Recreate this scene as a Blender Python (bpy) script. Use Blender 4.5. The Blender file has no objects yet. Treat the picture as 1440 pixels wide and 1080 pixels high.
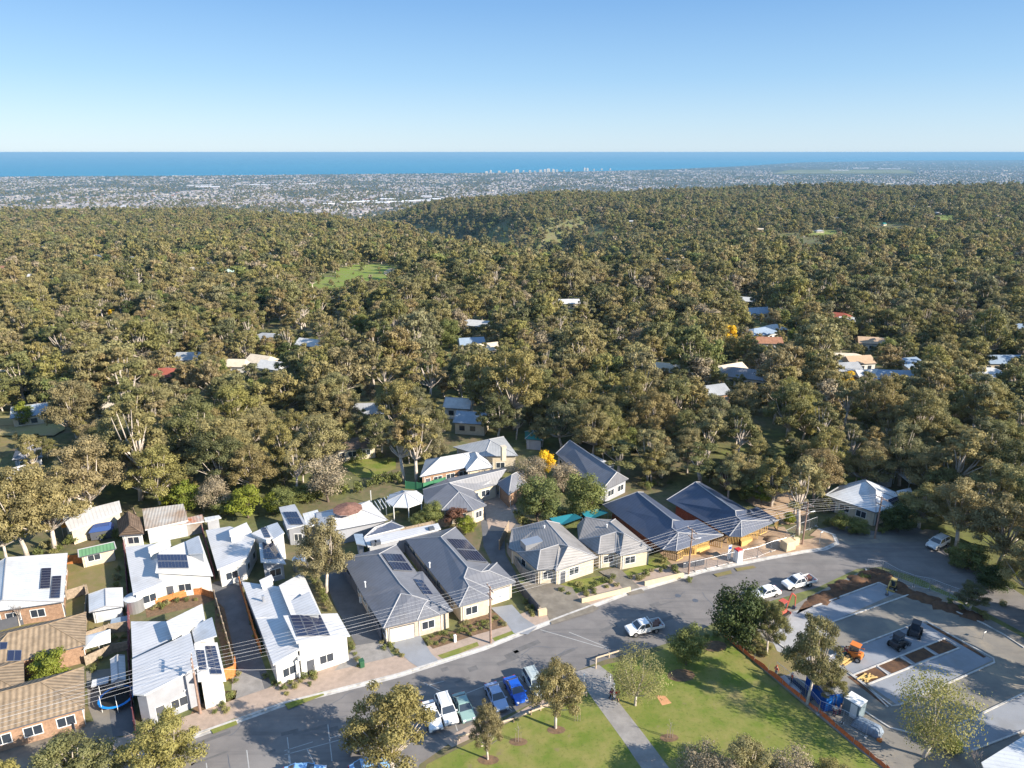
import bpy, bmesh, math, random
import numpy as np
from mathutils import Vector, Matrix, noise
from mathutils.bvhtree import BVHTree

SC = bpy.context.scene
COL = SC.collection
PI = math.pi

# ------------------------------------------------------------------ camera
CAM_H = 64.0
FPX = 1000.0                       # focal length in pixels of the 1440-wide photograph
PITCH = math.atan((540 - 214) / FPX)
cam = bpy.data.cameras.new('camera')
camo = bpy.data.objects.new('camera', cam); COL.objects.link(camo)
camo.location = (0, 0, CAM_H)
camo.rotation_euler = (PI / 2 - PITCH, 0, 0)
cam.sensor_width = 36.0
cam.lens = 36.0 * FPX / 1440.0
cam.clip_start = 1.0
cam.clip_end = 200000.0
SC.camera = camo

# ------------------------------------------------------------------ sky and sun
SUN_AZ, SUN_EL = math.radians(115.5), math.radians(27)
w = bpy.data.worlds.new('World'); SC.world = w; w.use_nodes = True
nt = w.node_tree
sky = nt.nodes.new('ShaderNodeTexSky')
sky.sky_type = 'NISHITA'; sky.sun_disc = False
sky.sun_elevation = SUN_EL; sky.sun_rotation = SUN_AZ
sky.altitude = 300; sky.air_density = 1.0; sky.dust_density = 0.3; sky.ozone_density = 2.0
# the Nishita sky, pulled towards the clear pale-to-mid blue of a winter afternoon, brightened above the view for fill light
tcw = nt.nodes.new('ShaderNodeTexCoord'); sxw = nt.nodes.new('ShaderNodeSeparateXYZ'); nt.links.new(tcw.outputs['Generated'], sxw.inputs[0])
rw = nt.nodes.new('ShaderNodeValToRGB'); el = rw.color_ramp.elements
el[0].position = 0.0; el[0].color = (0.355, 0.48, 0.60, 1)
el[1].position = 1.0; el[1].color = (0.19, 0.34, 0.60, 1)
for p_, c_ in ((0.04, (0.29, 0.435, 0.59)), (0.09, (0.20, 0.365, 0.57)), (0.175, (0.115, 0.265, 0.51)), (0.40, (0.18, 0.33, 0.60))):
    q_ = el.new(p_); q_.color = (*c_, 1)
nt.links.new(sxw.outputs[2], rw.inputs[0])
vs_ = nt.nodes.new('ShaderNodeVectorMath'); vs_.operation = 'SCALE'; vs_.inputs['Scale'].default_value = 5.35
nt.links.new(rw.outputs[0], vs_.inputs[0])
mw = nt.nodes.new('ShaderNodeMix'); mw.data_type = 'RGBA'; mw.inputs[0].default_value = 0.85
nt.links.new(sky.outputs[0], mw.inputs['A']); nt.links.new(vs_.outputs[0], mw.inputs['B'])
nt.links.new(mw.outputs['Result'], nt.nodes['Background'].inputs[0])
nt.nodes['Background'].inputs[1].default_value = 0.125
sl = bpy.data.lights.new('sun', 'SUN'); sl.energy = 4.9; sl.angle = math.radians(0.53)
sl.color = (1.0, 0.90, 0.76)
so = bpy.data.objects.new('sun', sl); COL.objects.link(so)
sd = Vector((math.sin(SUN_AZ) * math.cos(SUN_EL), math.cos(SUN_AZ) * math.cos(SUN_EL), math.sin(SUN_EL)))
so.rotation_euler = sd.to_track_quat('Z', 'Y').to_euler()
so.location = (300, -140, 300)
SC.view_settings.view_transform = 'Standard'
SC.view_settings.look = 'None'
SC.view_settings.gamma = 1.0
SC.view_settings.use_curve_mapping = False
SC.view_settings.exposure = 1.16
SC.render.engine = 'CYCLES'
SC.cycles.use_denoising = True
SC.cycles.max_bounces = 5
SC.cycles.diffuse_bounces = 3
SC.cycles.glossy_bounces = 2
SC.cycles.transmission_bounces = 2
SC.cycles.transparent_max_bounces = 8
SC.cycles.volume_bounces = 0

# ------------------------------------------------------------------ helpers
SP, CP = math.sin(PITCH), math.cos(PITCH)
def P(px, py, z=0.0):
    """point of the place at height z that the survey photograph shows at (px, py)"""
    v = py - 540; u = px - 720
    d = FPX * SP + v * CP; fw = FPX * CP - v * SP
    t = (CAM_H - z) / d
    return Vector((u * t, fw * t, z))
def to_px(x, y, z):
    h = z - CAM_H
    dep = y * CP - h * SP
    return 720 + FPX * x / dep, 540 - FPX * (y * SP + h * CP) / dep, dep

def smooth(t):
    t = max(0.0, min(1.0, t)); return t * t * (3 - 2 * t)
def interp(x, xs, ys):
    if x <= xs[0]: return ys[0]
    for i in range(1, len(xs)):
        if x <= xs[i]:
            t = (x - xs[i-1]) / (xs[i] - xs[i-1]); return ys[i-1] + (ys[i] - ys[i-1]) * t
    return ys[-1]

MATS = {}
def mat(name, rgb, rough=0.8, spec=0.3, metal=0.0, noise_amt=0.0, noise_scale=1.0, rgb2=None, bump=0.0,
        emis=None, stripes=None, coat=0.0):
    """procedural material: base colour broken up by noise, optional ribs along the face's own U or V"""
    if name in MATS: return MATS[name]
    m = bpy.data.materials.new(name); m.use_nodes = True
    n = m.node_tree.nodes; l = m.node_tree.links
    b = n['Principled BSDF']
    b.inputs['Base Color'].default_value = (*rgb, 1)
    b.inputs['Roughness'].default_value = rough
    b.inputs['Specular IOR Level'].default_value = spec
    b.inputs['Metallic'].default_value = metal
    if coat: b.inputs['Coat Weight'].default_value = coat
    col_out = None
    if noise_amt > 0 or rgb2:
        tc = n.new('ShaderNodeTexCoord'); nz = n.new('ShaderNodeTexNoise')
        nz.inputs['Scale'].default_value = noise_scale; nz.inputs['Detail'].default_value = 6
        nz.inputs['Roughness'].default_value = 0.65
        l.new(tc.outputs['Object'], nz.inputs['Vector'])
        mx = n.new('ShaderNodeMix'); mx.data_type = 'RGBA'
        c2 = rgb2 if rgb2 else tuple(c * (1 - noise_amt) for c in rgb)
        c1 = rgb if rgb2 else tuple(min(1, c * (1 + noise_amt)) for c in rgb)
        mx.inputs['A'].default_value = (*c1, 1); mx.inputs['B'].default_value = (*c2, 1)
        rp = n.new('ShaderNodeMapRange'); rp.inputs[1].default_value = 0.36; rp.inputs[2].default_value = 0.64
        l.new(nz.outputs[0], rp.inputs[0]); l.new(rp.outputs[0], mx.inputs[0])
        col_out = mx.outputs['Result']
        if bump:
            bp = n.new('ShaderNodeBump'); bp.inputs['Strength'].default_value = bump; bp.inputs['Distance'].default_value = 0.1
            l.new(nz.outputs[0], bp.inputs['Height']); l.new(bp.outputs[0], b.inputs['Normal'])
    if stripes:
        axis, period, depth, strength, dark = stripes
        uv = n.new('ShaderNodeUVMap'); sx = n.new('ShaderNodeSeparateXYZ'); l.new(uv.outputs[0], sx.inputs[0])
        ml = n.new('ShaderNodeMath'); ml.operation = 'MULTIPLY'; ml.inputs[1].default_value = 2 * PI / period
        l.new(sx.outputs[axis], ml.inputs[0])
        sn = n.new('ShaderNodeMath'); sn.operation = 'SINE'; l.new(ml.outputs[0], sn.inputs[0])
        ab = n.new('ShaderNodeMapRange'); ab.inputs[1].default_value = -1; ab.inputs[2].default_value = 1
        l.new(sn.outputs[0], ab.inputs[0])
        pw = n.new('ShaderNodeMath'); pw.operation = 'POWER'; pw.inputs[1].default_value = depth
        l.new(ab.outputs[0], pw.inputs[0])
        bp = n.new('ShaderNodeBump'); bp.inputs['Strength'].default_value = strength; bp.inputs['Distance'].default_value = 0.05
        l.new(pw.outputs[0], bp.inputs['Height']); l.new(bp.outputs[0], b.inputs['Normal'])
        if dark > 0:
            mm = n.new('ShaderNodeMix'); mm.data_type = 'RGBA'; mm.blend_type = 'MULTIPLY'
            mr = n.new('ShaderNodeMath'); mr.operation = 'MULTIPLY'; mr.inputs[1].default_value = dark
            l.new(pw.outputs[0], mr.inputs[0]); l.new(mr.outputs[0], mm.inputs[0])
            if col_out: l.new(col_out, mm.inputs['A'])
            else: mm.inputs['A'].default_value = (*rgb, 1)
            mm.inputs['B'].default_value = (0.25, 0.25, 0.25, 1)
            col_out = mm.outputs['Result']
    if col_out: l.new(col_out, b.inputs['Base Color'])
    if emis:
        b.inputs['Emission Color'].default_value = (*emis[0], 1); b.inputs['Emission Strength'].default_value = emis[1]
    MATS[name] = m
    return m

def layer(m, scale, rgb, lo, hi, amt=1.0, stretch=None, rz=0.0, detail=5):
    """a further procedural colour layer (stains, wear, dry patches) over a material"""
    n = m.node_tree.nodes; l = m.node_tree.links; b = n['Principled BSDF']; inp = b.inputs['Base Color']
    geo = n.new('ShaderNodeNewGeometry'); mp = n.new('ShaderNodeMapping'); nz = n.new('ShaderNodeTexNoise')
    l.new(geo.outputs['Position'], mp.inputs[0]); mp.inputs['Rotation'].default_value = (0, 0, rz)
    if stretch: mp.inputs['Scale'].default_value = stretch
    l.new(mp.outputs[0], nz.inputs['Vector']); nz.inputs['Scale'].default_value = scale; nz.inputs['Detail'].default_value = detail; nz.inputs['Roughness'].default_value = .6
    mr = n.new('ShaderNodeMapRange'); mr.inputs[1].default_value = lo; mr.inputs[2].default_value = hi; mr.inputs[4].default_value = amt
    l.new(nz.outputs[0], mr.inputs[0])
    mx = n.new('ShaderNodeMix'); mx.data_type = 'RGBA'; l.new(mr.outputs[0], mx.inputs[0])
    if inp.is_linked: l.new(inp.links[0].from_socket, mx.inputs['A'])
    else: mx.inputs['A'].default_value = inp.default_value
    mx.inputs['B'].default_value = (*rgb, 1); l.new(mx.outputs['Result'], inp)

def mesh_obj(name, verts, faces, material=None, parent=None, smooth_=False, mats=None, fm=None, loc=None):
    me = bpy.data.meshes.new(name)
    me.from_pydata([tuple(v) for v in verts], [], faces)
    for m in (mats or ([material] if material else [])): me.materials.append(m)
    if fm:
        me.polygons.foreach_set('material_index', fm)
    if smooth_: me.polygons.foreach_set('use_smooth', [True] * len(me.polygons))
    me.update()
    o = bpy.data.objects.new(name, me); COL.objects.link(o)
    if parent: o.parent = parent
    if loc is not None: o.location = loc
    return o
def tag(o, label, cat, group=None):
    o['label'] = label; o['category'] = cat
    if group: o['group'] = group
    return o
def struct(o, kind='structure'):
    o['kind'] = kind; return o
def empty(name, loc, label, cat, rz=0.0, group=None, scale=None):
    o = bpy.data.objects.new(name, None); COL.objects.link(o)
    o.location = loc; o.rotation_euler = (0, 0, rz); o.empty_display_size = 0.5
    if scale: o.scale = (scale,) * 3 if not isinstance(scale, tuple) else scale
    return tag(o, label, cat, group)

class MB:
    """collects simple solids into ONE mesh"""
    def __init__(s): s.v = []; s.f = []; s.m = []
    def add(s, vs, fs, mi=0):
        b = len(s.v); s.v += [Vector(v) for v in vs]; s.f += [[i + b for i in f] for f in fs]; s.m += [mi] * len(fs); return s
    def box(s, c, d, rz=0, mi=0, taper=1.0, tilt=None):
        x, y, z = d[0] / 2, d[1] / 2, d[2] / 2
        R = Matrix.Rotation(rz, 3, 'Z')
        if tilt: R = R @ Matrix.Rotation(tilt[1], 3, tilt[0])
        vs = []
        for k, (a, b2, e) in enumerate([(-1,-1,-1),(1,-1,-1),(1,1,-1),(-1,1,-1),(-1,-1,1),(1,-1,1),(1,1,1),(-1,1,1)]):
            t = taper if e > 0 else 1
            vs.append(Vector(c) + R @ Vector((a * x * t, b2 * y * t, e * z)))
        return s.add(vs, [(0,3,2,1),(4,5,6,7),(0,1,5,4),(1,2,6,5),(2,3,7,6),(3,0,4,7)], mi)
    def prism(s, poly, z0, z1, mi=0):
        n = len(poly)
        a = sum(poly[i][0] * poly[(i+1) % n][1] - poly[(i+1) % n][0] * poly[i][1] for i in range(n))
        if a < 0: poly = poly[::-1]
        z1s = z1 if isinstance(z1, (list, tuple)) else [z1] * n
        vs = [(p[0], p[1], z0) for p in poly] + [(p[0], p[1], z1s[i]) for i, p in enumerate(poly)]
        fs = [tuple(range(n - 1, -1, -1)), tuple(range(n, 2 * n))] + [(i, (i+1) % n, n + (i+1) % n, n + i) for i in range(n)]
        return s.add(vs, fs, mi)
    def tube(s, pts, rad, n=6, mi=0, cap=True):
        pts = [Vector(p) for p in pts]
        rr = rad if isinstance(rad, (list, tuple)) else [rad] * len(pts)
        vs = []; fs = []
        for i, p in enumerate(pts):
            d = (pts[min(i+1, len(pts)-1)] - pts[max(i-1, 0)]).normalized()
            a = d.orthogonal().normalized() if abs(d.z) > 0.9 else d.cross(Vector((0,0,1))).normalized()
            b = d.cross(a)
            for k in range(n):
                t = 2 * PI * k / n
                vs.append(p + (a * math.cos(t) + b * math.sin(t)) * rr[i])
        for i in range(len(pts) - 1):
            for k in range(n):
                k2 = (k + 1) % n
                fs.append((i*n + k, i*n + k2, (i+1)*n + k2, (i+1)*n + k))
        if cap:
            fs.append(tuple(range(n - 1, -1, -1))); fs.append(tuple(range((len(pts)-1)*n, len(pts)*n)))
        return s.add(vs, fs, mi)
    def build(s, name, mats, parent=None, smooth_=False, loc=None):
        ml = mats if isinstance(mats, list) else [mats]
        return mesh_obj(name, s.v, s.f, None, parent, smooth_, ml, s.m, loc)

# ------------------------------------------------------------------ terrain
SEA_Z = -256.0
GULLY = [((120, 600), 6, 50), ((80, 850), 36, 72), ((25, 1110), 84, 84), ((-50, 1400), 135, 108), ((-330, 1900), 110, 150), ((-780, 2700), 70, 220)]
def seg_d(px, py, a, b):
    ax, ay = a; bx, by = b
    t = ((px-ax)*(bx-ax) + (py-ay)*(by-ay)) / ((bx-ax)**2 + (by-ay)**2)
    t = max(0, min(1, t)); return math.hypot(px - ax - t*(bx-ax), py - ay - t*(by-ay)), t
def terrain(x, y):
    if y < 170 and abs(x) < 250: k0 = 0.0
    else: k0 = 1.0
    r = y + 0.25 * abs(x)
    z = interp(r, [190, 330, 500, 800, 1200, 1900, 2500], [0, -11, -24, -44, -62, -80, -92])
    far = smooth((r - 500) / 1500)
    z += far * max(-16, min(34, 0.026 * x + 4))
    g = 0.0
    for i in range(len(GULLY) - 1):
        (a, da, wa), (b, db, wb) = GULLY[i], GULLY[i+1]
        d, t = seg_d(x, y, a, b)
        dep = da + (db - da) * t; wd = wa + (wb - wa) * t
        g = max(g, dep * math.exp(-(d / wd) ** 2 * 0.9))
    z -= g
    # a side gully off the right flank
    d, t = seg_d(x, y, (25, 1110), (330, 1260)); z -= (34 - 30 * t) * math.exp(-(d / 52) ** 2)
    d, t = seg_d(x, y, (-50, 1370), (190, 1640)); z -= (150 - 100 * t) * math.exp(-(d / 72) ** 2)
    amp = smooth((r - 230) / 500)
    if amp > 0:
        z += amp * (15 * noise.noise(Vector((x / 300, y / 300, 3.1))) + 4.5 * noise.noise(Vector((x / 90, y / 90, 7.7))))
    # edge of the hills, dropping to the coastal plain
    edge = interp(x, [-2600, -1500, -700, -150, 500, 1200, 2200, 3600], [1900, 1950, 2050, 2300, 2500, 2450, 2550, 2700])
    plain = interp(y, [2600, 5000, 9000], [-205, -243, SEA_Z + 3])
    q = smooth((y - edge) / 900)
    z = z * (1 - q) + plain * q
    return z

def build_terrain():
    ys = [-260, -120, 0] + list(range(40, 200, 20)) + list(range(200, 3600, 25)) + [3700, 3900, 4200, 4600, 5200, 6000, 7000, 8500, 10000]
    V = []; F = []
    n = 170
    for y in ys:
        half = 330 + max(0, y) * 1.25
        for i in range(n + 1):
            x = -half + 2 * half * i / n
            V.append((x, y, terrain(x, y) if y < 3700 else interp(y, [2600, 5000, 9000], [-205, -243, SEA_Z + 3])))
    for j in range(len(ys) - 1):
        for i in range(n):
            a = j * (n + 1) + i
            F.append((a, a + 1, a + n + 2, a + n + 1))
    # the plain's edge: the coastline as seen from the hills
    coast = [(-14000, 9200), (-9000, 9700), (-4500, 10600), (0, 12100), (1500, 13000), (3200, 14600), (6000, 18500), (9500, 24500), (16000, 30000), (30000, 34000)]
    b = len(V)
    row0 = (len(ys) - 1) * (n + 1)
    xs = [V[row0 + i][0] for i in range(n + 1)]
    for i in range(n + 1):
        t = i / n
        # walk the coast
        k = t * (len(coast) - 1); j = min(int(k), len(coast) - 2); u = k - j
        V.append((coast[j][0] + (coast[j+1][0] - coast[j][0]) * u, coast[j][1] + (coast[j+1][1] - coast[j][1]) * u, SEA_Z + 2))
    for i in range(n):
        F.append((row0 + i, row0 + i + 1, b + i + 1, b + i))
    c = len(V)
    for i in range(n + 1):
        V.append((V[b + i][0] - 120, V[b + i][1] + 160, SEA_Z - 3))
    for i in range(n):
        F.append((b + i, b + i + 1, c + i + 1, c + i))
    o = mesh_obj('ground', V, F, ground_mat(), smooth_=True)
    struct(o)
    return o

def ground_mat():
    m = bpy.data.materials.new('ground'); m.use_nodes = True
    n = m.node_tree.nodes; l = m.node_tree.links; b = n['Principled BSDF']
    b.inputs['Roughness'].default_value = 0.95; b.inputs['Specular IOR Level'].default_value = 0.1
    geo = n.new('ShaderNodeNewGeometry'); sep = n.new('ShaderNodeSeparateXYZ'); l.new(geo.outputs['Position'], sep.inputs[0])
    def nz(scale, det=6):
        q = n.new('ShaderNodeTexNoise'); q.inputs['Scale'].default_value = scale; q.inputs['Detail'].default_value = det
        q.inputs['Roughness'].default_value = 0.65
        l.new(geo.outputs['Position'], q.inputs['Vector']); return q
    def mix(a, bb, fac):
        x = n.new('ShaderNodeMix'); x.data_type = 'RGBA'
        for s_, v in (('A', a), ('B', bb)):
            if isinstance(v, tuple): x.inputs[s_].default_value = (*v, 1)
            else: l.new(v, x.inputs[s_])
        l.new(fac, x.inputs[0]); return x.outputs['Result']
    def rng(src, a, bb):
        r = n.new('ShaderNodeMapRange'); r.inputs[1].default_value = a; r.inputs[2].default_value = bb; l.new(src, r.inputs[0]); return r.outputs[0]
    # woodland floor: leaf litter and grass
    wood = mix((0.17, 0.135, 0.085), (0.16, 0.18, 0.06), rng(nz(0.05).outputs[0], 0.42, 0.6))
    wood = mix(wood, (0.10, 0.11, 0.05), rng(nz(0.6).outputs[0], 0.4, 0.65))
    # coastal plain: suburbs, small blocks of roofs, roads and trees
    v1 = n.new('ShaderNodeTexVoronoi'); v1.inputs['Scale'].default_value = 1 / 45.0; l.new(geo.outputs['Position'], v1.inputs['Vector'])
    sv = n.new('ShaderNodeSeparateColor'); l.new(v1.outputs['Color'], sv.inputs[0])
    plain = mix((0.05, 0.07, 0.05), (0.13, 0.13, 0.13), rng(sv.outputs[0], 0.45, 0.55))
    plain = mix(plain, (0.05, 0.06, 0.04), rng(nz(0.004, 8).outputs[0], 0.50, 0.62))
    col = mix(wood, plain, rng(sep.outputs[1], 2900, 3300))
    l.new(col, b.inputs['Base Color'])
    return m

# ------------------------------------------------------------------ foliage
def leaf_mat(name, cols, trans=0.35):
    m = bpy.data.materials.new(name); m.use_nodes = True
    n = m.node_tree.nodes; l = m.node_tree.links
    b = n['Principled BSDF']; b.inputs['Roughness'].default_value = 0.62; b.inputs['Specular IOR Level'].default_value = 0.25
    oi = n.new('ShaderNodeObjectInfo'); at = n.new('ShaderNodeAttribute'); at.attribute_name = 'tint'
    rp = n.new('ShaderNodeValToRGB'); e = rp.color_ramp.elements
    e[0].color = (*cols[0], 1); e[1].color = (*cols[-1], 1)
    for i, c in enumerate(cols[1:-1]):
        q = e.new((i + 1) / (len(cols) - 1)); q.color = (*c, 1)
    l.new(oi.outputs['Random'], rp.inputs[0])
    mp = n.new('ShaderNodeMapRange'); mp.inputs[3].default_value = 0.75; mp.inputs[4].default_value = 1.7
    l.new(at.outputs['Fac'], mp.inputs[0])
    vm = n.new('ShaderNodeVectorMath'); vm.operation = 'SCALE'
    l.new(rp.outputs[0], vm.inputs[0]); l.new(mp.outputs[0], vm.inputs['Scale'])
    l.new(vm.outputs[0], b.inputs['Base Color'])
    tr = n.new('ShaderNodeBsdfTranslucent'); l.new(vm.outputs[0], tr.inputs[0])
    ms = n.new('ShaderNodeMixShader'); ms.inputs[0].default_value = trans
    l.new(b.outputs[0], ms.inputs[1]); l.new(tr.outputs[0], ms.inputs[2])
    l.new(ms.outputs[0], n['Material Output'].inputs['Surface'])
    return m

def leaf_mesh(name, centers, normals, sizes, tint, material, aspect=0.6):
    """many small leaf-clump quads as one mesh"""
    N = len(centers)
    rs = np.random.RandomState(N)
    t = rs.normal(size=(N, 3)); t -= (t * normals).sum(1)[:, None] * normals
    t /= np.linalg.norm(t, axis=1)[:, None] + 1e-9
    b = np.cross(normals, t)
    s = sizes[:, None]
    v = np.empty((N, 4, 3))
    v[:, 0] = centers - t * s; v[:, 1] = centers - b * s * aspect
    v[:, 2] = centers + t * s; v[:, 3] = centers + b * s * aspect
    me = bpy.data.meshes.new(name)
    me.vertices.add(4 * N); me.vertices.foreach_set('co', v.reshape(-1))
    me.loops.add(4 * N); me.loops.foreach_set('vertex_index', np.arange(4 * N))
    me.polygons.add(N); me.polygons.foreach_set('loop_start', np.arange(N) * 4)
    try: me.polygons.foreach_set('loop_total', np.full(N, 4))
    except Exception: pass
    a = me.attributes.new('tint', 'FLOAT', 'FACE'); a.data.foreach_set('value', tint.astype(np.float32))
    me.materials.append(material); me.update(calc_edges=True)
    return me

def tree_parts(seed, h=14.0, r=6.0, cb=0.45, ncl=12, nleaf=5000, leaf=0.34, cr=(1.5, 2.6), style='gum', lm=None, bm=None, limbs=True, flat=0.72):
    """one tree: a tapered trunk with limbs, and a crown of leaf clumps with gaps between them"""
    rng = random.Random(seed); rs = np.random.RandomState(seed)
    cl = []
    for i in range(ncl):
        for _ in range(30):
            if style == 'conifer':
                q = (i + 0.5) / ncl; z = h * (cb + (0.98 - cb) * q); rad = r * (1 - q) ** 0.8 * rng.uniform(0.3, 0.8)
                a = rng.uniform(0, 2 * PI); c = Vector((rad * math.cos(a), rad * math.sin(a), z)); R = r * (0.62 - 0.4 * q)
            else:
                a = rng.uniform(0, 2 * PI); q = math.sqrt(rng.random())
                zz = rng.uniform(0, 1)
                if style == 'gum': rad = r * 0.84 * q * (0.55 + 0.45 * math.sin(PI * min(1, zz + 0.25))); 
                else: rad = r * 0.62 * q * math.sqrt(max(0.1, 1 - (zz * 1.6 - 0.8) ** 2))
                R = rng.uniform(*cr) * r / 6.0
                z = h * cb + R * 0.5 + (h * (1 - cb) - R * 1.3) * zz * (1 - 0.35 * (rad / r) ** 2)
                c = Vector((rad * math.cos(a), rad * math.sin(a), z))
            if all((c - o).length > 0.55 * (R + Ro) for o, Ro in cl) or _ == 29:
                break
        cl.append((c, R))
    # leaves
    w_ = np.array([R ** 2 for _, R in cl]); w_ /= w_.sum()
    idx = rs.choice(len(cl), nleaf, p=w_)
    C = np.array([tuple(c) for c, _ in cl])[idx]; RR = np.array([R for _, R in cl])[idx]
    d = rs.normal(size=(nleaf, 3)); d /= np.linalg.norm(d, axis=1)[:, None]
    # lumpy sub-surface: fewer leaves low down, uneven edge
    lump = 1 + 0.22 * np.sin(d[:, 0] * 5 + idx) * np.cos(d[:, 1] * 4.3 + idx * 2) + 0.12 * np.sin(d[:, 2] * 9 + idx * 1.7)
    rad = RR * lump * (rs.random_sample(nleaf) ** 0.38)
    pos = C + d * rad[:, None] * np.array([1, 1, flat])
    nor = d * 1.3 + rs.normal(size=(nleaf, 3)) * 0.5 + np.array([0, 0, 0.2]); nor /= np.linalg.norm(nor, axis=1)[:, None]
    clt = rs.random_sample(len(cl))[idx]
    tint = np.clip(0.5 * rs.random_sample(nleaf) + 0.5 * clt, 0, 1)
    sz = leaf * rs.uniform(0.6, 1.35, nleaf)
    crown = leaf_mesh('crown', pos, nor, sz, tint, lm)
    # trunk and limbs
    mb = MB()
    lean = Vector((rng.uniform(-.6, .6), rng.uniform(-.6, .6), 0))
    fork = Vector((lean.x, lean.y, h * cb * 0.75))
    tr = 0.022 * h
    top = max((c for c, _ in cl), key=lambda c: c.z)
    mb.tube([(0, 0, -0.6), (lean.x * .3, lean.y * .3, fork.z * .4), fork], [tr * 1.25, tr, tr * .8], 7)
    if limbs:
        for c, R in cl:
            mid = fork.lerp(c, 0.5) + Vector((rng.uniform(-.4, .4), rng.uniform(-.4, .4), -0.10 * (c - fork).length * rng.random()))
            st = fork.copy()
            if style == 'conifer': st = Vector((0, 0, c.z - 0.6)); mid = st.lerp(c, .5)
            mb.tube([st, mid, c], [tr * .5, tr * .3, tr * .1], 5, cap=False)
    if style == 'conifer': mb.tube([fork, (0, 0, h * .9)], [tr * .8, tr * .15], 6)
    tme = bpy.data.meshes.new('trunk'); tme.from_pydata([tuple(v) for v in mb.v], [], mb.f); tme.materials.append(bm)
    tme.polygons.foreach_set('use_smooth', [True] * len(tme.polygons)); tme.update()
    return tme, crown
# ------------------------------------------------------------------ ground, sea
build_terrain()

def sea():
    m = bpy.data.materials.new('sea'); m.use_nodes = True
    n = m.node_tree.nodes; l = m.node_tree.links; b = n['Principled BSDF']
    b.inputs['Base Color'].default_value = (0.022, 0.20, 0.46, 1); b.inputs['Roughness'].default_value = 0.6
    b.inputs['Specular IOR Level'].default_value = 0.12
    geo = n.new('ShaderNodeNewGeometry'); mp = n.new('ShaderNodeMapping'); mp.inputs['Scale'].default_value = (0.0001, 0.0006, 1)
    l.new(geo.outputs['Position'], mp.inputs[0])
    q = n.new('ShaderNodeTexNoise'); q.inputs['Scale'].default_value = 1.0; q.inputs['Detail'].default_value = 5
    l.new(mp.outputs[0], q.inputs['Vector'])
    mx = n.new('ShaderNodeMix'); mx.data_type = 'RGBA'
    mx.inputs['A'].default_value = (0.012, 0.13, 0.235, 1); mx.inputs['B'].default_value = (0.028, 0.235, 0.36, 1)  # stretched bands vary the water tone and paint its glint
    l.new(q.outputs[0], mx.inputs[0]); l.new(mx.outputs['Result'], b.inputs['Base Color'])
    R = 95000
    o = mesh_obj('sea', [(-R, 6000, SEA_Z), (R, 6000, SEA_Z), (R, R, SEA_Z), (-R, R, SEA_Z)], [(0, 1, 2, 3)], m)
    struct(o)
sea()

# ------------------------------------------------------------------ tree kit
GUM = leaf_mat('gum_foliage', [(0.231, 0.194, 0.071), (0.156, 0.150, 0.057), (0.254, 0.210, 0.093), (0.219, 0.200, 0.091), (0.125, 0.135, 0.048), (0.250, 0.200, 0.104), (0.226, 0.210, 0.067), (0.221, 0.168, 0.079), (0.202, 0.190, 0.100), (0.097, 0.103, 0.044), (0.263, 0.237, 0.078)])
GREEN = leaf_mat('green_foliage', [(0.145, 0.160, 0.052), (0.17, 0.185, 0.055), (0.12, 0.140, 0.050)])
DARKF = leaf_mat('dark_foliage', [(0.055, 0.075, 0.024), (0.07, 0.09, 0.03)])
LIME = leaf_mat('lime_foliage', [(0.20, 0.22, 0.03), (0.16, 0.19, 0.03)])
TANF = leaf_mat('dry_foliage', [(0.26, 0.215, 0.14), (0.23, 0.185, 0.12)], 0.15)
YELF = leaf_mat('yellow_blossom', [(0.62, 0.44, 0.02), (0.58, 0.38, 0.02)])
WILF = leaf_mat('sparse_olive_foliage', [(0.24, 0.23, 0.08), (0.23, 0.21, 0.10)])
REDF = leaf_mat('russet_foliage', [(0.16, 0.08, 0.05), (0.12, 0.075, 0.05)])
BARK = mat('bark', (0.46, 0.40, 0.34), 0.9, 0.1, noise_amt=0.35, noise_scale=0.9)
BARKD = mat('dark_bark', (0.13, 0.10, 0.08), 0.9, 0.1, noise_amt=0.3, noise_scale=1.2)
TWIG = mat('grey_twigs', (0.26, 0.22, 0.20), 0.9, 0.1)

KIT = {}
def kit(key, n, **kw):
    KIT[key] = [tree_parts(hash_seed(key) + i, **kw) for i in range(n)]
def hash_seed(s): return sum(ord(c) * (i + 3) for i, c in enumerate(s)) % 9973
kit('gum', 8, h=14, r=6.2, cb=0.34, ncl=40, nleaf=19000, leaf=0.15, cr=(0.75, 1.75), style='gum', lm=GUM, bm=BARK, flat=.64)
kit('gum_mid', 9, h=14, r=6.2, cb=0.30, ncl=34, nleaf=4800, leaf=0.30, cr=(0.75, 1.8), style='gum', lm=GUM, bm=BARK, flat=.64)
kit('open', 4, h=15, r=5.0, cb=0.46, ncl=17, nleaf=5200, leaf=0.20, cr=(0.8, 1.6), style='gum', lm=GUM, bm=BARK, flat=.6)
kit('green', 3, h=10, r=4.8, cb=0.15, ncl=18, nleaf=9000, leaf=0.17, cr=(1.7, 2.6), style='round', lm=GREEN, bm=BARKD)
kit('dark', 3, h=10, r=5.0, cb=0.12, ncl=18, nleaf=9000, leaf=0.18, cr=(1.8, 2.7), style='round', lm=DARKF, bm=BARKD)
kit('lime', 2, h=8, r=4.0, cb=0.2, ncl=11, nleaf=5200, leaf=0.18, cr=(1.4, 2.4), style='round', lm=LIME, bm=BARKD)
kit('dry', 2, h=9, r=5.0, cb=0.2, ncl=14, nleaf=6500, leaf=0.13, cr=(1.5, 2.6), style='round', lm=TANF, bm=BARKD)
kit('yellow', 2, h=8, r=3.8, cb=0.2, ncl=10, nleaf=3000, leaf=0.26, cr=(1.7, 2.5), style='round', lm=YELF, bm=BARKD)
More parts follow.
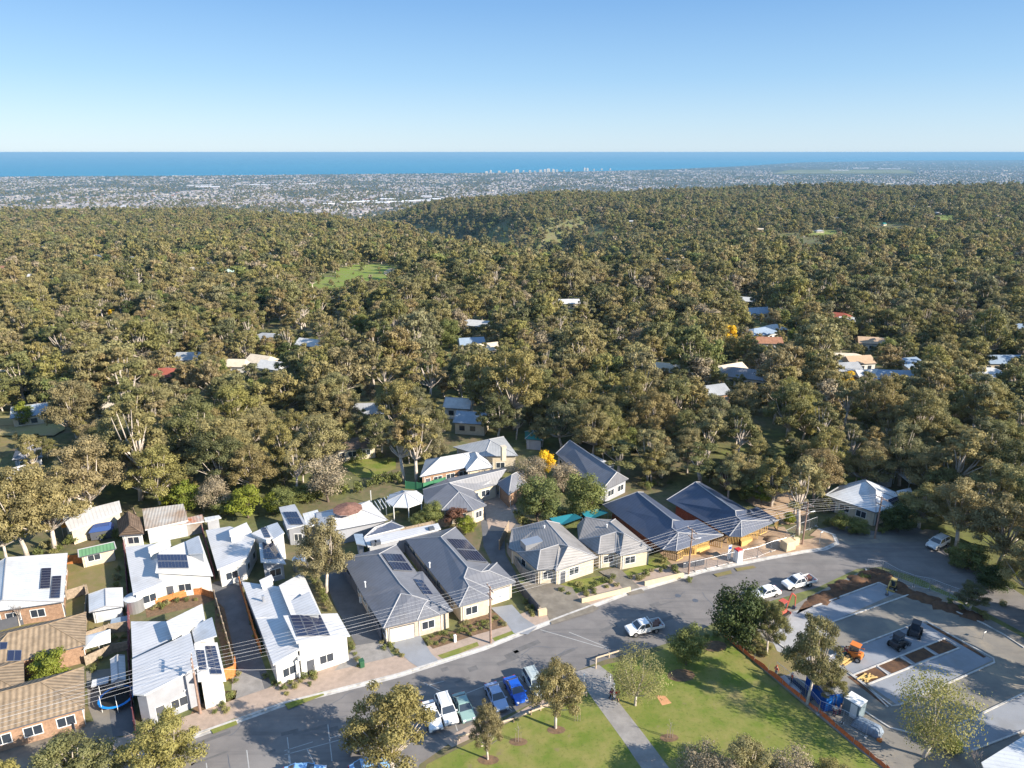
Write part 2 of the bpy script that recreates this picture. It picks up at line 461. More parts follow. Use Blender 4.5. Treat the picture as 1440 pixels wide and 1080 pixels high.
kit('sparse', 2, h=10, r=6.0, cb=0.22, ncl=16, nleaf=7500, leaf=0.115, cr=(1.6, 2.8), style='round', lm=WILF, bm=BARK, flat=0.9)
kit('russet', 2, h=9, r=4.5, cb=0.25, ncl=12, nleaf=3000, leaf=0.24, cr=(1.6, 2.5), style='round', lm=REDF, bm=BARKD)
kit('shrub', 4, h=1.7, r=1.25, cb=0.05, ncl=6, nleaf=420, leaf=0.13, cr=(2.2, 3.2), style='round', lm=GREEN, bm=BARKD, limbs=False)
kit('bushy', 3, h=2.6, r=2.0, cb=0.05, ncl=8, nleaf=800, leaf=0.17, cr=(2.0, 3.0), style='round', lm=WILF, bm=BARKD, limbs=False)

def bare_parts(seed, h=7.0):
    """leafless tree: trunk, limbs and a haze of fine twigs"""
    rng = random.Random(seed); mb = MB(); tw = MB()
    def grow(p, d, L, r, lev, out):
        q = p + d * L
        (mb if lev < 3 else tw).tube([p, q], [r, r * 0.6], 5 if lev < 2 else 3, cap=False)
        if lev >= 5: return
        for k in range(3 if lev else 5):
            nd = (d + Vector((rng.uniform(-.8, .8), rng.uniform(-.8, .8), rng.uniform(-.1, .5)))).normalized()
            grow(q, nd, L * rng.uniform(.6, .8), r * .55, lev + 1, out)
    grow(Vector((0, 0, -.3)), Vector((0, 0, 1)), h * .25, h * .02, 0, None)
    res = []
    for nm, b, m in (('trunk', mb, BARK), ('crown', tw, TWIG)):
        me = bpy.data.meshes.new(nm); me.from_pydata([tuple(v) for v in b.v], [], b.f); me.materials.append(m); me.update(); res.append(me)
    return res[0], res[1]
KIT['bare'] = [bare_parts(5), bare_parts(9)]

def add_tree(kind, i, loc, label, cat='tree', s=1.0, sz=1.0, rz=0.0, group=None, name=None):
    names = {'gum': 'gum_tree', 'open': 'gum_tree', 'gum_mid': 'gum_tree', 'green': 'leafy_tree', 'dark': 'leafy_tree', 'lime': 'lime_tree', 'dry': 'dry_tree', 'yellow': 'wattle_tree',
             'sparse': 'feathery_tree', 'russet': 'russet_tree', 'shrub': 'shrub', 'bushy': 'shrub', 'bare': 'bare_tree'}
    e = empty(name or names[kind], loc, label, cat, rz, group, (s, s, s * sz))
    t, c = KIT[kind][i % len(KIT[kind])]
    for nm, me in (('trunk', t), ('crown', c)):
        o = bpy.data.objects.new(nm, me); COL.objects.link(o); o.parent = e
    return e

# ------------------------------------------------------------------ the woodland
# pixel outline (on the ground) of the streets and yards that the wood stops at
CLEAR = [(-400, 1500), (-400, 640), (-60, 640), (0, 655), (60, 735), (140, 742), (195, 722), (290, 722), (335, 700), (395, 712), (450, 712), (480, 695), (462, 655), (470, 640), (530, 645),
         (585, 680), (612, 655), (650, 622), (735, 618), (775, 640), (820, 640), (905, 690), (985, 694), (1070, 722), (1110, 738), (1150, 735),
         (1165, 715), (1215, 705), (1280, 712), (1290, 730), (1215, 745), (1290, 770), (1330, 790), (1440, 850), (1800, 1000), (1800, 1500)]
def in_poly(x, y, poly):
    c = False; n = len(poly); j = n - 1
    for i in range(n):
        xi, yi = poly[i]; xj, yj = poly[j]
        if (yi > y) != (yj > y) and x < (xj - xi) * (y - yi) / (yj - yi) + xi: c = not c
        j = i
    return c
# grassy openings: pixel centre, half-widths
OPEN = [(520, 386, 46, 15), (462, 399, 36, 9), (1165, 328, 34, 4), (1140, 340, 25, 5), (1330, 307, 22, 4), (30, 600, 60, 16), (590, 345, 14, 5), (610, 328, 12, 4), (1250, 318, 30, 4),
        (1110, 332, 22, 4), (80, 292, 40, 3), (440, 299, 30, 2), (1375, 452, 14, 5), (380, 462, 24, 4), (505, 660, 45, 14), (100, 640, 30, 10)]
# houses that show between the trees: px, py of the roof, width, depth, wall height, roof colour, roof type, rotation, words
FAR_HOUSES = [
 (107,339,16,9,'white','skillion'), (60,347,18,9,'grey','gable'), (140,360,14,8,'white','gable'), (188,362,15,9,'grey','hip'), (273,377,11,8,'cream','gable'),
 (325,380,15,9,'mint','hip'), (298,370,11,8,'grey','gable'), (5,375,13,9,'orange','gable'), (30,379,15,9,'white','hip'), (48,387,12,8,'white','gable'), (75,393,12,8,'blue','skillion'),
 (383,357,12,8,'white','gable'), (353,352,10,8,'pink','hip'), (233,314,16,10,'grey','hip'), (180,312,16,9,'white','gable'), (152,314,14,9,'grey','gable'), (183,291,30,12,'white','gable'),
 (587,323,12,8,'pink','gable'), (608,327,14,8,'cream','hip'), (887,311,18,10,'white','gable'), (928,373,12,8,'white','gable'), (940,364,15,9,'grey','hip'), (963,363,13,9,'cream','gable'),
 (1152,324,16,9,'grey','hip'), (1177,306,24,10,'cream','gable'), (1217,308,15,9,'red','hip'), (1243,314,9,7,'teal','gable'), (1287,290,18,10,'white','hip'), (1307,291,15,9,'cream','hip'),
 (1317,299,25,10,'grey','gable'), (1260,370,14,9,'white','hip'), (1337,396,18,11,'white','hip'), (1133,394,13,9,'white','gable'), (1070,322,18,9,'cream','gable'),
 (80,422,11,8,'white','gable'), (230,522,12,9,'red','hip'), (383,512,10,7,'white','gable'), (367,503,10,8,'cream','gable'), (377,472,15,9,'grey','hip'), (440,481,14,8,'white','gable'),
 (267,500,10,8,'grey','gable'), (5,524,12,9,'cream','gable'), (43,577,9,7,'blue','gable'), (147,572,9,7,'cream','gable'), (330,510,9,6,'cream','gable'),
 (670,453,14,8,'white','gable'), (663,478,11,8,'blue','gable'), (683,487,11,8,'cream','gable'), (520,575,9,6,'grey','gable'), (800,423,13,8,'white','gable'),
 (937,515,13,8,'cream','gable'), (1047,420,13,8,'white','gable'), (1067,436,18,9,'blue','skillion'), (1068,464,17,10,'blue','hip'), (1088,459,11,8,'white','hip'), (1078,477,13,7,'orange','gable'),
 (1178,442,15,9,'red','hip'), (1193,448,10,7,'white','gable'), (1187,500,18,10,'cream','hip'), (1206,505,11,8,'tan','gable'), (1183,515,13,8,'grey','gable'), (1253,524,16,9,'blue','gable'),
 (1283,509,10,7,'blue','skillion'), (1407,504,19,10,'blue','gable'), (1382,522,18,11,'white','hip'), (1050,524,19,10,'dark','hip'), (1024,517,13,8,'cream','gable'), (1227,478,13,8,'tan','gable'),
 (1000,546,10,8,'grey','gable'), (1218,524,9,7,'white','gable'), (1437,458,13,9,'blue','gable'), (645,565,8,6,'white','gable'), (664,586,9,7,'blue','gable'),
]
def ray_ground(px, py, up=0.0):
    v = py - 540; u = px - 720
    d = FPX * SP + v * CP; fw = FPX * CP - v * SP
    y = 60.0
    while y < 3600:
        x = u * y / fw; z = CAM_H - d * y / fw
        if z < terrain(x, y) + up: break
        y += 2.0 if y < 400 else 5.0
    return x, y, terrain(x, y)
FH = []
for (px, py, wd, dp, c, rt) in FAR_HOUSES:
    x, y, z = ray_ground(px, py, 4.0)
    FH.append((x, y, z, px, py, wd * .88, dp * .9, c, rt))

for (px, py, wd) in ((1022,487,9),(1190,547,8),(1068,462,8),(632,492,12),(508,471,10),(158,448,7),(1115,481,7)):
    x, y, z = ray_ground(px, py, 0); FHT = FH.append((x, y, z, px, py - 7, wd, 6, None, None))
# slope-aware random wood
rng = random.Random(77)
TREES = []          # x, y, z, scale, px, py
rowy = 118.0
while rowy < 2900:
    sp = 6.1 if rowy < 300 else (7.6 if rowy < 700 else (8.8 if rowy < 1400 else 10.8))
    half = rowy * 0.80 + 30
    x = -half
    while x < half:
        tx = x + rng.uniform(-.48, .48) * sp; ty = rowy + rng.uniform(-.48, .48) * sp
        x += sp
        tz = terrain(tx, ty)
        px, py, dep = to_px(tx, ty, tz)
        if in_poly(px, py, CLEAR) and ty < 260: continue
        openz = any(((px - ox) / ow) ** 2 + ((py - oy) / oh) ** 2 < 1 for ox, oy, ow, oh in OPEN)
        if openz and rng.random() > .16: continue
        if tz < -212 and ty > 2350: continue
        s = rng.choice([.35, .55, .65, .8, .95, 1.15, 1.4]) * rng.uniform(.85, 1.1)
        g = noise.noise(Vector((tx / 60, ty / 60, 1.0)))
        s *= 1 + .25 * g
        if rowy > 1400: s *= 1.2
        if rowy > 900 and rng.random() < .25 and terrain(tx + 22, ty - 11) > tz + 13: continue      # thinner on the steep shaded walls
        if rowy > 900 and terrain(tx + 22, ty - 11) > tz + 12: s *= .5
        if openz: s *= .38
        if rowy < 330: s *= .86
        hh = 13.5 * s * FPX / dep; rr = 5.6 * s * FPX / dep
        bad = False
        for ox, oy, ow, oh in OPEN:
            if ow >= 20 and abs(px - ox) < ow * .95 and oy + oh <= py < oy + oh + 45 and py - hh < oy + oh * .4:
                k_ = (py - (oy + oh * .4)) / max(1e-3, hh)
                if k_ < .12: bad = True; break
                s *= k_; hh *= k_; rr *= k_
        if bad: continue
        for (hx, hy_, hz, hpx, hpy, wd, dp, c_, rt) in FH:
            if math.hypot(tx - hx, ty - hy_) < wd * .5 + 3: bad = True; break
            if ty < hy_ + dp * .8 and ty > hy_ - 260 and abs(px - hpx) < rr * .5 + wd * .22 * FPX / hy_ and py - hh < hpy - .9 * FPX / hy_ and (py > hpy - 1):
                k_ = (py - hpy - 1.6 * FPX / hy_) / max(1e-3, hh)
                if k_ < .2:
                    if rng.random() < .5: bad = True; break
                    k_ = .2
                s *= k_; hh *= k_; rr *= k_
        if bad:
            continue
        if ty > 260 and g < -0.22 and rng.random() < .5: s *= .45
        if ty > 330 and g < -0.34 and rng.random() < .6: continue
        TREES.append((tx, ty, tz, s, px, py, dep))
    rowy += sp * 0.93
TREES.sort(key=lambda t: t[6])
print('wood trees', len(TREES))

def drape(name, px0, px1, py0, py1, m, nx=14, ny=8, lift=.35):
    V_ = []; F_ = []
    for j in range(ny + 1):
        for i in range(nx + 1):
            t, u = i / nx, j / ny; k = 4 * t * (1 - t)
            py_ = py0 + (py1 - py0) * (.5 + (u - .5) * (.35 + .65 * k ** .5))
            x, y, z = ray_ground(px0 + (px1 - px0) * t, py_); V_.append((x, y, terrain(x, y) + lift))
    for j in range(ny):
        for i in range(nx): a = j * (nx + 1) + i; F_.append((a, a + nx + 1, a + nx + 2, a + 1))
    return struct(mesh_obj(name, V_, F_, m, smooth_=True))
FRESH = mat('fresh_grass_slope', (0.17, 0.24, 0.045), .95, .05, rgb2=(0.21, 0.21, 0.08), noise_scale=.08)
drape('grass_clearing', 472, 568, 372, 404, FRESH); drape('grass_clearing', 426, 498, 391, 411, FRESH); drape('grass_clearing', 1130, 1200, 324, 334, FRESH); drape('grass_clearing', 1308, 1352, 303, 311, FRESH)
drape('grass_clearing', -20, 92, 586, 618, mat('dry_grass_clearing', (0.27,0.25,0.10), .95,.05, rgb2=(0.33,0.26,0.15), noise_scale=.1)); drape('sand_patch', 540, 560, 379, 390, DIRT_ := mat('bare_sand', (0.42,0.34,0.22), .95, .05, noise_amt=.15, noise_scale=.2), 4, 3, .6)
# ------------------------------------------------------------------ building materials
WHITE_ROOF = mat('white_roof', (0.52, 0.52, 0.525), 0.45, 0.4, noise_amt=0.06, noise_scale=0.5, stripes=(0, 0.60, 6.0, 0.3, 0.22))
SLATE_ROOF = mat('slate_roof', (0.155, 0.16, 0.18), 0.45, 0.4, noise_amt=0.10, noise_scale=0.4, stripes=(0, 0.60, 6.0, 0.2, 0.18))
STONE_ROOF = mat('stone_grey_roof', (0.235, 0.225, 0.22), 0.5, 0.35, noise_amt=0.12, noise_scale=0.5, stripes=(1, 0.42, 2.0, 0.25, 0.22))
NAVY_ROOF = mat('navy_roof', (0.060, 0.075, 0.115), 0.42, 0.4, noise_amt=0.10, noise_scale=0.4, stripes=(0, 0.60, 6.0, 0.2, 0.18))
GREY_ROOF = mat('grey_roof', (0.30, 0.31, 0.32), 0.5, 0.35, noise_amt=0.12, noise_scale=0.4, stripes=(0, 0.60, 5.0, 0.2, 0.16))
PALE_ROOF = mat('pale_roof', (0.52, 0.54, 0.56), 0.5, 0.35, noise_amt=0.10, noise_scale=0.4, stripes=(0, 0.60, 5.0, 0.2, 0.16))
TILE_ROOF = mat('tan_tile_roof', (0.27, 0.205, 0.14), 0.8, 0.15, noise_amt=0.18, noise_scale=1.2, stripes=(0, 0.62, 1.3, 0.8, 0.45))
BROWN_ROOF = mat('brown_tile_roof', (0.16, 0.115, 0.085), 0.8, 0.15, noise_amt=0.25, noise_scale=1.0, stripes=(1, 0.4, 1.5, 0.8, 0.5))
RUST_ROOF = mat('rusty_roof', (0.36, 0.12, 0.05), 0.8, 0.15, rgb2=(0.33, 0.30, 0.28), noise_scale=0.7, stripes=(0, 0.5, 1.0, 0.6, 0.3))
OLD_ROOF = mat('weathered_roof', (0.42, 0.40, 0.37), 0.65, 0.25, rgb2=(0.30, 0.22, 0.16), noise_scale=0.35, stripes=(0, 0.5, 1.0, 0.6, 0.3))
GREEN_ROOF = mat('green_roof', (0.10, 0.21, 0.11), 0.5, 0.3, noise_amt=0.1, noise_scale=0.5, stripes=(0, 0.5, 2.0, 0.5, 0.3))
TEAL = mat('teal_roof', (0.02, 0.15, 0.13), 0.5, 0.3, noise_amt=0.1)
RED_ROOF = mat('red_roof', (0.26, 0.075, 0.05), 0.7, 0.2, noise_amt=0.15)
ORANGE_ROOF = mat('orange_roof', (0.30, 0.15, 0.09), 0.7, 0.2, noise_amt=0.15)
BLUE_ROOF = mat('blue_roof', (0.24, 0.30, 0.37), 0.5, 0.3, noise_amt=0.1)
MINT_ROOF = mat('mint_roof', (0.42, 0.52, 0.43), 0.5, 0.3, noise_amt=0.1)
PINK_ROOF = mat('pink_roof', (0.50, 0.34, 0.28), 0.6, 0.3, noise_amt=0.1)
WHITEW = mat('white_wall', (0.60, 0.59, 0.56), 0.75, 0.2, noise_amt=0.05, noise_scale=0.8)
GREYW = mat('grey_wall', (0.33, 0.34, 0.37), 0.8, 0.2, noise_amt=0.08, noise_scale=0.8)
CREAMW = mat('cream_wall', (0.54, 0.47, 0.36), 0.85, 0.15, noise_amt=0.10, noise_scale=1.5)
BRICKW = mat('brick_wall', (0.33, 0.21, 0.14), 0.9, 0.1, noise_amt=0.22, noise_scale=3.0)
BRICKR = mat('red_brick_wall', (0.33, 0.12, 0.07), 0.9, 0.1, noise_amt=0.22, noise_scale=3.0)
DARKW = mat('charcoal_wall', (0.09, 0.095, 0.11), 0.8, 0.2, noise_amt=0.1)
TRIM = mat('white_trim', (0.72, 0.72, 0.70), 0.5, 0.4)
DTRIM = mat('dark_trim', (0.09, 0.10, 0.12), 0.5, 0.4)
GLASS = mat('window_glass', (0.035, 0.045, 0.06), 0.08, 0.9)
DOORM = mat('cream_door', (0.68, 0.62, 0.50), 0.6, 0.3)
TIMBER = mat('new_timber', (0.62, 0.42, 0.16), 0.8, 0.15, noise_amt=0.15, noise_scale=3)
OLDWOOD = mat('weathered_timber', (0.30, 0.24, 0.18), 0.9, 0.1, noise_amt=0.25, noise_scale=3)
SOLAR = mat('solar_cells', (0.018, 0.024, 0.055), 0.12, 0.8)
SOLFR = mat('panel_frame', (0.30, 0.31, 0.33), 0.4, 0.5, metal=0.6)
CONC = mat('concrete', (0.34, 0.335, 0.33), 0.85, 0.2, noise_amt=0.10, noise_scale=0.8)
STEEL = mat('galvanised_steel', (0.45, 0.46, 0.48), 0.4, 0.5, metal=0.7)

def TR(ox, oy, s): return lambda cx, cy, z=0.0: P(ox + cx / s, oy + cy / s, z)
Ca = TR(0, 660, 4.5); Cb = TR(0, 840, 4.5); Cc = TR(160, 700, 4.5); Cd = TR(240, 840, 4.5); Ce = TR(380, 680, 4.5)
Cf = TR(470, 740, 6.0); Cg = TR(560, 730, 7.2); Ch = TR(700, 700, 6.261); Ci = TR(840, 660, 5.333); Cj = TR(580, 600, 4.364)
Ck = TR(1040, 760, 3.6); Cl = TR(1040, 600, 3.6); Cm = TR(480, 840, 4.5); Cn = TR(680, 680, 4.5); Co = TR(440, 580, 3.6); Cp = TR(760, 840, 4.5)
Cq = TR(860, 660, 4.5); Cr = TR(400, 960, 6.0); Cs = TR(0, 540, 3.6)

def area2(poly): return sum(poly[i][0] * poly[(i+1) % len(poly)][1] - poly[(i+1) % len(poly)][0] * poly[i][1] for i in range(len(poly)))
def inset(poly, d):
    """move every edge of a convex-ish outline inwards by d"""
    pts = [Vector((p[0], p[1])) for p in poly]
    if area2(pts) < 0: pts = pts[::-1]
    out = []; n = len(pts)
    for i in range(n):
        a, b, c = pts[i-1], pts[i], pts[(i+1) % n]
        e1 = (b - a).normalized(); e2 = (c - b).normalized()
        n1 = Vector((-e1.y, e1.x)); n2 = Vector((-e2.y, e2.x))
        k = (n1 + n2); L = max(0.35, 1 + n1.dot(n2))
        out.append(b + k * (d / L))
    return out
def plane_z(pts, x, y):
    P0, P1, P2 = pts[0], pts[1], pts[2]
    nn = (P1 - P0).cross(P2 - P0)
    if abs(nn.z) < 1e-6: return P0.z
    return P0.z - (nn.x * (x - P0.x) + nn.y * (y - P0.y)) / nn.z

CAP = mat('ridge_capping', (0.33, 0.33, 0.34), .5, .4)
ROOFS = []      # (verts, faces) of every roof, for standing things on them
def roof_mesh(parent, V, F, m, th=0.16, edge=None, eave=None, name='roof', gz=None):
    """roof skin with ribs along each face's own fall, closed underneath"""
    V = [Vector(v) for v in V]
    FF = []
    for f in F:
        nn = Vector((0, 0, 0)); 
        for i in range(len(f)): 
            a, b = V[f[i]], V[f[(i+1) % len(f)]]; nn += a.cross(b)
        FF.append(list(f) if nn.z > 0 else list(f)[::-1])
    n0 = len(V); VV = list(V) + [v - Vector((0, 0, th)) for v in V]
    faces = list(FF) + [[i + n0 for i in f[::-1]] for f in FF]
    # side faces on boundary edges
    ed = {}
    for f in FF:
        for i in range(len(f)): ed[(f[i], f[(i+1) % len(f)])] = 1
    sides = [(b, a) for (a, b) in ed if (b, a) not in ed]
    fm = [0] * len(faces)
    for (b, a) in sides:
        faces.append([a + n0, b + n0, b, a]); fm.append(1)
    me = bpy.data.meshes.new(name); me.from_pydata([tuple(v) for v in VV], [], faces)
    me.materials.append(m); me.materials.append(edge or TRIM)
    me.polygons.foreach_set('material_index', fm)
    uv = me.uv_layers.new(name='UVMap')
    for p in me.polygons:
        nn = p.normal; h = Vector((0, 0, 1)).cross(nn)
        if h.length < 1e-3: h = Vector((0.89, 0.45, 0))
        h.normalize(); s_ = nn.cross(h)
        for li in p.loop_indices:
            c = VV[me.loops[li].vertex_index]; uv.data[li].uv = (c.dot(h), c.dot(s_))
    me.update()
    o = bpy.data.objects.new(name, me); COL.objects.link(o); o.parent = parent
    if parent: o.matrix_parent_inverse = Matrix.Identity(4); o.location = -Vector(parent.location)
    ROOFS.append((VV, FF, BVHTree.FromPolygons([tuple(v) for v in VV], FF)))
    if parent and len(FF) > 1 and name == 'roof' and parent.location.y < 175:
        nrm = []
        for f in FF:
            nn = Vector((0, 0, 0))
            for i in range(len(f)): nn += V[f[i]].cross(V[f[(i+1) % len(f)]])
            nrm.append(nn.normalized())
        es = {}
        for k, f in enumerate(FF):
            for i in range(len(f)): es.setdefault(tuple(sorted((f[i], f[(i+1) % len(f)]))), []).append(k)
        g = MB()
        for (a, b), ks in es.items():
            if len(ks) == 2 and nrm[ks[0]].dot(nrm[ks[1]]) < .985:
                g.tube([V[a] + Vector((0, 0, .01)), V[b] + Vector((0, 0, .01))], .09, 5)
        if g.v: g.build('ridge_cap', m if m.name in ('tan_tile_roof', 'brown_tile_roof') else CAP, parent, False, loc=-Vector(parent.location))
    return o
def child(mb, name, mats, parent, smooth_=False):
    return mb.build(name, mats, parent, smooth_, loc=-Vector(parent.location))

def house(name, label, cat, at, group=None):
    return empty(name, Vector((at.x, at.y, 0)), label, cat, 0, group)

def traced(parent, T, V, F, eave, rm, wm, ins=0.45, edge=None, fit=None):
    W = [T(*v) for v in V]
    for vi, (a, b, c) in (fit or []):          # slide a vertex along its sight line onto the plane of three others
        nn = (W[b] - W[a]).cross(W[c] - W[a]); o_ = Vector((0, 0, CAM_H)); d_ = W[vi] - o_
        W[vi] = o_ + d_ * ((W[a] - o_).dot(nn) / d_.dot(nn))
    roof_mesh(parent, W, F, rm, edge=edge or DTRIM)
    poly = [W[i] for i in eave]; z = min(p.z for p in poly)
    fp = inset(poly, ins)
    mb = MB()
    if wm: mb.prism([(p.x, p.y) for p in fp], -0.1, z - 0.02); child(mb, 'wall', wm, parent)
    g = MB(); ring = poly + [poly[0]]
    g.tube([p + Vector((0, 0, -0.06)) for p in ring], 0.075, 5); child(g, 'gutter', edge or DTRIM, parent)
    if wm: downpipes(parent, fp, z)
    return [Vector((p.x, p.y, 0)) for p in fp]

def downpipes(parent, fp, z):
    for k, p in enumerate(fp):
        q = fp[(k + 1) % len(fp)]; d = (q - p).normalized(); mb = MB(); c = p + d * .35 + Vector((d.y, -d.x)) * .06
        mb.tube([(c.x, c.y, .05), (c.x, c.y, z - .1)], .05, 5); child(mb, 'downpipe', TRIM, parent)

def hiprect(parent, c, h, rm, wm, hip=1.0, off=0.5, ins=0.4, edge=None, along=None, walls=True, z0=None):
    """c: FL, FR, BR, BL eave corners; ridge along the longer side (or 'x'/'y'), hip=0 gives gables"""
    FL, FR, BR, BL = [Vector(p) for p in c]
    lx = (FR - FL).length; ly = (BL - FL).length
    ax = along or ('x' if lx > ly else 'y')
    if ax == 'x': A, B, C, D = FL, FR, BR, BL
    else: A, B, C, D = FR, BR, BL, FL
    L = ((B - A).length + (C - D).length) / 2; Wd = ((D - A).length + (C - B).length) / 2
    m0 = A.lerp(D, off); m1 = B.lerp(C, off)
    t = min(0.46, hip * Wd * 0.5 / L)
    up = Vector((0, 0, h))
    r0 = m0.lerp(m1, t) + up; r1 = m0.lerp(m1, 1 - t) + up
    roof_mesh(parent, [A, B, C, D, r0, r1], [(0, 1, 5, 4), (1, 2, 5), (2, 3, 4, 5), (3, 0, 4)], rm, edge=edge or DTRIM)
    if walls:
        fp = inset([A, B, C, D], ins); z = A.z
        zb = -0.1 if z0 is None else z0
        mb = MB(); mb.prism([(p.x, p.y) for p in fp], zb, z - 0.02)
        if hip < 0.2:
            for (p, q, r) in ((A, D, r0), (B, C, r1)):
                pq = (q - p).normalized(); inn = ((C - D) if p is B else (D - C)).normalized() * -ins
                v = [p + pq * .3 + inn, q - pq * .3 + inn, r + inn - Vector((0, 0, .12))]
                mb.add(v, [(0, 1, 2)])
        child(mb, 'wall', wm, parent)
        if z0 is None and A.y < 175: downpipes(parent, fp, z)
        return [Vector((p.x, p.y, 0)) for p in fp]

def slab(parent, pts, rm, wm=None, ins=0.35, edge=None, z0=-0.1, th=0.18):
    pts = [Vector(p) for p in pts]
    # flatten to the plane of the first, second and last corner
    a, b, d = pts[0], pts[1], pts[-1]
    pts = [Vector((p.x, p.y, plane_z([a, b, d], p.x, p.y))) for p in pts]
    roof_mesh(parent, pts, [tuple(range(len(pts)))], rm, edge=edge, th=th)
    if wm:
        fp = inset(pts, ins)
        mb = MB(); mb.prism([(p.x, p.y) for p in fp], z0, [plane_z(pts, p.x, p.y) - th - .01 for p in fp] if area2(fp) > 0 else None)
        child(mb, 'wall', wm, parent)
        return [Vector((p.x, p.y, 0)) for p in fp]

def panel_array(parent, T, quad, nx, ny, lift=0.14):
    """solar panels lying on a roof: frame with one dark cell sheet per panel"""
    def hit(cx, cy):
        a = T(cx, cy, 20); b = T(cx, cy, 0); o_ = Vector((0, 0, CAM_H)); d = (b - o_).normalized()
        best = None
        for VV, FF, bv in ROOFS:
            h_ = bv.ray_cast(o_, d)
            if h_[0] is not None and (best is None or h_[3] < best[3]): best = h_
        return best
    cx_, cy_ = sum(q[0] for q in quad) / 4, sum(q[1] for q in quad) / 4
    hc = hit(cx_, cy_)
    if hc is None: return
    pl = hc[1].copy()
    if pl.z < 0: pl = -pl
    pts = []
    for q in quad:
        o_ = Vector((0, 0, CAM_H)); d_ = (T(q[0], q[1], 0) - o_).normalized()
        pts.append(o_ + d_ * ((hc[0] - o_).dot(pl) / d_.dot(pl)))
    def bil(u, v): return pts[0].lerp(pts[1], u).lerp(pts[3].lerp(pts[2], u), v)
    for j in range(ny):
        for i in range(nx):
            fr = MB(); ce = MB()
            g = 0.02
            u0, u1, v0, v1 = i / nx + g / nx, (i + 1) / nx - g / nx, j / ny + g / ny, (j + 1) / ny - g / ny
            q = [bil(u0, v0), bil(u1, v0), bil(u1, v1), bil(u0, v1)]
            lo = [p + pl * (lift - .05) for p in q]; hi = [p + pl * lift for p in q]
            fr.add(lo + hi, [(0,1,2,3),(4,5,6,7),(0,1,5,4),(1,2,6,5),(2,3,7,6),(3,0,4,7)])
            o = child(fr, 'solar_panel', SOLFR, parent)
            c = sum(hi, Vector()) / 4
            k = [c + (p - c) * 0.93 + pl * 0.006 for p in hi]
            ce.add(k, [(0, 1, 2, 3)])
            ce.build('cell_sheet', SOLAR, o)

def opening(parent, a, b, s0, s1, z0, z1, kind='window', proud=0.05, mullions=1):
    """a window or door on the wall running from ground point a to b (metres along it)"""
    a = Vector((a[0], a[1], 0)); b = Vector((b[0], b[1], 0)); d = (b - a).normalized(); L = (b - a).length
    n = Vector((d.y, -d.x, 0))
    if n.dot(Vector((0, 0, 0)) - a) < 0 and False: n = -n
    f = MB()
    def bx(mb, u0, u1, w0, w1, t0, t1):
        vs = []
        for (u, t, w) in [(u0,t0,w0),(u1,t0,w0),(u1,t1,w0),(u0,t1,w0),(u0,t0,w1),(u1,t0,w1),(u1,t1,w1),(u0,t1,w1)]:
            vs.append(a + d * u + n * t + Vector((0, 0, w)))
        mb.add(vs, [(0,3,2,1),(4,5,6,7),(0,1,5,4),(1,2,6,5),(2,3,7,6),(3,0,4,7)])
    if kind == 'window':
        w = 0.09
        bx(f, s0, s1, z1 - w, z1, -.02, proud); bx(f, s0, s1, z0, z0 + w, -.02, proud + .02)
        bx(f, s0, s0 + w, z0 + w, z1 - w, -.02, proud); bx(f, s1 - w, s1, z0 + w, z1 - w, -.02, proud)
        for k in range(mullions):
            c = s0 + (s1 - s0) * (k + 1) / (mullions + 1); bx(f, c - .035, c + .035, z0 + w, z1 - w, -.02, proud - .005)
        o = child(f, 'window', TRIM, parent)
        p = MB(); bx(p, s0 + w, s1 - w, z0 + w, z1 - w, -.015, proud - .03); p.build('pane', GLASS, o)
    elif kind == 'garage':
        bx(f, s0 - .1, s1 + .1, z0, z1 + .1, -.02, proud - .02); o = child(f, 'garage_door', DTRIM, parent)
        p = MB(); nseg = 4
        for k in range(nseg):
            h0 = z0 + (z1 - z0) * k / nseg; h1 = z0 + (z1 - z0) * (k + 1) / nseg - .025
            bx(p, s0, s1, h0, h1, -.01, proud)
        p.build('door_leaf', DOORM, o)
    else:
        bx(f, s0 - .08, s1 + .08, z0, z1 + .08, -.02, proud - .02); o = child(f, 'door', TRIM, parent)
        p = MB(); bx(p, s0, s1, z0, z1, -.01, proud); p.build('door_leaf', DARKW, o)
        p = MB(); bx(p, s1 - .2, s1 - .12, z0 + .95, z0 + 1.15, 0, proud + .06); p.build('handle', STEEL, o)
def wall_edges(fp):
    """walls of a footprint that look towards the street or the camera, longest first"""
    out = []
    pts = fp if area2(fp) > 0 else fp[::-1]
    for i in range(len(pts)):
        a, b = pts[i], pts[(i + 1) % len(pts)]
        d = (b - a); n = Vector((d.y, -d.x, 0)).normalized()      # outward for counter-clockwise
        out.append((a, b, d.length, n))
    return out
def dress(parent, fp, z=2.7, garage=False, every=3.2, seed=0, only_front=False):
    """windows all round a footprint; the street side also gets a door (and a garage)"""
    rg_ = random.Random(seed)
    for a, b, L, n in wall_edges(fp):
        front = n.y < -0.6
        if only_front and not front: continue
        if L < 1.6: continue
        s = 0.7
        if front and garage and L > 7.5:
            opening(parent, a, b, 0.6, 5.2, 0.02, 2.25, 'garage'); s = 5.9
        if front and L - s > 4.5:
            opening(parent, a, b, s, s + .95, 0.02, 2.1, 'door'); s += 1.6
        while s + 1.4 < L - .3:
            w = min(1.9, L - s - .4) if front else 1.3
            opening(parent, a, b, s, s + w, 0.85, min(2.2, z - .3), 'window', mullions=1 if w > 1.4 else 0)
            s += w + (rg_.uniform(.8, 1.4) if front else rg_.uniform(1.8, every))

def vent(parent, T, cx, cy, z):
    p = T(cx, cy, z); mb = MB(); mb.tube([p - Vector((0, 0, .4)), p + Vector((0, 0, .45))], .09, 6); mb.tube([p + Vector((0, 0, .42)), p + Vector((0, 0, .55))], .16, 6)
    child(mb, 'vent_pipe', TRIM, parent)

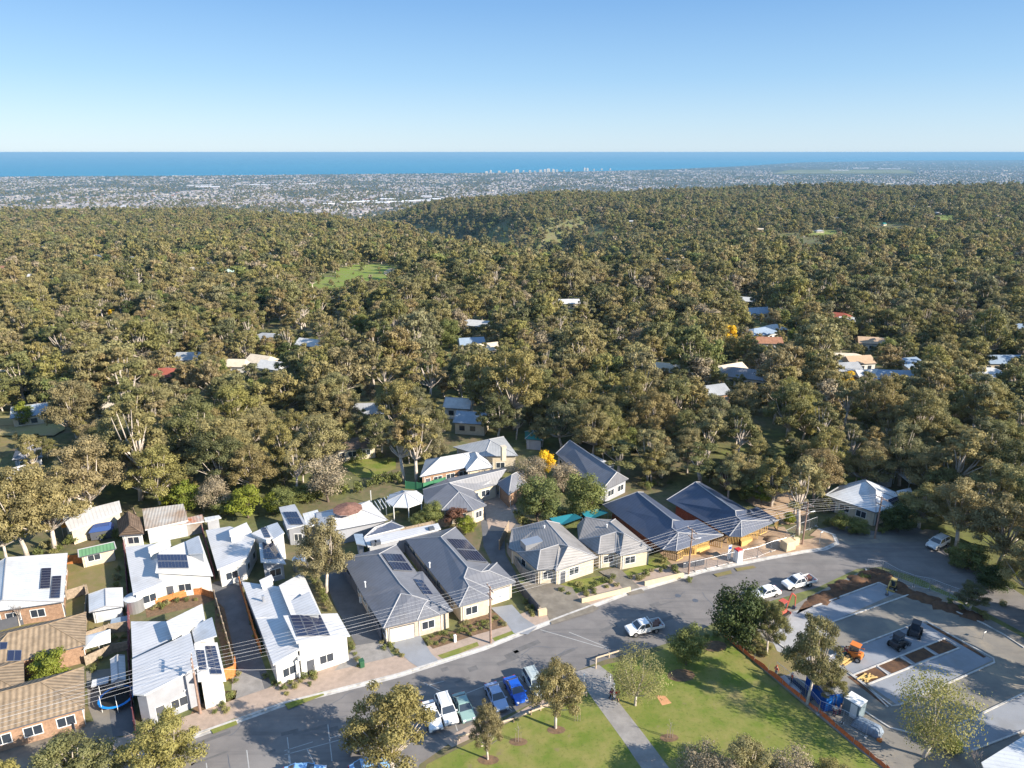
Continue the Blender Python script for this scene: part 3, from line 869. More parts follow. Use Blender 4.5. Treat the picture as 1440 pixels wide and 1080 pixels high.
# ------------------------------------------------------------------ dark-roofed pair on the street
h = house('bungalow', 'slate-roofed bungalow with two solar arrays, left of the dark pair facing the street', 'house', Cf(560, 560))
fp = traced(h, Cf, [(65,270,3),(375,235,5.1),(525,155,3),(695,385,3),(560,490,5.1),(745,380,3),(1000,710,3),(790,625,4.7),(655,585,5.1),(890,745,3),(700,795,3),(755,665,4.1),(415,860,3),(560,570,4.9),(245,592,3)],
    [(0,1,2),(0,14,13,8,4,1),(1,4,3,2),(4,8,7,6,5,3),(7,11,9,6),(11,10,9),(13,12,10,11,7,8),(14,12,13)], [0,14,12,10,9,6,5,3,2], SLATE_ROOF, mat('pale_brick_wall', (0.50, 0.42, 0.34), .9, .1, noise_amt=.15, noise_scale=3), fit=[(8,(4,5,6)),(7,(4,5,6))])
panel_array(h, Cf, [(400,232),(560,240),(665,385),(500,375)], 6, 2); panel_array(h, Cf, [(665,450),(740,460),(835,585),(755,580)], 2, 4)
vent(h, Cf, 262, 495, 4.2)
E_ = wall_edges(fp); Fr = sorted([e for e in E_ if e[3].y < -.5], key=lambda e: e[0].x)
if Fr:
    opening(h, Fr[0][0], Fr[0][1], .5, min(5.3, Fr[0][2] - .4), .02, 2.3, 'garage', .08)
    for e in Fr[1:]: dress(h, [e[0], e[1], e[1] + Vector((-.01, .01, 0))], only_front=True)
for e in E_:
    if e[3].x < -.5 and e[2] > 6:
        for k in range(4): opening(h, e[0], e[1], e[2] * (k + .3) / 4, e[2] * (k + .3) / 4 + 1.5, 1.0, 2.2)

h = house('bungalow', 'slate-roofed bungalow with one long solar array, right of the dark pair facing the street', 'house', Cg(560, 500))
fp = traced(h, Cg, [(75,205,3),(430,180,5.2),(580,80,3),(925,455,3),(705,490,5.2),(840,535,4.7),(1000,440,3),(915,520,4.7),(1190,635,3),(940,715,3),(665,595,4.6),(715,680,4.3),(615,888,3),(935,800,3)],
    [(0,1,2),(0,12,11,10,4,1),(1,4,5,3,2),(3,5,7,6),(6,7,8),(4,10,9,8,7,5),(11,12,13),(10,11,13,9)], [0,12,13,9,8,6,3,2], SLATE_ROOF, CREAMW)
panel_array(h, Cg, [(490,200),(680,210),(905,445),(700,425)], 7, 2)
vent(h, Cg, 318, 470, 4.2)
E_ = wall_edges(fp); Fr = sorted([e for e in E_ if e[3].y < -.5], key=lambda e: e[0].x)
for k, e in enumerate(Fr):
    if k == len(Fr) - 1 and e[2] > 3.4: opening(h, e[0], e[1], .5, min(5.3, e[2] - .4), .02, 2.3, 'garage', .08)
    else: dress(h, [e[0], e[1], e[1] + Vector((-.01, .01, 0))], only_front=True)
for e in E_:
    if e[3].x < -.5 and e[2] > 6:
        for k in range(4): opening(h, e[0], e[1], e[2] * (k + .3) / 4, e[2] * (k + .3) / 4 + 1.2, 1.0, 2.2)

# ------------------------------------------------------------------ twin cream villas
h = house('villa', 'grey-tiled cream villa at the left of the twin pair, with brick porch', 'house', Ch(450, 450))
fp = traced(h, Ch, [(95,440,2.9),(125,275,2.9),(545,225,2.9),(425,200,5.2),(880,525,2.9),(620,425,5.2),(510,645,2.9),(553,445,4.5),(490,625,2.9),(345,635,2.9),(375,460,4.6),(538,410,5.0),(170,480,2.9)],
    [(3,5,4,2),(5,7,6,4),(11,8,6,7,5),(10,9,8,11),(12,9,10),(0,12,10,11,5,3,1),(1,3,2)], [1,0,12,9,8,6,4,2], STONE_ROOF, CREAMW)
dress(h, fp, seed=3)
box = MB(); c = Ch(300, 400, 3.9); box.box(c, (3.2, 2.0, 1.0), 0.45); child(box, 'roof_box', STEEL, h)  # steel box added where the roof has a shaded courtyard recess
vent(h, Ch, 410, 270, 4.8)
h = house('villa', 'grey-tiled cream villa at the right of the twin pair, beside the house under construction', 'house', Ch(1000, 420))
fp = traced(h, Ch, [(700,245,2.9),(775,170,5.0),(990,215,5.2),(1035,185,2.9),(1370,458,2.9),(1110,315,5.2),(1035,480,2.9),(1045,300,5.0),(1090,330,4.7),(885,495,2.9),(905,340,4.6),(712,368,2.9),(1080,510,2.9)],
    [(5,8,12,4),(7,6,12,8,5),(10,9,6,7),(11,9,10),(0,11,10,7,5,2,1),(2,5,4,3),(0,1,2,3)], [0,11,9,6,12,4,3], STONE_ROOF, CREAMW)
dress(h, fp, seed=4)
vent(h, Ch, 960, 260, 4.8)

# ------------------------------------------------------------------ houses under construction
h = house('house_under_construction', 'navy-roofed house under construction with open timber frame, behind the power pole', 'house', Ci(450, 380))
fp = traced(h, Ci, [(40,265,3.1),(300,170,5.8),(345,172,3.1),(670,395,3.1),(565,378,5.8),(750,375,3.1),(945,493,3.1),(560,440,5.1),(608,475,4.8),(590,610,3.1),(490,600,3.1),(395,530,3.1)],
    [(0,11,10,8,7,4,1),(1,4,3,2),(4,7,8,6,5,3),(8,9,6),(8,10,9),(0,1,2)], [0,11,10,9,6,5,3,2], NAVY_ROOF, None, ins=1.1)
UC1 = h; UCF1 = fp
h = house('house_under_construction', 'navy-roofed house under construction at the corner end of the row', 'house', Ci(900, 300))
fp = traced(h, Ci, [(520,228,3.1),(735,95,5.8),(775,95,3.1),(1130,305,3.1),(1035,310,5.8),(1200,283,3.1),(1360,380,3.1),(1040,350,5.2),(1080,385,4.8),(1080,505,3.1),(990,500,3.1),(850,415,3.1)],
    [(0,11,10,8,7,4,1),(1,4,3,2),(4,7,8,6,5,3),(8,9,6),(8,10,9),(0,1,2)], [0,11,10,9,6,5,3,2], NAVY_ROOF, None, ins=1.1)
UC2 = h; UCF2 = fp
for (par, q) in ((UC1, [(62,275,0),(380,520,0),(520,470,0),(690,405,0),(340,205,0)]), (UC2, [(545,238,0),(830,415,0),(960,400,0),(1130,320,0),(780,120,0)])):
    w_ = [Ci(a_, b_, 3.1) for a_, b_, _ in q]; w_ = inset(w_, .9); mb = MB(); mb.prism([(p.x, p.y) for p in w_], -.1, 3.05); child(mb, 'wall', BRICKR, par)
def frames(parent, T, a, b, n, z=2.9):
    """open stud wall: plates and studs"""
    a = T(*a, 0); b = T(*b, 0); mb = MB()
    mb.tube([a + Vector((0,0,z)), b + Vector((0,0,z))], .07, 4); mb.tube([a + Vector((0,0,.06)), b + Vector((0,0,.06))], .07, 4); mb.tube([a + Vector((0,0,z*.5)), b + Vector((0,0,z*.5))], .05, 4)
    for i in range(n + 1):
        p = a.lerp(b, i / n); mb.tube([p, p + Vector((0, 0, z))], .06, 4)
    child(mb, 'stud_frame', TIMBER, parent)
for (a, b, n) in [((495,665),(590,690),7),((590,690),(640,665),4),((640,650),(740,640),7),((700,640),(830,600),9),((840,570),(930,590),6)]: frames(UC1, Ci, a, b, n)
for (a, b, n) in [((975,555),(1065,570),8),((1065,570),(1090,540),4),((1100,545),(1200,530),8),((1200,500),(1270,470),5),((1330,430),(1350,460),3)]: frames(UC2, Ci, a, b, n)
for (par, q) in ((UC1, [(700,600),(815,570),(840,610),(720,640)]), (UC2, [(1050,540),(1140,520),(1160,555),(1080,580)])):
    mb = MB(); mb.prism([(Ci(x, y).x, Ci(x, y).y) for x, y in q], 0.0, 0.9); child(mb, 'timber_stack', TIMBER, par)

# ------------------------------------------------------------------ white split-skillion houses
def H(label, at): return house('white_house', label, 'house', at)
h = H('white split-roofed house with one wide solar array, at the back left of the shared driveway', Cc(350, 430))
fA = slab(h, [Cc(72,310,3.2),Cc(122,612,3.2),Cc(310,535,3.6),Cc(258,290,3.6)], WHITE_ROOF, WHITEW)
fB = slab(h, [Cc(285,345,5.0),Cc(262,470,5.0),Cc(625,470,3.7),Cc(540,240,3.7)], WHITE_ROOF, WHITEW)
slab(h, [Cc(215,310,5.1),Cc(222,345,5.1),Cc(362,298,4.2),Cc(355,250,4.2)], WHITE_ROOF, WHITEW, ins=.15, z0=3.2)
slab(h, [Cc(455,275,4.4),Cc(472,355,4.4),Cc(568,350,5.2),Cc(535,240,5.2)], PALE_ROOF, WHITEW, ins=.15, z0=3.4)
panel_array(h, Cc, [(270,362),(460,362),(475,450),(285,450)], 9, 2)
dress(h, fA, seed=7); dress(h, fB, seed=8, garage=True)
h = H('white split-roofed house at the back right of the shared driveway, dappled with tree shade', Cc(800, 350))
fA = slab(h, [Cc(582,205,3.4),Cc(655,455,3.4),Cc(838,372,4.2),Cc(905,235,4.4),Cc(735,180,3.9)], WHITE_ROOF, WHITEW)
slab(h, [Cc(728,205,5.2),Cc(735,242,5.2),Cc(872,208,4.3),Cc(840,155,4.3)], WHITE_ROOF, WHITEW, ins=.15, z0=3.4)
fB = slab(h, [Cc(918,285,4.3),Cc(930,405,4.3),Cc(1088,398,3.3),Cc(1015,272,3.3)], WHITE_ROOF, GREYW)
slab(h, [Cc(870,225,4.9),Cc(965,268,4.9),Cc(1005,262,4.2),Cc(965,180,4.2)], WHITE_ROOF, WHITEW, ins=.15, z0=3.4)
slab(h, [Cc(968,178,4.4),Cc(1005,268,4.4),Cc(1080,225,5.0),Cc(1035,155,5.0)], PALE_ROOF, WHITEW, ins=.15, z0=0)
panel_array(h, Cc, [(938,285),(1008,285),(1060,385),(950,388)], 4, 3); panel_array(h, Cc, [(930,195),(962,190),(995,255),(958,255)], 1, 4)
dress(h, fA, seed=9); dress(h, fB, seed=10)
h = H('white split-roofed house at the front left of the shared driveway, behind the street gum tree', Cb(1100, 350))
slab(h, [Cb(828,152,3.9),Cb(838,385,3.9),Cb(1088,262,4.3),Cb(1052,152,4.3)], WHITE_ROOF, WHITEW)
slab(h, [Cb(1052,152,5.6),Cb(1090,262,5.6),Cb(1298,140,4.4),Cb(1280,40,4.4)], WHITE_ROOF, WHITEW)
fA = slab(h, [Cb(835,392,4.5),Cb(842,612,4.5),Cb(915,622,4.6),Cb(1255,440,5.6),Cb(1205,222,5.6)], WHITE_ROOF, GREYW)
slab(h, [Cb(1208,188,4.4),Cb(1232,288,4.4),Cb(1372,240,5.5),Cb(1342,125,5.5)], PALE_ROOF, WHITEW, z0=0)
fB = slab(h, [Cb(1228,292,4.6),Cb(1252,528,4.6),Cb(1430,520,3.7),Cb(1375,285,3.7)], WHITE_ROOF, WHITEW)
slab(h, [Cb(1135,515,3.0),Cb(1165,590,3.0),Cb(1255,530,3.0),Cb(1225,478,3.0)], WHITE_ROOF, None)
panel_array(h, Cb, [(1240,338),(1290,338),(1310,465),(1262,465)], 2, 5); panel_array(h, Cb, [(1298,312),(1362,312),(1405,490),(1332,490)], 2, 7)
dress(h, fA, seed=11); dress(h, fB, seed=12)
h = H('white split-roofed house with an eighteen-panel array, right of the shared driveway by the street', Cd(800, 220))
slab(h, [Cc(810,530,3.9),Cc(898,760,3.9),Cc(1118,745,4.4),Cc(1045,562,4.4)], WHITE_ROOF, GREYW)
slab(h, [Cc(1045,555,5.4),Cc(1122,745,5.4),Cc(1315,742,4.3),Cc(1195,472,4.3)], WHITE_ROOF, WHITEW)
slab(h, [Cc(920,522,5.0),Cc(935,558,5.0),Cc(1012,515,4.5),Cc(998,485,4.5)], WHITE_ROOF, WHITEW, ins=.15, z0=3.4)
slab(h, [Cc(1120,655,5.2),Cc(1150,740,5.2),Cc(1305,735,5.7),Cc(1235,592,5.7)], WHITE_ROOF, WHITEW, ins=.15, z0=4)
fA = slab(h, [Cd(540,130,3.8),Cd(648,425,3.8),Cd(822,325,4.3),Cd(718,118,4.3)], WHITE_ROOF, WHITEW)
fB = slab(h, [Cd(712,115,5.6),Cd(795,285,5.6),Cd(1135,242,4.1),Cd(1055,100,4.1)], WHITE_ROOF, WHITEW)
slab(h, [Cd(795,330,3.2),Cd(805,398,3.2),Cd(905,342,3.2),Cd(872,288,3.2)], PALE_ROOF, None)
panel_array(h, Cd, [(748,118),(945,112),(1010,245),(798,252)], 3, 6)
dress(h, fA, seed=13); dress(h, fB, seed=14, garage=True)
for cx, cy in ((805,398),(900,345)):
    mb = MB(); p = Cd(cx, cy, 3.0); mb.tube([(p.x, p.y, 0), (p.x, p.y, 3.0)], .12, 6); child(mb, 'porch_post', TRIM, h)
mb = MB(); p = Cc(945, 635, 4.6); mb.tube([(p.x, p.y, 4.1), (p.x, p.y, 5.0)], .18, 8); child(mb, 'flue', STEEL, h)

h = house('white_house', 'white hip-roofed house with a solar-covered garage, behind the tall street gum', 'house', Ce(480, 220))
fp = hiprect(h, [Ce(300,318,3), Ce(745,232,3), Ce(628,108,3), Ce(290,185,3)], 1.5, WHITE_ROOF, GREYW)
fp2 = slab(h, [Ce(55,150,3.3),Ce(106,288,3.3),Ce(230,262,4.0),Ce(155,130,4.0)], WHITE_ROOF, GREYW)
panel_array(h, Ce, [(82,182),(168,180),(213,262),(128,262)], 5, 2)
slab(h, [Ce(205,190,2.8),Ce(232,282,2.8),Ce(330,235,2.8),Ce(300,165,2.8)], PALE_ROOF, GREYW)
dress(h, fp2, seed=20, garage=True)
h = house('long_house', 'low white-roofed wing running behind the dark-roofed pair', 'house', Ce(850, 320))
fp = slab(h, [Ce(592,345,2.9),Ce(618,398,2.9),Ce(1080,292,2.9),Ce(1062,250,3.1)], WHITE_ROOF, GREYW)
hiprect(h, [Ce(595,338,2.9), Ce(848,275,2.9), Ce(770,232,2.9), Ce(640,300,2.9)], .8, NAVY_ROOF, GREYW, edge=TRIM)
slab(h, [Ce(528,318,2.8),Ce(545,380,2.8),Ce(608,392,2.8),Ce(585,318,2.8)], BLUE_ROOF, GREYW)
for cx, cy in ((655,375),(680,372),(1020,285)):
    mb = MB(); p = Ce(cx, cy, 3.2); mb.box(p, (.9, .9, .5), .4); child(mb, 'rooftop_unit', DTRIM, h)
# round pavilion
h = house('pavilion', 'pale faceted pavilion roof with white rafters behind the white hip-roofed house', 'pavilion', Ce(850, 90))
c = Ce(855, 95, 2.8); Vv = [c + Vector((3.6 * math.cos(k * PI / 4 + .3), 3.6 * math.sin(k * PI / 4 + .3), 0)) for k in range(8)] + [c + Vector((0, 0, 1.3))]
roof_mesh(h, Vv, [(k, (k+1) % 8, 8) for k in range(8)], PALE_ROOF)
for k in range(8):
    mb = MB(); v = Vv[k]; mb.tube([(v.x, v.y, 0), (v.x, v.y, 2.8)], .1, 5); child(mb, 'post', TRIM, h)
h = house('pergola', 'white-framed pergola with open rafters beside the pavilion', 'pergola', Ce(720, 130))
for k in range(7):
    mb = MB(); a = Ce(640 + k * 20, 120 - k * 8, 2.7); mb.tube([a, a + Vector((1.6, -3.4, 0))], .08, 4); child(mb, 'rafter', TRIM, h)
for cx, cy in ((640,125),(700,185),(780,160)):
    mb = MB(); a = Ce(cx, cy, 0); mb.tube([a, a + Vector((0, 0, 2.7))], .09, 4); child(mb, 'post', TRIM, h)
h = house('sun_umbrella', 'brown segmented garden umbrella above the white hip roof', 'umbrella', Ce(490, 160))
c = Ce(490, 160, 4.7); Vv = [c + Vector((2.6 * math.cos(k * PI / 5), 2.6 * math.sin(k * PI / 5), 0)) for k in range(10)] + [c + Vector((0, 0, .7))]
roof_mesh(h, Vv, [(k, (k+1) % 10, 10) for k in range(10)], mat('brown_canvas', (.22,.12,.09), .9, .1, noise_amt=.3, noise_scale=2), name='canopy', th=.03)
mb = MB(); mb.tube([(c.x, c.y, 0), (c.x, c.y, 5.3)], .06, 6); child(mb, 'pole', TRIM, h)

# ------------------------------------------------------------------ back row
h = house('house', 'grey-roofed L-shaped house around a paved court, behind the garden trees', 'house', Cj(400, 400))
fp = traced(h, Cj, [(65,385,3),(225,345,4.9),(575,262,4.9),(520,352,3),(375,392,3),(285,400,4.7),(455,482,3),(372,514,3),(180,512,3),(78,470,3),(560,250,3),(215,318,3)],
   [(1,4,3,2),(0,9,8,5,1),(5,8,7),(5,7,6),(1,5,6,4),(0,1,11),(11,1,2,10)], [0,9,8,7,6,4,3,10,11], SLATE_ROOF, CREAMW)
hiprect(h, [Cj(590,420,3.05), Cj(700,345,3.05), Cj(680,268,3.05), Cj(515,345,3.05)], 1.9, SLATE_ROOF, BRICKW)
dress(h, fp, seed=30)
h = house('long_house', 'long cream-walled house with pale grey roof and chimney, at the edge of the wood', 'house', Cj(330, 180))
fp = hiprect(h, [Cj(45,308,3), Cj(420,232,3), Cj(420,148,3), Cj(80,200,3)], 1.6, PALE_ROOF, BRICKW)
fp2 = hiprect(h, [Cj(330,275,3.1), Cj(495,248,3.1), Cj(440,180,3.1), Cj(310,170,3.1)], 1.6, PALE_ROOF, CREAMW, along='y', hip=.8)
fp3 = hiprect(h, [Cj(440,182,3.8), Cj(648,178,3.8), Cj(560,60,3.8), Cj(250,125,3.8)], 2.0, GREY_ROOF, CREAMW)
dress(h, fp, seed=31); dress(h, fp3, seed=32)
mb = MB(); p = Cj(558, 165, 5.0); mb.box((p.x, p.y, 5.0), (.9, .9, 3.0), .4); mb.box((p.x, p.y, 6.6), (1.1, 1.1, .2), .4); child(mb, 'chimney', CREAMW, h)
h = house('house', 'large dark-grey gabled house behind the bare and green garden trees', 'house', Cj(1130, 260))
fp = hiprect(h, [Cj(1150,405,3), Cj(1325,320,3), Cj(1010,128,3), Cj(880,165,3)], 2.4, SLATE_ROOF, GREYW, along='y', hip=.1, off=.4)
slab(h, [Cj(1060,178,4.6),Cj(1190,250,4.6),Cj(1240,235,4.1),Cj(1100,165,4.1)], WHITE_ROOF, GREYW, ins=.1, z0=3)
dress(h, fp, seed=33)
h = house('garden_hut', 'small teal-roofed hut among the gums behind the cream house', 'hut', Cj(735, 60))
fp = hiprect(h, [Cj(690,75,2.6), Cj(800,85,2.6), Cj(790,35,2.6), Cj(690,30,2.6)], 1.3, TEAL, GREYW)
h = house('cottage', 'brown-tiled cottage with a row of windows on a lawn among the gums', 'cottage', Co(210, 180))
fp = hiprect(h, [Co(108,198,2.8), Co(322,172,2.8), Co(308,118,2.8), Co(135,140,2.8)], 1.5, BROWN_ROOF, CREAMW)
dress(h, fp, seed=34, every=.9)
# corner house on the right
h = house('corner_house', 'pale grey hip-roofed corner house with solar panels, behind the road junction', 'house', Cl(650, 350))
fp = traced(h, Cl, [(430,345,3),(640,275,5.2),(690,435,3),(690,320,5.2),(850,385,3),(800,335,3),(640,262,3),(505,300,3)],
   [(0,2,3,1,7),(3,2,4),(1,3,4,5),(7,1,6),(1,5,6)], [0,2,4,5,6,7], PALE_ROOF, CREAMW)
slab(h, [Cl(795,325,3.6),Cl(820,372,3.6),Cl(885,350,3.6),Cl(865,308,3.6)], WHITE_ROOF, CREAMW)
panel_array(h, Cl, [(745,372),(800,352),(845,372),(775,400)], 6, 2)
dress(h, fp, seed=35)
h = house('outbuilding', 'blue-white sheet-roofed building under the gums right of the corner house', 'outbuilding', Cl(1010, 200))
fp = slab(h, [Cl(850,212,3.2),Cl(990,248,3.2),Cl(1150,190,3.2),Cl(1020,158,3.4)], PALE_ROOF, GREYW)
dress(h, fp, seed=36)
h = house('carport', 'open carport with a pale sheet roof behind the corner house', 'carport', Cl(830, 250))
slab(h, [Cl(790,225,2.8),Cl(860,282,2.8),Cl(925,268,2.8),Cl(850,220,2.8)], PALE_ROOF, None)
for cx, cy in ((790,225),(860,282),(925,268)):
    mb = MB(); a = Cl(cx, cy, 2.8); mb.tube([(a.x, a.y, 0), (a.x, a.y, 2.75)], .08, 5); child(mb, 'post', STEEL, h)
h = house('carport', 'flat weathered carport behind the gums left of the corner house', 'carport', Cl(730, 235))
slab(h, [Cl(690,235,2.6),Cl(700,255,2.6),Cl(790,250,2.6),Cl(770,228,2.6)], OLD_ROOF, GREYW)

# ------------------------------------------------------------------ left side
h = house('tiled_house', 'tan-tiled brick house with two wings round a lime tree, bottom left', 'house', Cb(250, 450))
hiprect(h, [Cb(-160,470,2.9), Cb(540,300,2.9), Cb(545,95,2.9), Cb(-160,255,2.9)], 1.9, TILE_ROOF, BRICKW)
fp = hiprect(h, [Cb(-260,925,2.9), Cb(535,700,2.9), Cb(532,440,2.9), Cb(-260,640,2.9)], 2.2, TILE_ROOF, BRICKW)
hiprect(h, [Cb(-260,700,2.95), Cb(155,600,2.95), Cb(150,400,2.95), Cb(-260,430,2.95)], 1.2, TILE_ROOF, BRICKW, along='y')
panel_array(h, Cb, [(52,335),(140,335),(135,405),(45,408)], 2, 1); panel_array(h, Cb, [(0,285),(52,285),(45,330),(0,335)], 1, 1)
dress(h, fp, seed=40)
h = house('old_house', 'wide pale-roofed brick house with two solar strips at the left edge', 'house', Ca(200, 720))
fp = hiprect(h, [Ca(-120,912,3), Ca(402,838,3), Ca(428,532,3), Ca(-100,640,3)], 1.5, PALE_ROOF, BRICKW, hip=.05, off=.72)
panel_array(h, Ca, [(262,630),(326,628),(318,755),(250,760)], 1, 8); panel_array(h, Ca, [(330,680),(390,677),(380,818),(315,820)], 1, 8)
dress(h, fp, seed=41)
h = house('shed', 'cream garden shed with a green gabled roof', 'shed', Ca(610, 520))
fp = hiprect(h, [Ca(498,556,2.3), Ca(734,502,2.3), Ca(722,462,2.3), Ca(492,512,2.3)], .7, GREEN_ROOF, CREAMW, hip=.05)
dress(h, fp, 2.3, seed=42)
h = house('shed', 'light grey corrugated shed between the tiled house and the white houses', 'shed', Ca(670, 830))
fp = hiprect(h, [Ca(563,905,2.2), Ca(782,868,2.2), Ca(776,750,2.2), Ca(560,792,2.2)], .5, PALE_ROOF, PALE_ROOF, hip=.05, along='y')
h = house('shed', 'small white garden shed by the trampoline', 'shed', Cb(750, 450))
fp = hiprect(h, [Cb(705,545,2.0), Cb(797,525,2.0), Cb(790,368,2.0), Cb(697,395,2.0)], .4, WHITE_ROOF, WHITEW, hip=.05, along='y')
h = house('old_cottage', 'small old cottage with brown roof and white gable behind the sheds', 'cottage', Ca(820, 380))
fp = hiprect(h, [Ca(755,420,2.8), Ca(910,408,2.8), Ca(900,318,2.8), Ca(740,330,2.8)], 1.8, BROWN_ROOF, WHITEW, hip=.05, along='y')
dress(h, fp, seed=43)
h = house('old_shed', 'long old farm shed with weathered roof and rusty lean-to', 'shed', Ca(1050, 320))
fp = slab(h, [Ca(900,250,4.0),Ca(918,382,3.0),Ca(1192,328,3.0),Ca(1160,218,4.0)], OLD_ROOF, PALE_ROOF)
slab(h, [Ca(1005,345,2.9),Ca(1010,372,2.6),Ca(1292,322,2.6),Ca(1280,285,2.9)], RUST_ROOF, OLD_ROOF, z0=0)
slab(h, [Ca(1290,305,2.4),Ca(1300,330,2.4),Ca(1400,305,2.4),Ca(1385,290,2.4)], PALE_ROOF, GREYW)
h = house('long_shed', 'long white-roofed building behind the big spreading gum at left', 'shed', Ca(580, 280))
fp = slab(h, [Ca(385,290,3.9),Ca(440,388,3.0),Ca(772,275,3.0),Ca(755,198,3.9)], WHITE_ROOF, CREAMW)
h = house('shade_sail', 'orange canvas awning beside the long white-roofed building', 'awning', Ca(405, 340))
slab(h, [Ca(378,318,2.6),Ca(388,372,2.3),Ca(432,362,2.3),Ca(425,308,2.6)], mat('orange_canvas', (.75,.27,.02), .8, .2), None, th=.04, edge=mat('orange_canvas', (.75,.27,.02)))
for cx, cy in ((380,320),(390,370),(430,360)):
    mb = MB(); a = Ca(cx, cy, 2.4); mb.tube([(a.x, a.y, 0), (a.x, a.y, 2.4)], .05, 5); child(mb, 'post', STEEL, h)
h = house('covered_trailer', 'box trailer under a bulging dark blue cover in the back yard', 'trailer', Ca(655, 400))
mb = MB(); c = Ca(655, 430, 0); mb.box(c + Vector((0, 0, 1.0)), (3.4, 1.9, 1.6), .35); child(mb, 'tray', DARKW, h)
mb = MB(); mb.box(c + Vector((0, 0, 2.1)), (3.7, 2.2, .7), .35, taper=.7); child(mb, 'cover', mat('blue_tarp', (.03,.07,.22), .5, .4), h)
for sx in (-1, 1):
    mb = MB(); q = c + Vector((sx * .3, -sx * 1.0, .3)); mb.tube([q, q + Vector((.1, -.2, 0))], .3, 10); child(mb, 'wheel', DARKW, h)
for (lab, cc, rr) in (('blue-roofed dark house half hidden at the far left', [Cs(60,385,3), Cs(215,370,3), Cs(210,318,3), Cs(80,330,3)], SLATE_ROOF),
                      ('white-roofed house below the dark one at the far left', [Cs(15,500,3), Cs(165,455,3), Cs(175,415,3), Cs(5,455,3)], WHITE_ROOF)):
    h = house('house', lab, 'house', cc[0]); fp = hiprect(h, cc, 1.5, rr, GREYW, hip=.6); dress(h, fp, seed=50)

# houses that show between the trees of the wood
PAL = {'white': mat('dull_white_roof', (.46,.46,.45), .6, .3, noise_amt=.1), 'grey': GREY_ROOF, 'cream': mat('cream_roof', (.55,.47,.36), .7, .2, noise_amt=.1), 'mint': MINT_ROOF, 'orange': ORANGE_ROOF, 'blue': BLUE_ROOF, 'pink': PINK_ROOF,
       'red': RED_ROOF, 'teal': TEAL, 'tan': mat('tan_roof', (.42,.30,.20), .8, .2, noise_amt=.1), 'dark': SLATE_ROOF}
NAMES = {'white': 'white', 'grey': 'grey', 'cream': 'cream', 'mint': 'pale green', 'orange': 'orange', 'blue': 'pale blue', 'pink': 'pinkish', 'red': 'red', 'teal': 'teal', 'tan': 'tan', 'dark': 'dark slate'}
def where(px, py):
    hz = ['at the far left edge', 'left of the left-hand clearing', 'in the left wood', 'left of the gully', 'in the middle wood', 'right of the gully', 'on the right slope', 'in the right-hand hollow', 'near the right edge'][min(8, int(px / 160))]
    vt = 'just under the skyline' if py < 318 else ('on the far hill' if py < 350 else ('on the upper slope' if py < 400 else ('halfway down the wood' if py < 470 else 'low in the wood')))
    return vt, hz
CNT = {}
for k, (x, y, z, px, py, wd, dp, c, rt) in enumerate(sorted([q for q in FH if q[7]], key=lambda q: (q[3]))):
    r_ = random.Random(k * 7 + 1)
    rz = r_.uniform(-.45, .5)
    vt, hz = where(px, py)
    base = f'{NAMES[c]}-roofed {"shed" if wd < 11 else ("bungalow" if wd > 15 else "house")} {vt} {hz}'
    CNT.setdefault(base, []).append(k)
    n_ = len(CNT[base])
    lab = base if n_ == 1 else base + f', {["", "next one to the right", "third along", "fourth along", "fifth along"][n_ - 1]}'
    e = empty('woodland_house', Vector((x, y, z)), lab, 'house', 0, 'houses showing between the trees')
    cs, sn = math.cos(rz), math.sin(rz)
    def q_(a, b, zz): return Vector((x + a * cs - b * sn, y + a * sn + b * cs, z + zz))
    cr_ = [q_(-wd/2, -dp/2, 3), q_(wd/2, -dp/2, 3), q_(wd/2, dp/2, 3), q_(-wd/2, dp/2, 3)]
    wm = r_.choice([WHITEW, CREAMW, BRICKW, CREAMW])
    if rt == 'skillion': roof_mesh(e, [cr_[0], cr_[1], cr_[2] + Vector((0,0,1.4)), cr_[3] + Vector((0,0,1.4))], [(0,1,2,3)], PAL[c])
    else: hiprect(e, cr_, 1.9, PAL[c], wm, hip=1.0 if rt == 'hip' else .05, walls=False)
    mb = MB(); mb.prism([(p.x, p.y) for p in inset(cr_, .4)], z - 2.0, z + 2.98); child(mb, 'wall', wm, e)
    fw = inset(cr_, .4); A0, B0 = sorted([(fw[i], fw[(i+1) % 4]) for i in range(4)], key=lambda s_: (s_[0].y + s_[1].y))[0]
    d_ = (B0 - A0).normalized(); L_ = (B0 - A0).length; nn_ = Vector((d_.y, -d_.x))
    for s_ in range(int(L_ // 2.6)):
        c0 = A0 + d_ * (1.0 + s_ * 2.6); mb = MB()
        mb.box((c0.x + d_.x * .7 + nn_.x * .02, c0.y + d_.y * .7 + nn_.y * .02, z + 1.6), (1.3, .08, 1.2), math.atan2(d_.y, d_.x)); child(mb, 'window', GLASS, e)
# ------------------------------------------------------------------ ground surfaces
ASPH = mat('asphalt', (0.20, 0.185, 0.175), 0.9, 0.2, rgb2=(0.155, 0.145, 0.14), noise_scale=0.35)
ASPHD = mat('driveway_asphalt', (0.13, 0.13, 0.135), 0.9, 0.2, noise_amt=0.15, noise_scale=0.5)
PAVE = mat('clay_paving', (0.40, 0.31, 0.25), 0.9, 0.1, rgb2=(0.33, 0.26, 0.21), noise_scale=1.5)
PAVEG = mat('grey_paving', (0.26, 0.245, 0.23), 0.9, 0.1, noise_amt=0.15, noise_scale=0.7)
AGG = mat('exposed_aggregate', (0.21, 0.185, 0.15), 0.9, 0.1, noise_amt=0.2, noise_scale=0.5)
CONCL = mat('pale_concrete', (0.25, 0.26, 0.28), 0.85, 0.2, noise_amt=0.08, noise_scale=0.3)
KERBM = mat('kerb_concrete', (0.48, 0.46, 0.43), 0.9, 0.2, noise_amt=0.12, noise_scale=1.5)
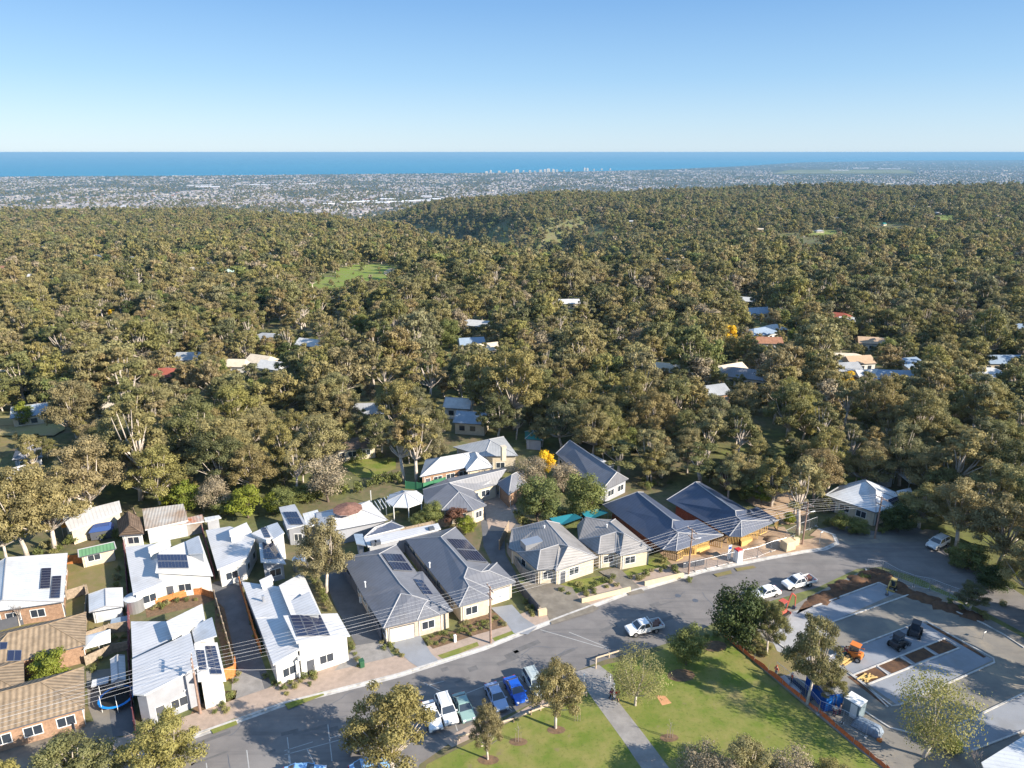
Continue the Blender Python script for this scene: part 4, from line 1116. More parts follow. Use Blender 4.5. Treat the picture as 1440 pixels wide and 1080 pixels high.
DIRT = mat('sandy_dirt', (0.42, 0.31, 0.21), 0.95, 0.05, rgb2=(0.32, 0.22, 0.15), noise_scale=0.5, bump=.4)
GRAVEL = mat('compacted_gravel', (0.235, 0.215, 0.185), 0.95, 0.05, rgb2=(0.175, 0.165, 0.15), noise_scale=0.25)
SOIL = mat('brown_soil', (0.15, 0.085, 0.05), 0.95, 0.05, rgb2=(0.085, 0.055, 0.04), noise_scale=1.2, bump=.5)
MULCH = mat('bark_mulch', (0.22, 0.14, 0.085), 0.95, 0.05, rgb2=(0.13, 0.09, 0.06), noise_scale=2.0, bump=.5)
GRASS = mat('lawn_grass', (0.125, 0.170, 0.032), 0.95, 0.05, rgb2=(0.225, 0.210, 0.070), noise_scale=0.33, bump=.5)
GRASSD = mat('dry_lawn_grass', (0.17, 0.16, 0.06), 0.95, 0.05, rgb2=(0.22, 0.17, 0.09), noise_scale=0.5, bump=.5)
PAINT = mat('road_paint', (0.36, 0.36, 0.35), 0.8, 0.2, noise_amt=0.1, noise_scale=3)

RZ = -0.466
layer(ASPH, 1.0, (0.125, 0.12, 0.118), .50, .66, .7, (.05, .9, 1), RZ); layer(ASPH, .9, (0.09, 0.088, 0.085), .66, .74, .6); layer(ASPH, .06, (0.26, 0.245, 0.23), .52, .68, .5)
layer(GRASS, .10, (0.25, 0.20, 0.10), .56, .68, .75); layer(GRASS, 2.2, (0.07, 0.09, 0.02), .55, .7, .5); layer(GRASS, .5, (0.20, 0.155, 0.10), .64, .72, .6)
layer(GRAVEL, .18, (0.33, 0.28, 0.21), .52, .66, .7); layer(GRAVEL, 1.0, (0.13, 0.12, 0.11), .58, .7, .5, (.12, 1, 1), .6)
layer(CONCL, .25, (0.20, 0.20, 0.20), .52, .7, .6); layer(PAVE, .35, (0.24, 0.19, 0.15), .55, .7, .6); layer(AGG, .3, (0.13, 0.115, 0.10), .52, .68, .6); layer(KERBM, .8, (0.25, 0.235, 0.21), .52, .66, .6)
for m_ in (WHITE_ROOF, PALE_ROOF): layer(m_, .35, (0.36, 0.35, 0.34), .54, .7, .5); layer(m_, 1.6, (0.28, 0.25, 0.22), .66, .74, .5)
for m_ in (SLATE_ROOF, NAVY_ROOF, STONE_ROOF, TILE_ROOF): layer(m_, .5, (0.12, 0.11, 0.10), .58, .72, .4)
def sheet(name, T, pts, level, m):
    """one ground surface, a thin sheet level * 4 mm above the ground"""
    z = 0.004 * level
    vs = [T(*p[:2], 0) for p in pts]
    mb = MB(); poly = [(v.x, v.y) for v in vs]
    n = len(poly)
    if area2(poly) < 0: poly = poly[::-1]
    mb.add([(p[0], p[1], z) for p in poly], [tuple(range(n))])
    o = mb.build(name, m); me = o.data
    bm = bmesh.new(); bm.from_mesh(me); bmesh.ops.triangulate(bm, faces=bm.faces[:]); bm.to_mesh(me); bm.free()
    return struct(o)
I = lambda x, y, z=0.0: P(x, y, z)
KN = [(-300,1245),(100,1095),(260,1040),(400,990),(560,950),(680,912),(760,880),(880,835),(990,803),(1080,785),(1130,776),(1160,772),(1177,764),(1172,752),(1150,744)]
sheet('road', I, KN + [(1185,738),(1235,748),(1290,742),(1310,752),(1340,770),(1380,800),(1440,838),(1600,900),(1600,1010),(1440,890),(1335,834),(1290,812),(1240,797),(1205,800),(1150,826),(1040,858),(960,898),(905,915),(850,928),(815,942),(770,978),(700,1012),(640,1040),(590,1075),(540,1200),(300,1500),(-300,1500)], 2, ASPH)
# paved verge between kerb and gardens
def offset_line(pts, d):
    out = []
    for i, p in enumerate(pts):
        a = pts[max(0, i-1)]; b = pts[min(len(pts)-1, i+1)]; t = (b - a); t.z = 0; t.normalize()
        out.append(p + Vector((-t.y, t.x, 0)) * d)
    return out
KW = [I(*p) for p in KN]
def band(name, line, d0, d1, z0, z1, m):
    a = offset_line(line, d0); b = offset_line(line, d1); mb = MB(); n = len(a)
    vs = [(p.x, p.y, z1) for p in a] + [(p.x, p.y, z1) for p in b] + [(p.x, p.y, z0) for p in a] + [(p.x, p.y, z0) for p in b]
    fs = []
    for i in range(n - 1): fs += [(i, i+1, n+i+1, n+i), (2*n+i, 2*n+i+1, i+1, i), (n+i, n+i+1, 3*n+i+1, 3*n+i)]
    fs += [(0, n, 3*n, 2*n), (n-1, 2*n-1, 4*n-1, 3*n-1)]
    mb.add(vs, fs); return struct(mb.build(name, m))
band('kerb', KW, 0.0, 0.32, -.05, .13, KERBM)
band('gutter_strip', KW, -0.42, -0.003, -.05, .018, KERBM)
band('footpath', KW[:10], 0.325, 3.7, -.05, .10, PAVE)
band('footpath', KW[9:], 0.325, 3.4, -.05, .104, DIRT)
# driveways and yards
sheet('driveway', Cc, [(560,590),(640,530),(820,515),(815,600),(850,760),(905,930),(960,1080),(1000,1190),(900,1240),(780,1200),(740,1040),(690,830),(640,640)], 3, ASPHD)
sheet('driveway', Cd, [(395,440),(560,470),(600,600),(680,650),(560,700),(440,740),(380,660)], 5, PAVEG)
sheet('driveway', I, [(452,800),(478,798),(505,830),(535,885),(550,918),(570,935),(540,948),(505,915),(470,850)], 3, ASPHD)
sheet('driveway', I, [(500,908),(535,902),(565,940),(515,962),(480,965),(460,955)], 5, PAVEG)
sheet('driveway', Cd, [(900,470),(1090,370),(1140,400),(1190,470),(1250,540),(1000,610),(940,570)], 4, PAVE)
sheet('driveway', Cm, [(300,285),(500,245),(570,360),(625,410),(500,455),(430,410)], 30, CONCL)
sheet('driveway', Cm, [(945,70),(1080,50),(1150,130),(1240,190),(1180,240),(1090,230),(1040,160)], 30, CONCL)
sheet('driveway', Cn, [(205,640),(345,615),(560,660),(610,740),(730,790),(690,815),(430,895),(395,820),(350,770)], 30, AGG)
sheet('driveway', Cn, [(30,40),(180,60),(240,260),(130,320),(140,450),(200,560),(235,640),(150,660),(60,520),(0,400),(-20,200)], 3, ASPHD)
sheet('courtyard', Cj, [(440,400),(600,430),(660,560),(600,640),(470,640),(440,500)], 4, PAVE)
sheet('driveway', Cn, [(730,560),(850,530),(1020,690),(920,710),(860,640)], 30, AGG)
sheet('lawn', Cn, [(475,645),(560,615),(740,585),(870,640),(870,680),(620,735),(530,700)], 4, GRASS)
sheet('lawn', Cn, [(850,575),(1080,470),(1230,540),(1255,580),(1020,625),(890,600)], 4, GRASS)
sheet('dirt_yard', Ci, [(430,590),(900,430),(1400,430),(1470,520),(1430,560),(640,790)], 4, DIRT)
sheet('garden_bed', Cd, [(640,530),(930,475),(945,560),(690,635)], 5, MULCH)
sheet('garden_bed', Cd, [(180,610),(420,590),(400,700),(240,780),(120,760)], 5, MULCH)
sheet('garden_bed', Cm, [(515,265),(780,200),(830,250),(580,330)], 28, MULCH)
sheet('garden_bed', Cm, [(740,160),(990,95),(1050,185),(820,250)], 28, MULCH)
sheet('side_yard', Cc, [(640,640),(700,700),(790,1100),(720,1100),(640,800)], 6, MULCH)
sheet('side_yard', Cc, [(190,640),(620,600),(650,640),(560,680),(210,760)], 6, MULCH)
sheet('back_yard', Ca, [(425,590),(740,560),(770,740),(560,790),(430,820)], 5, GRASSD)
sheet('back_yard', Ca, [(560,960),(780,900),(790,1060),(560,1090)], 5, GRASSD)
sheet('back_yard', Ca, [(0,880),(420,850),(540,790),(540,900),(0,1030)], 4, GRASSD)
sheet('side_yard', Cb, [(545,470),(700,450),(840,640),(860,870),(720,880),(600,800),(560,700)], 5, GRAVEL)
sheet('side_yard', Cb, [(560,560),(720,520),(830,560),(840,640),(700,660),(600,640)], 6, AGG)
sheet('driveway', Cb, [(690,700),(850,680),(865,870),(715,885)], 8, ASPHD)
sheet('front_yard', Cb, [(0,880),(520,800),(690,760),(720,880),(860,900),(1300,1000),(900,1300),(0,1300)], 3, AGG)
sheet('back_yard', Co, [(110,240),(320,230),(420,230),(420,285),(300,330),(230,330)], 6, GRASS)
sheet('back_yard', Cs, [(0,210),(240,200),(300,215),(240,270),(0,320)], 6, GRASSD)
sheet('verge', Cl, [(430,540),(860,555),(940,520),(1010,525),(1000,580),(700,590),(560,600)], 4, GRAVEL)
sheet('lawn', Cl, [(480,270),(600,255),(640,262),(520,300)], 6, GRASS)
sheet('verge', I, [(1060,680),(1130,690),(1140,735),(1100,738),(1050,705)], 5, DIRT)
for q in ([(720,680),(960,598),(972,622),(745,712)], [(248,835),(408,768),(425,808),(270,868)]):
    sheet('grass_strip', Cd, q, 28, GRASS)
for q in ([(608,372),(860,286),(872,310),(650,398)], [(955,262),(1090,212),(1108,238),(978,288)]):
    sheet('grass_strip', Cm, q, 28, GRASS)
for q in ([(870,790),(1000,760),(1010,785),(900,810)], [(1030,745),(1170,725),(1190,742),(1050,768)]):
    sheet('grass_strip', Ci, q, 28, GRASSD)
# park
sheet('lawn', I, [(560,1200),(600,1075),(650,1050),(705,1022),(775,988),(815,952),(850,935),(905,922),(960,905),(1010,892),(1100,968),(1245,1085),(1400,1250),(560,1400)], 3, GRASS)
sheet('path', I, [(808,945),(842,935),(862,950),(868,985),(905,1032),(950,1092),(1010,1180),(965,1190),(910,1092),(875,1040),(835,985)], 5, PAVEG)
sheet('mulch_strip', Cm, [(640,900),(840,800),(1010,790),(1200,680),(1420,590),(1440,640),(1100,770),(850,880),(700,950)], 5, PAVE)
for cx, cy, w_ in ((815,890,60),(1120,915,60),(1360,840,60),(930,1030,70),(890,495,90),(1100,310,80),(925,370,50)):
    T_ = Cp if cx in (815,890,1100,925) else Cm
    pts = [(cx + w_ * math.cos(a), cy + w_ * .45 * math.sin(a)) for a in [k * PI / 5 for k in range(10)]]
    sheet('mulch_ring', T_, pts, 8 if T_ is Cp else 7, MULCH)
sheet('bare_patch', Cp, [(730,620),(790,625),(830,670),(770,685)], 6, mat('orange_sand', (.50,.26,.13), .95, .05, noise_amt=.15))
# building site for the car park
sheet('site_ground', I, [(1020,895),(1088,868),(1145,835),(1205,806),(1240,803),(1335,840),(1440,897),(1600,980),(1600,1300),(1400,1250),(1245,1085),(1100,965)], 3, GRAVEL)
sheet('soil_bank', Ck, [(285,375),(330,310),(560,200),(640,160),(740,165),(800,230),(870,265),(1000,300),(1230,380),(1200,410),(1020,350),(880,275),(810,260),(705,215),(370,335)], 5, SOIL)
sheet('concrete_slab', Ck, [(375,335),(705,215),(805,262),(450,420)], 6, CONCL)
sheet('concrete_slab', Ck, [(270,360),(380,330),(450,420),(445,560),(330,620),(190,560),(165,500)], 5, CONC)
sheet('bay_slab', Ck, [(455,590),(920,412),(1285,605),(800,835)], 6, CONCL)
for q in ([(580,680),(682,640),(755,685),(650,727)], [(700,634),(803,592),(870,630),(775,677)], [(832,582),(932,545),(992,582),(890,622)], [(945,537),(1035,500),(1105,545),(1010,577)]):
    sheet('soil_bed', Ck, q, 9, SOIL)
sheet('bay_slab', Ck, [(975,1000),(1440,775),(1600,700),(1600,900),(1440,965),(1150,1075)], 6, CONCL)
sheet('soil_bed', Ck, [(545,690),(575,685),(750,830),(735,838)], 9, SOIL)
sheet('soil_bed', Ck, [(945,425),(965,420),(1250,590),(1235,595)], 9, SOIL)
def kerb_line(T, pts, w_=0.2, h_=0.14, name='kerb', m=None):
    line = [T(*p) for p in pts]; a = offset_line(line, -w_/2); b = offset_line(line, w_/2); mb = MB(); n = len(a)
    vs = [(p.x, p.y, h_) for p in a] + [(p.x, p.y, h_) for p in b] + [(p.x, p.y, -.02) for p in a] + [(p.x, p.y, -.02) for p in b]
    fs = []
    for i in range(n - 1): fs += [(i, i+1, n+i+1, n+i), (2*n+i, 2*n+i+1, i+1, i), (n+i, n+i+1, 3*n+i+1, 3*n+i)]
    fs += [(0, n, 3*n, 2*n), (n-1, 2*n-1, 4*n-1, 3*n-1)]
    mb.add(vs, fs); return struct(mb.build(name, m or KERBM))
for q in ([(370,338),(705,215)], [(705,215),(808,262)], [(450,422),(880,268)], [(880,268),(1230,420)], [(455,590),(920,412),(945,412),(1285,600),(1290,620),(810,835),(770,840),(455,600)],
          [(575,683),(1040,497),(1115,545)], [(650,730),(770,682),(1115,545)], [(755,685),(693,637)], [(872,630),(810,590)], [(992,582),(932,543)],
          [(430,600),(600,700),(750,845)], [(590,840),(760,950),(900,985),(985,1000)], [(975,1000),(1440,775),(1600,700)], [(165,500),(330,620),(590,840)],
          [(1230,420),(1340,480),(1440,545)], [(985,1000),(1020,1025)], [(1150,1077),(1440,965)]):
    kerb_line(Ck, q)
for q in ([(150,545),(300,585),(620,660)],):
    pass
sheet('grass_verge', Ck, [(0,545),(60,480),(165,520),(330,640),(200,700)], 4, GRASSD)
# road markings
PATCH = mat('asphalt_patch', (0.135, 0.13, 0.128), .9, .2, noise_amt=.12, noise_scale=1.0)
r_ = random.Random(21)
for k in range(26):
    t = r_.random(); i0 = r_.randrange(2, 9); a = KW[i0].lerp(KW[i0+1], t); dd = (KW[i0+1] - KW[i0]).normalized(); nn_ = Vector((dd.y, -dd.x, 0)); c = a + nn_ * r_.uniform(1.0, 7.5)
    l_, w_ = r_.uniform(.6, 4.5), r_.uniform(.25, .9); mb = MB(); mb.add([c - dd*l_/2, c + dd*l_/2, c + dd*l_/2 + nn_*w_, c - dd*l_/2 + nn_*w_], [(3,2,1,0)]); mb.v = [v + Vector((0,0,.004*(3 + .2*(k % 4)))) for v in mb.v]
    struct(mb.build('asphalt_patch', PATCH))
for k in range(14):                      # sealed cracks
    i0 = r_.randrange(2, 9); a = KW[i0].lerp(KW[i0+1], r_.random()); dd = (KW[i0+1] - KW[i0]).normalized(); nn_ = Vector((dd.y, -dd.x, 0)); p_ = a + nn_ * r_.uniform(.8, 7); ang = r_.uniform(-.6, .6) + (PI/2 if r_.random() < .4 else 0)
    mb = MB(); pts = [p_]
    for j in range(8): ang += r_.uniform(-.5, .5); pts.append(pts[-1] + (dd*math.cos(ang) + nn_*math.sin(ang)) * .6)
    for j in range(8):
        u_ = (pts[j+1]-pts[j]).normalized(); q_ = Vector((-u_.y, u_.x, 0))*.035; mb.add([pts[j]-q_, pts[j+1]-q_, pts[j+1]+q_, pts[j]+q_], [(0,1,2,3)])
    mb.v = [v + Vector((0,0,.0155)) for v in mb.v]; struct(mb.build('sealed_crack', DTRIM))
def line_mark(T, a, b, w_=.11, lev=4):
    A, B = T(*a), T(*b); d = (B - A).normalized(); n_ = Vector((-d.y, d.x, 0)) * w_ / 2; z = .004 * lev
    mb = MB(); mb.add([(A - n_) + Vector((0,0,z)), (B - n_) + Vector((0,0,z)), (B + n_) + Vector((0,0,z)), (A + n_) + Vector((0,0,z))], [(0,1,2,3)]); struct(mb.build('road_marking', PAINT))
for a, b in (((660,660),(900,565)), ((900,565),(1130,500)), ((670,640),(735,845)), ((770,620),(860,760)), ((930,600),(1080,720)), ((1010,570),(1010,575)), ((1120,500),(1230,610)), ((520,540),(720,640)), ((540,560),(650,530))):
    line_mark(Cm, a, b)
for a, b in (((0,205),(430,330)), ((180,220),(430,320)), ((0,1300),(10,1300))):
    if a[1] < 1000: line_mark(Cp, a, b)
for a, b in (((0,575),(240,500)), ((0,610),(480,480)), ((190,560),(250,680)), ((30,560),(40,680)), ((380,470),(480,440))):
    line_mark(Cr, a, b)
for k in range(12):
    a = I(300 + k * 19, 1064 - k * 5.2); 
    if k % 3 == 0: line_mark(I, (290 + k * 19, 1073 - k * 6), (296 + k * 19, 1120 - k * 5.5))
def manhole(T, cx, cy):
    c = T(cx, cy); mb = MB(); pts = [(c.x + .45 * math.cos(k*PI/6), c.y + .45 * math.sin(k*PI/6)) for k in range(12)]
    mb.prism(pts, 0.0, .02); tag(mb.build('manhole_cover', DTRIM), 'dark round manhole cover set in the asphalt ' + {0: 'below the twin villas', 1: 'before the white ute'}[0 if cx < 500 else 1], 'manhole cover')
manhole(Cq, 420, 800); manhole(Cq, 530, 830)

# ------------------------------------------------------------------ fences and walls
def fence(T, pts, h_, m, label, name='fence', w_=.07, posts=True, z=0.0, cat='fence', step=2.4):
    line = [T(*p) for p in pts]; c = line[0].copy()
    e = empty(name, (c.x, c.y, 0), label, cat)
    for i in range(len(line) - 1):
        a, b = line[i], line[i+1]; d = (b - a); L = d.length; mb = MB()
        mb.box((a + b) / 2 + Vector((0, 0, h_ / 2 + z)), (L, w_, h_), math.atan2(d.y, d.x)); child(mb, 'panel', m, e)
        if posts:
            k = 0
            while k * step < L:
                q = a + d * (k * step / L); mb = MB(); mb.box(q + Vector((0, 0, h_ / 2 + .06)), (.11, .11 + w_, h_ + .12), math.atan2(d.y, d.x)); child(mb, 'post', m, e); k += 1
    return e
CREAMB = mat('cream_block_wall', (.62, .50, .32), .9, .1, noise_amt=.1, noise_scale=2)
ORW = mat('orange_timber', (.50, .20, .07), .85, .1, noise_amt=.2, noise_scale=3)
MAR = mat('maroon_steel', (.16, .06, .07), .7, .2)
fence(Cn, [(620,758),(928,682)], .8, CREAMB, 'low cream block wall before the left villa garden', 'garden_wall', .25, False, cat='wall')
fence(Cn, [(1018,648),(1262,592)], .8, CREAMB, 'low cream block wall before the right villa garden', 'garden_wall', .25, False, cat='wall')
fence(Cn, [(205,655),(350,830)], 1.6, DARKW, 'dark steel fence between the pale driveway and the villa driveway')
fence(Cn, [(345,838),(398,828)], 1.0, CREAMB, 'cream letterbox wall at the foot of the villa driveway', 'letterbox_wall', .5, False, cat='wall')
fence(Cc, [(270,680),(480,615),(560,612),(640,640)], 1.1, ORW, 'orange timber fence on the retaining bank of the shared driveway')
fence(Cc, [(640,640),(700,850),(760,1060)], 1.5, OLDWOOD, 'dark timber fence along the left side of the shared driveway')
fence(Cc, [(800,560),(900,900),(935,990)], 1.6, ORW, 'reddish fence along the left wall of the eighteen-panel white house')
fence(Cc, [(70,310),(98,680),(105,1010)], 1.8, MAR, 'maroon steel fence left of the white houses')
fence(Cb, [(820,400),(840,690),(862,880)], 1.7, MAR, 'maroon steel fence beside the front left white house')
fence(Cc, [(560,215),(640,520)], 1.8, MAR, 'maroon steel fence between the two back white houses')
fence(Cd, [(345,525),(410,500),(415,440)], 1.7, ORW, 'short orange timber fence beside the front white house')
fence(Cf, [(60,380),(240,640),(400,960)], 1.7, mat('slate_fence', (.12,.13,.16), .6, .3), 'slate steel fence along the left side of the dark-roofed pair')
fence(Cf, [(600,220),(800,490),(960,700)], 1.7, mat('slate_fence', (.12,.13,.16)), 'slate steel fence running between the dark-roofed pair')
fence(Ce, [(1075,420),(1395,640)], 1.6, mat('slate_fence', (.12,.13,.16)), 'slate steel fence on the driveway side of the right dark house') if False else None
fence(Ce, [(560,400),(860,330),(1140,265)], 1.7, OLDWOOD, 'weathered timber fence behind the dark-roofed pair')
fence(Co, [(470,385),(560,395),(720,350),(940,280)], 1.6, mat('green_fence', (.05,.19,.10), .6, .3), 'long green steel fence in front of the cream house')
fence(Cj, [(45,335),(255,300)], 1.5, mat('green_fence', (.05,.19,.10)), 'short green steel fence by the two tall gums')
fence(Cn, [(150,440),(240,580),(330,640)], 1.7, STEEL if False else PAVEG, 'grey fence along the left side of the left villa')
fence(Cn, [(100,420),(160,290)], 1.8, OLDWOOD, 'weathered fence across the back corner of the left villa')
fence(Ca, [(425,600),(640,585)], 1.6, ORW, 'orange timber fence below the green-roofed shed')
fence(Ca, [(415,690),(425,825),(560,785)], 1.6, OLDWOOD, 'weathered fence round the dry back lawn')
fence(Ca, [(560,800),(545,1020),(545,1150)], 1.6, OLDWOOD, 'weathered fence left of the grey corrugated shed')
fence(Cb, [(545,285),(700,230),(820,210)], 1.6, OLDWOOD, 'weathered fence behind the white garden umbrella')
fence(Cb, [(545,430),(720,350),(825,330)], 1.4, OLDWOOD, 'weathered fence below the white garden umbrella')
fence(Cb, [(40,880),(400,820),(480,850)], 1.3, DARKW, 'dark low fence before the tiled brick house')
fence(Cb, [(0,210),(310,130),(420,110)], 1.6, DARKW, 'dark fence between the pale-roofed and tiled houses')
fence(Ca, [(850,290),(900,400),(1000,425)], 1.5, OLDWOOD, 'old timber fence round the old cottage')
fence(Ci, [(640,745),(800,720)], 1.2, DARKW, 'dark board at the edge of the building lot', posts=False)
def chain_panel(a, b, h_=2.0, parent=None):
    d = b - a; mb = MB()
    mb.tube([a, a + Vector((0,0,h_)), b + Vector((0,0,h_)), b], .03, 5)
    mb.tube([a + Vector((0,0,.12)), b + Vector((0,0,.12))], .016, 4)
    child(mb, 'frame', STEEL, parent)
    w_ = MB(); n = max(2, int(d.length / .28))
    for i in range(1, n): p = a.lerp(b, i / n); w_.tube([p + Vector((0,0,.12)), p + Vector((0,0,h_))], .006, 3, cap=False)
    for k in range(1, 7): w_.tube([a + Vector((0,0,k*h_/7)), b + Vector((0,0,k*h_/7))], .006, 3, cap=False)
    child(w_, 'wire_mesh', STEEL, parent)
    f = MB(); 
    for q in (a, b): f.box(q + Vector((0,0,.07)), (.6,.22,.14), math.atan2(d.y,d.x)+PI/2)
    child(f, 'foot', KERBM, parent)
def chain_run(T, pts, lab, grp):
    line = [T(*p) for p in pts]; k = 0
    for i in range(len(line)-1):
        a, b = line[i], line[i+1]; L = (b-a).length; n = max(1, round(L / 2.6))
        for j in range(n):
            p, q = a.lerp(b, j/n), a.lerp(b, (j+1)/n)
            e = empty('site_fence_panel', (p.x, p.y, 0), lab, 'fence panel', 0, grp)
            chain_panel(p, q.lerp(p, .02), parent=e); k += 1
chain_run(Ci, [(640,790),(900,730),(1060,690),(1200,660),(1300,620),(1410,590)], 'wire mesh site fence panel in front of the houses under construction', 'site fence panels by the unfinished houses')
chain_run(Ck, [(230,0),(310,-40),(390,-70)], 'wire mesh site fence panel at the street corner beyond the unfinished houses', 'site fence panels at the corner')
chain_run(Ck, [(640,150),(720,160),(800,205),(880,235),(960,250),(1060,290),(1150,320)], 'wire mesh site fence panel along the road behind the new car park', 'site fence panels behind the car park')
chain_run(Ck, [(180,680),(330,800),(400,880),(520,930),(640,1000)], 'wire mesh site fence panel beside the blue container', 'site fence panels by the container')
# orange barrier netting along the lawn
NET = mat('orange_netting', (.62,.15,.05), .8, .1, noise_amt=.2, noise_scale=4)
e = None
line = [I(*p) for p in [(1012,888),(1030,905),(1060,930),(1100,962),(1150,1002),(1200,1045),(1245,1082),(1300,1130)]]
e = empty('barrier_fence', (line[0].x, line[0].y, 0), 'long orange barrier netting between the lawn and the building site', 'barrier')
for i in range(len(line)-1):
    a, b = line[i], line[i+1]; n = 6; mb = MB()
    for j in range(n):
        p, q = a.lerp(b, j/n), a.lerp(b, (j+1)/n); r1, r2 = random.Random(i*9+j).uniform(.3,.62), random.Random(i*9+j+1).uniform(.3,.62)
        mb.add([p + Vector((0,0,.02)), q + Vector((0,0,.02)), q + Vector((.12,.1,r2)), p + Vector((.12,.1,r1))], [(0,1,2,3)])
        mb.add([p + Vector((.02,.02,.02)), q + Vector((.02,.02,.02)), q + Vector((.15,.12,r2)), p + Vector((.15,.12,r1))], [(3,2,1,0)])
    child(mb, 'netting', NET, e)
    for j in (0, 3):
        p = a.lerp(b, j/n); mb = MB(); mb.tube([p, p + Vector((.1,.1,1.1))], .025, 5); child(mb, 'post', STEEL, e)
# log rails along the parking bays and by the path
def log_rail(T, pts, lab, h_=.55):
    line = [T(*p) for p in pts]; c = line[0]
    e = empty('log_rail', (c.x, c.y, 0), lab, 'railing')
    LOG = mat('pale_log', (.48,.38,.27), .9, .1, noise_amt=.15, noise_scale=4)
    for i in range(len(line)-1):
        a, b = line[i], line[i+1]; L = (b-a).length; n = max(1, round(L/2.3))
        mb = MB(); mb.tube([a + Vector((0,0,h_)), b + Vector((0,0,h_))], .11, 7); child(mb, 'rail', LOG, e)
        for j in range(n+1):
            p = a.lerp(b, j/n); mb = MB(); mb.tube([p - Vector((0,0,.1)), p + Vector((0,0,h_+.18))], .10, 7); child(mb, 'post', LOG, e)
log_rail(Cm, [(745,905),(840,880)], 'pale log rail in front of the silver-green car')
log_rail(Cm, [(1010,815),(1090,790),(1200,745),(1330,700),(1430,665)], 'long pale log rail in front of the blue car')
log_rail(Cp, [(0,715),(110,685),(250,635),(290,625)], 'pale log rail ending beside the path')
log_rail(Cp, [(350,450),(350,405),(515,355)], 'white-painted log rail between the path and the white ute')
for i_, (cx, cy) in enumerate(((440,545),(465,590),(275,530))):
    p = Cp(cx, cy); mb = MB(); mb.tube([p, p + Vector((0,0,1.0))], .08, 6); mb.tube([p + Vector((0,0,1.0)), p + Vector((0,0,1.06))], .1, 6); tag(mb.build('bollard', TRIM), ['pale timber bollard furthest up the path by the persons', 'pale timber bollard just behind the person in red', 'pale timber bollard at the lawn side of the path'][i_], 'bollard')

# ------------------------------------------------------------------ power poles and wires
POLEM = mat('pole_timber', (.28,.19,.15), .9, .1, noise_amt=.2, noise_scale=2)
WIRE = mat('bare_wire', (.42,.42,.43), .45, .5)
INS = mat('insulator', (.5,.5,.5), .4, .5)
Ldir = (I(968,808) - I(282,1004)).normalized(); Lper = Vector((-Ldir.y, Ldir.x, 0))
def pole(px, py, h_, lab, arm=1.15):
    b = I(px, py); e = empty('power_pole', (b.x, b.y, 0), lab, 'power pole')
    mb = MB(); mb.tube([b - Vector((0,0,.3)), b + Vector((0,0,h_))], [.17,.11], 9); child(mb, 'shaft', POLEM, e)
    for z in (h_ - .25, h_ - 1.5):
        mb = MB(); c = b + Vector((0,0,z)); w_ = arm if z > h_ - 1 else arm * .7
        mb.box(c, (w_*2, .12, .14), math.atan2(Lper.y, Lper.x)); o = child(mb, 'crossarm', POLEM, e)
        for k in (-1,-.4,.4,1):
            g = MB(); p = c + Lper * w_ * k * .95 + Vector((0,0,.07)) - b.xyz.copy().to_3d() * 0; g.tube([p, p + Vector((0,0,.2))], .055, 6); g.build('insulator', INS, o)
    mb = MB(); mb.tube([b + Vector((0,0,h_-2.4)), b + Vector((.9*Ldir.x,.9*Ldir.y,h_-1.9)), b + Lper*-.2 + Vector((1.6*Ldir.x,1.6*Ldir.y,h_-1.9))], .04, 5); child(mb, 'lamp_arm', STEEL, e)
    mb = MB(); mb.box(b + Vector((1.6*Ldir.x,1.6*Ldir.y,h_-1.95)), (.5,.2,.12), math.atan2(Ldir.y,Ldir.x)); child(mb, 'lamp_head', INS, e)
    return b, h_
def pole_h(px, py, ty):
    b = I(px, py); v = ty - 540; d = FPX*SP + v*CP; fw = FPX*CP - v*SP
    return CAM_H - d * b.y / fw
PL = [(-70,1130,None), (282,1004,944), (690,905,825), (968,808,744), (1128,766,718), (1230,757,703)]
PLAB = ['power pole off the bottom left corner', 'timber power pole before the front left white house', 'timber power pole before the right dark-roofed house', 'timber power pole before the unfinished houses', 'timber power pole hidden in the corner tree', 'timber power pole before the grey corner house']
tops = []
for (px, py, ty), lab in zip(PL, PLAB):
    h_ = 9.3 if ty is None else max(8.0, min(11.0, pole_h(px, py, ty)))
    tops.append(pole(px, py, h_, lab))
WN = ['road side', 'second from the road', 'third from the road', 'house side']
for lvl, (dz, ks, w_) in enumerate(((-.02, (-1,-.4,.4,1), 1.1), (-1.28, (-1, 0, 1), .8))):
    for wi, k in enumerate(ks):
        mb = MB()
        pts = []
        for i in range(len(tops)-1):
            (a, ha), (b, hb) = tops[i], tops[i+1]
            A = a + Lper*w_*k*.95 + Vector((0,0,ha+dz)); B = b + Lper*w_*k*.95 + Vector((0,0,hb+dz))
            L = (B-A).length; sag = L*L*.00028
            for s_ in range(10 if i < len(tops)-2 else 11):
                t = s_/10; pts.append(A.lerp(B, t) - Vector((0,0,4*sag*t*(1-t))))
        mb.tube(pts, .012, 4)
        nm = ['upper', 'lower'][lvl]; w2 = WN[wi] if lvl == 0 else ['road side', 'middle', 'house side'][wi]
        tag(mb.build('power_line', WIRE), f'{nm} overhead wire strung along the street poles, {w2}', 'wire', 'overhead wires along the street')
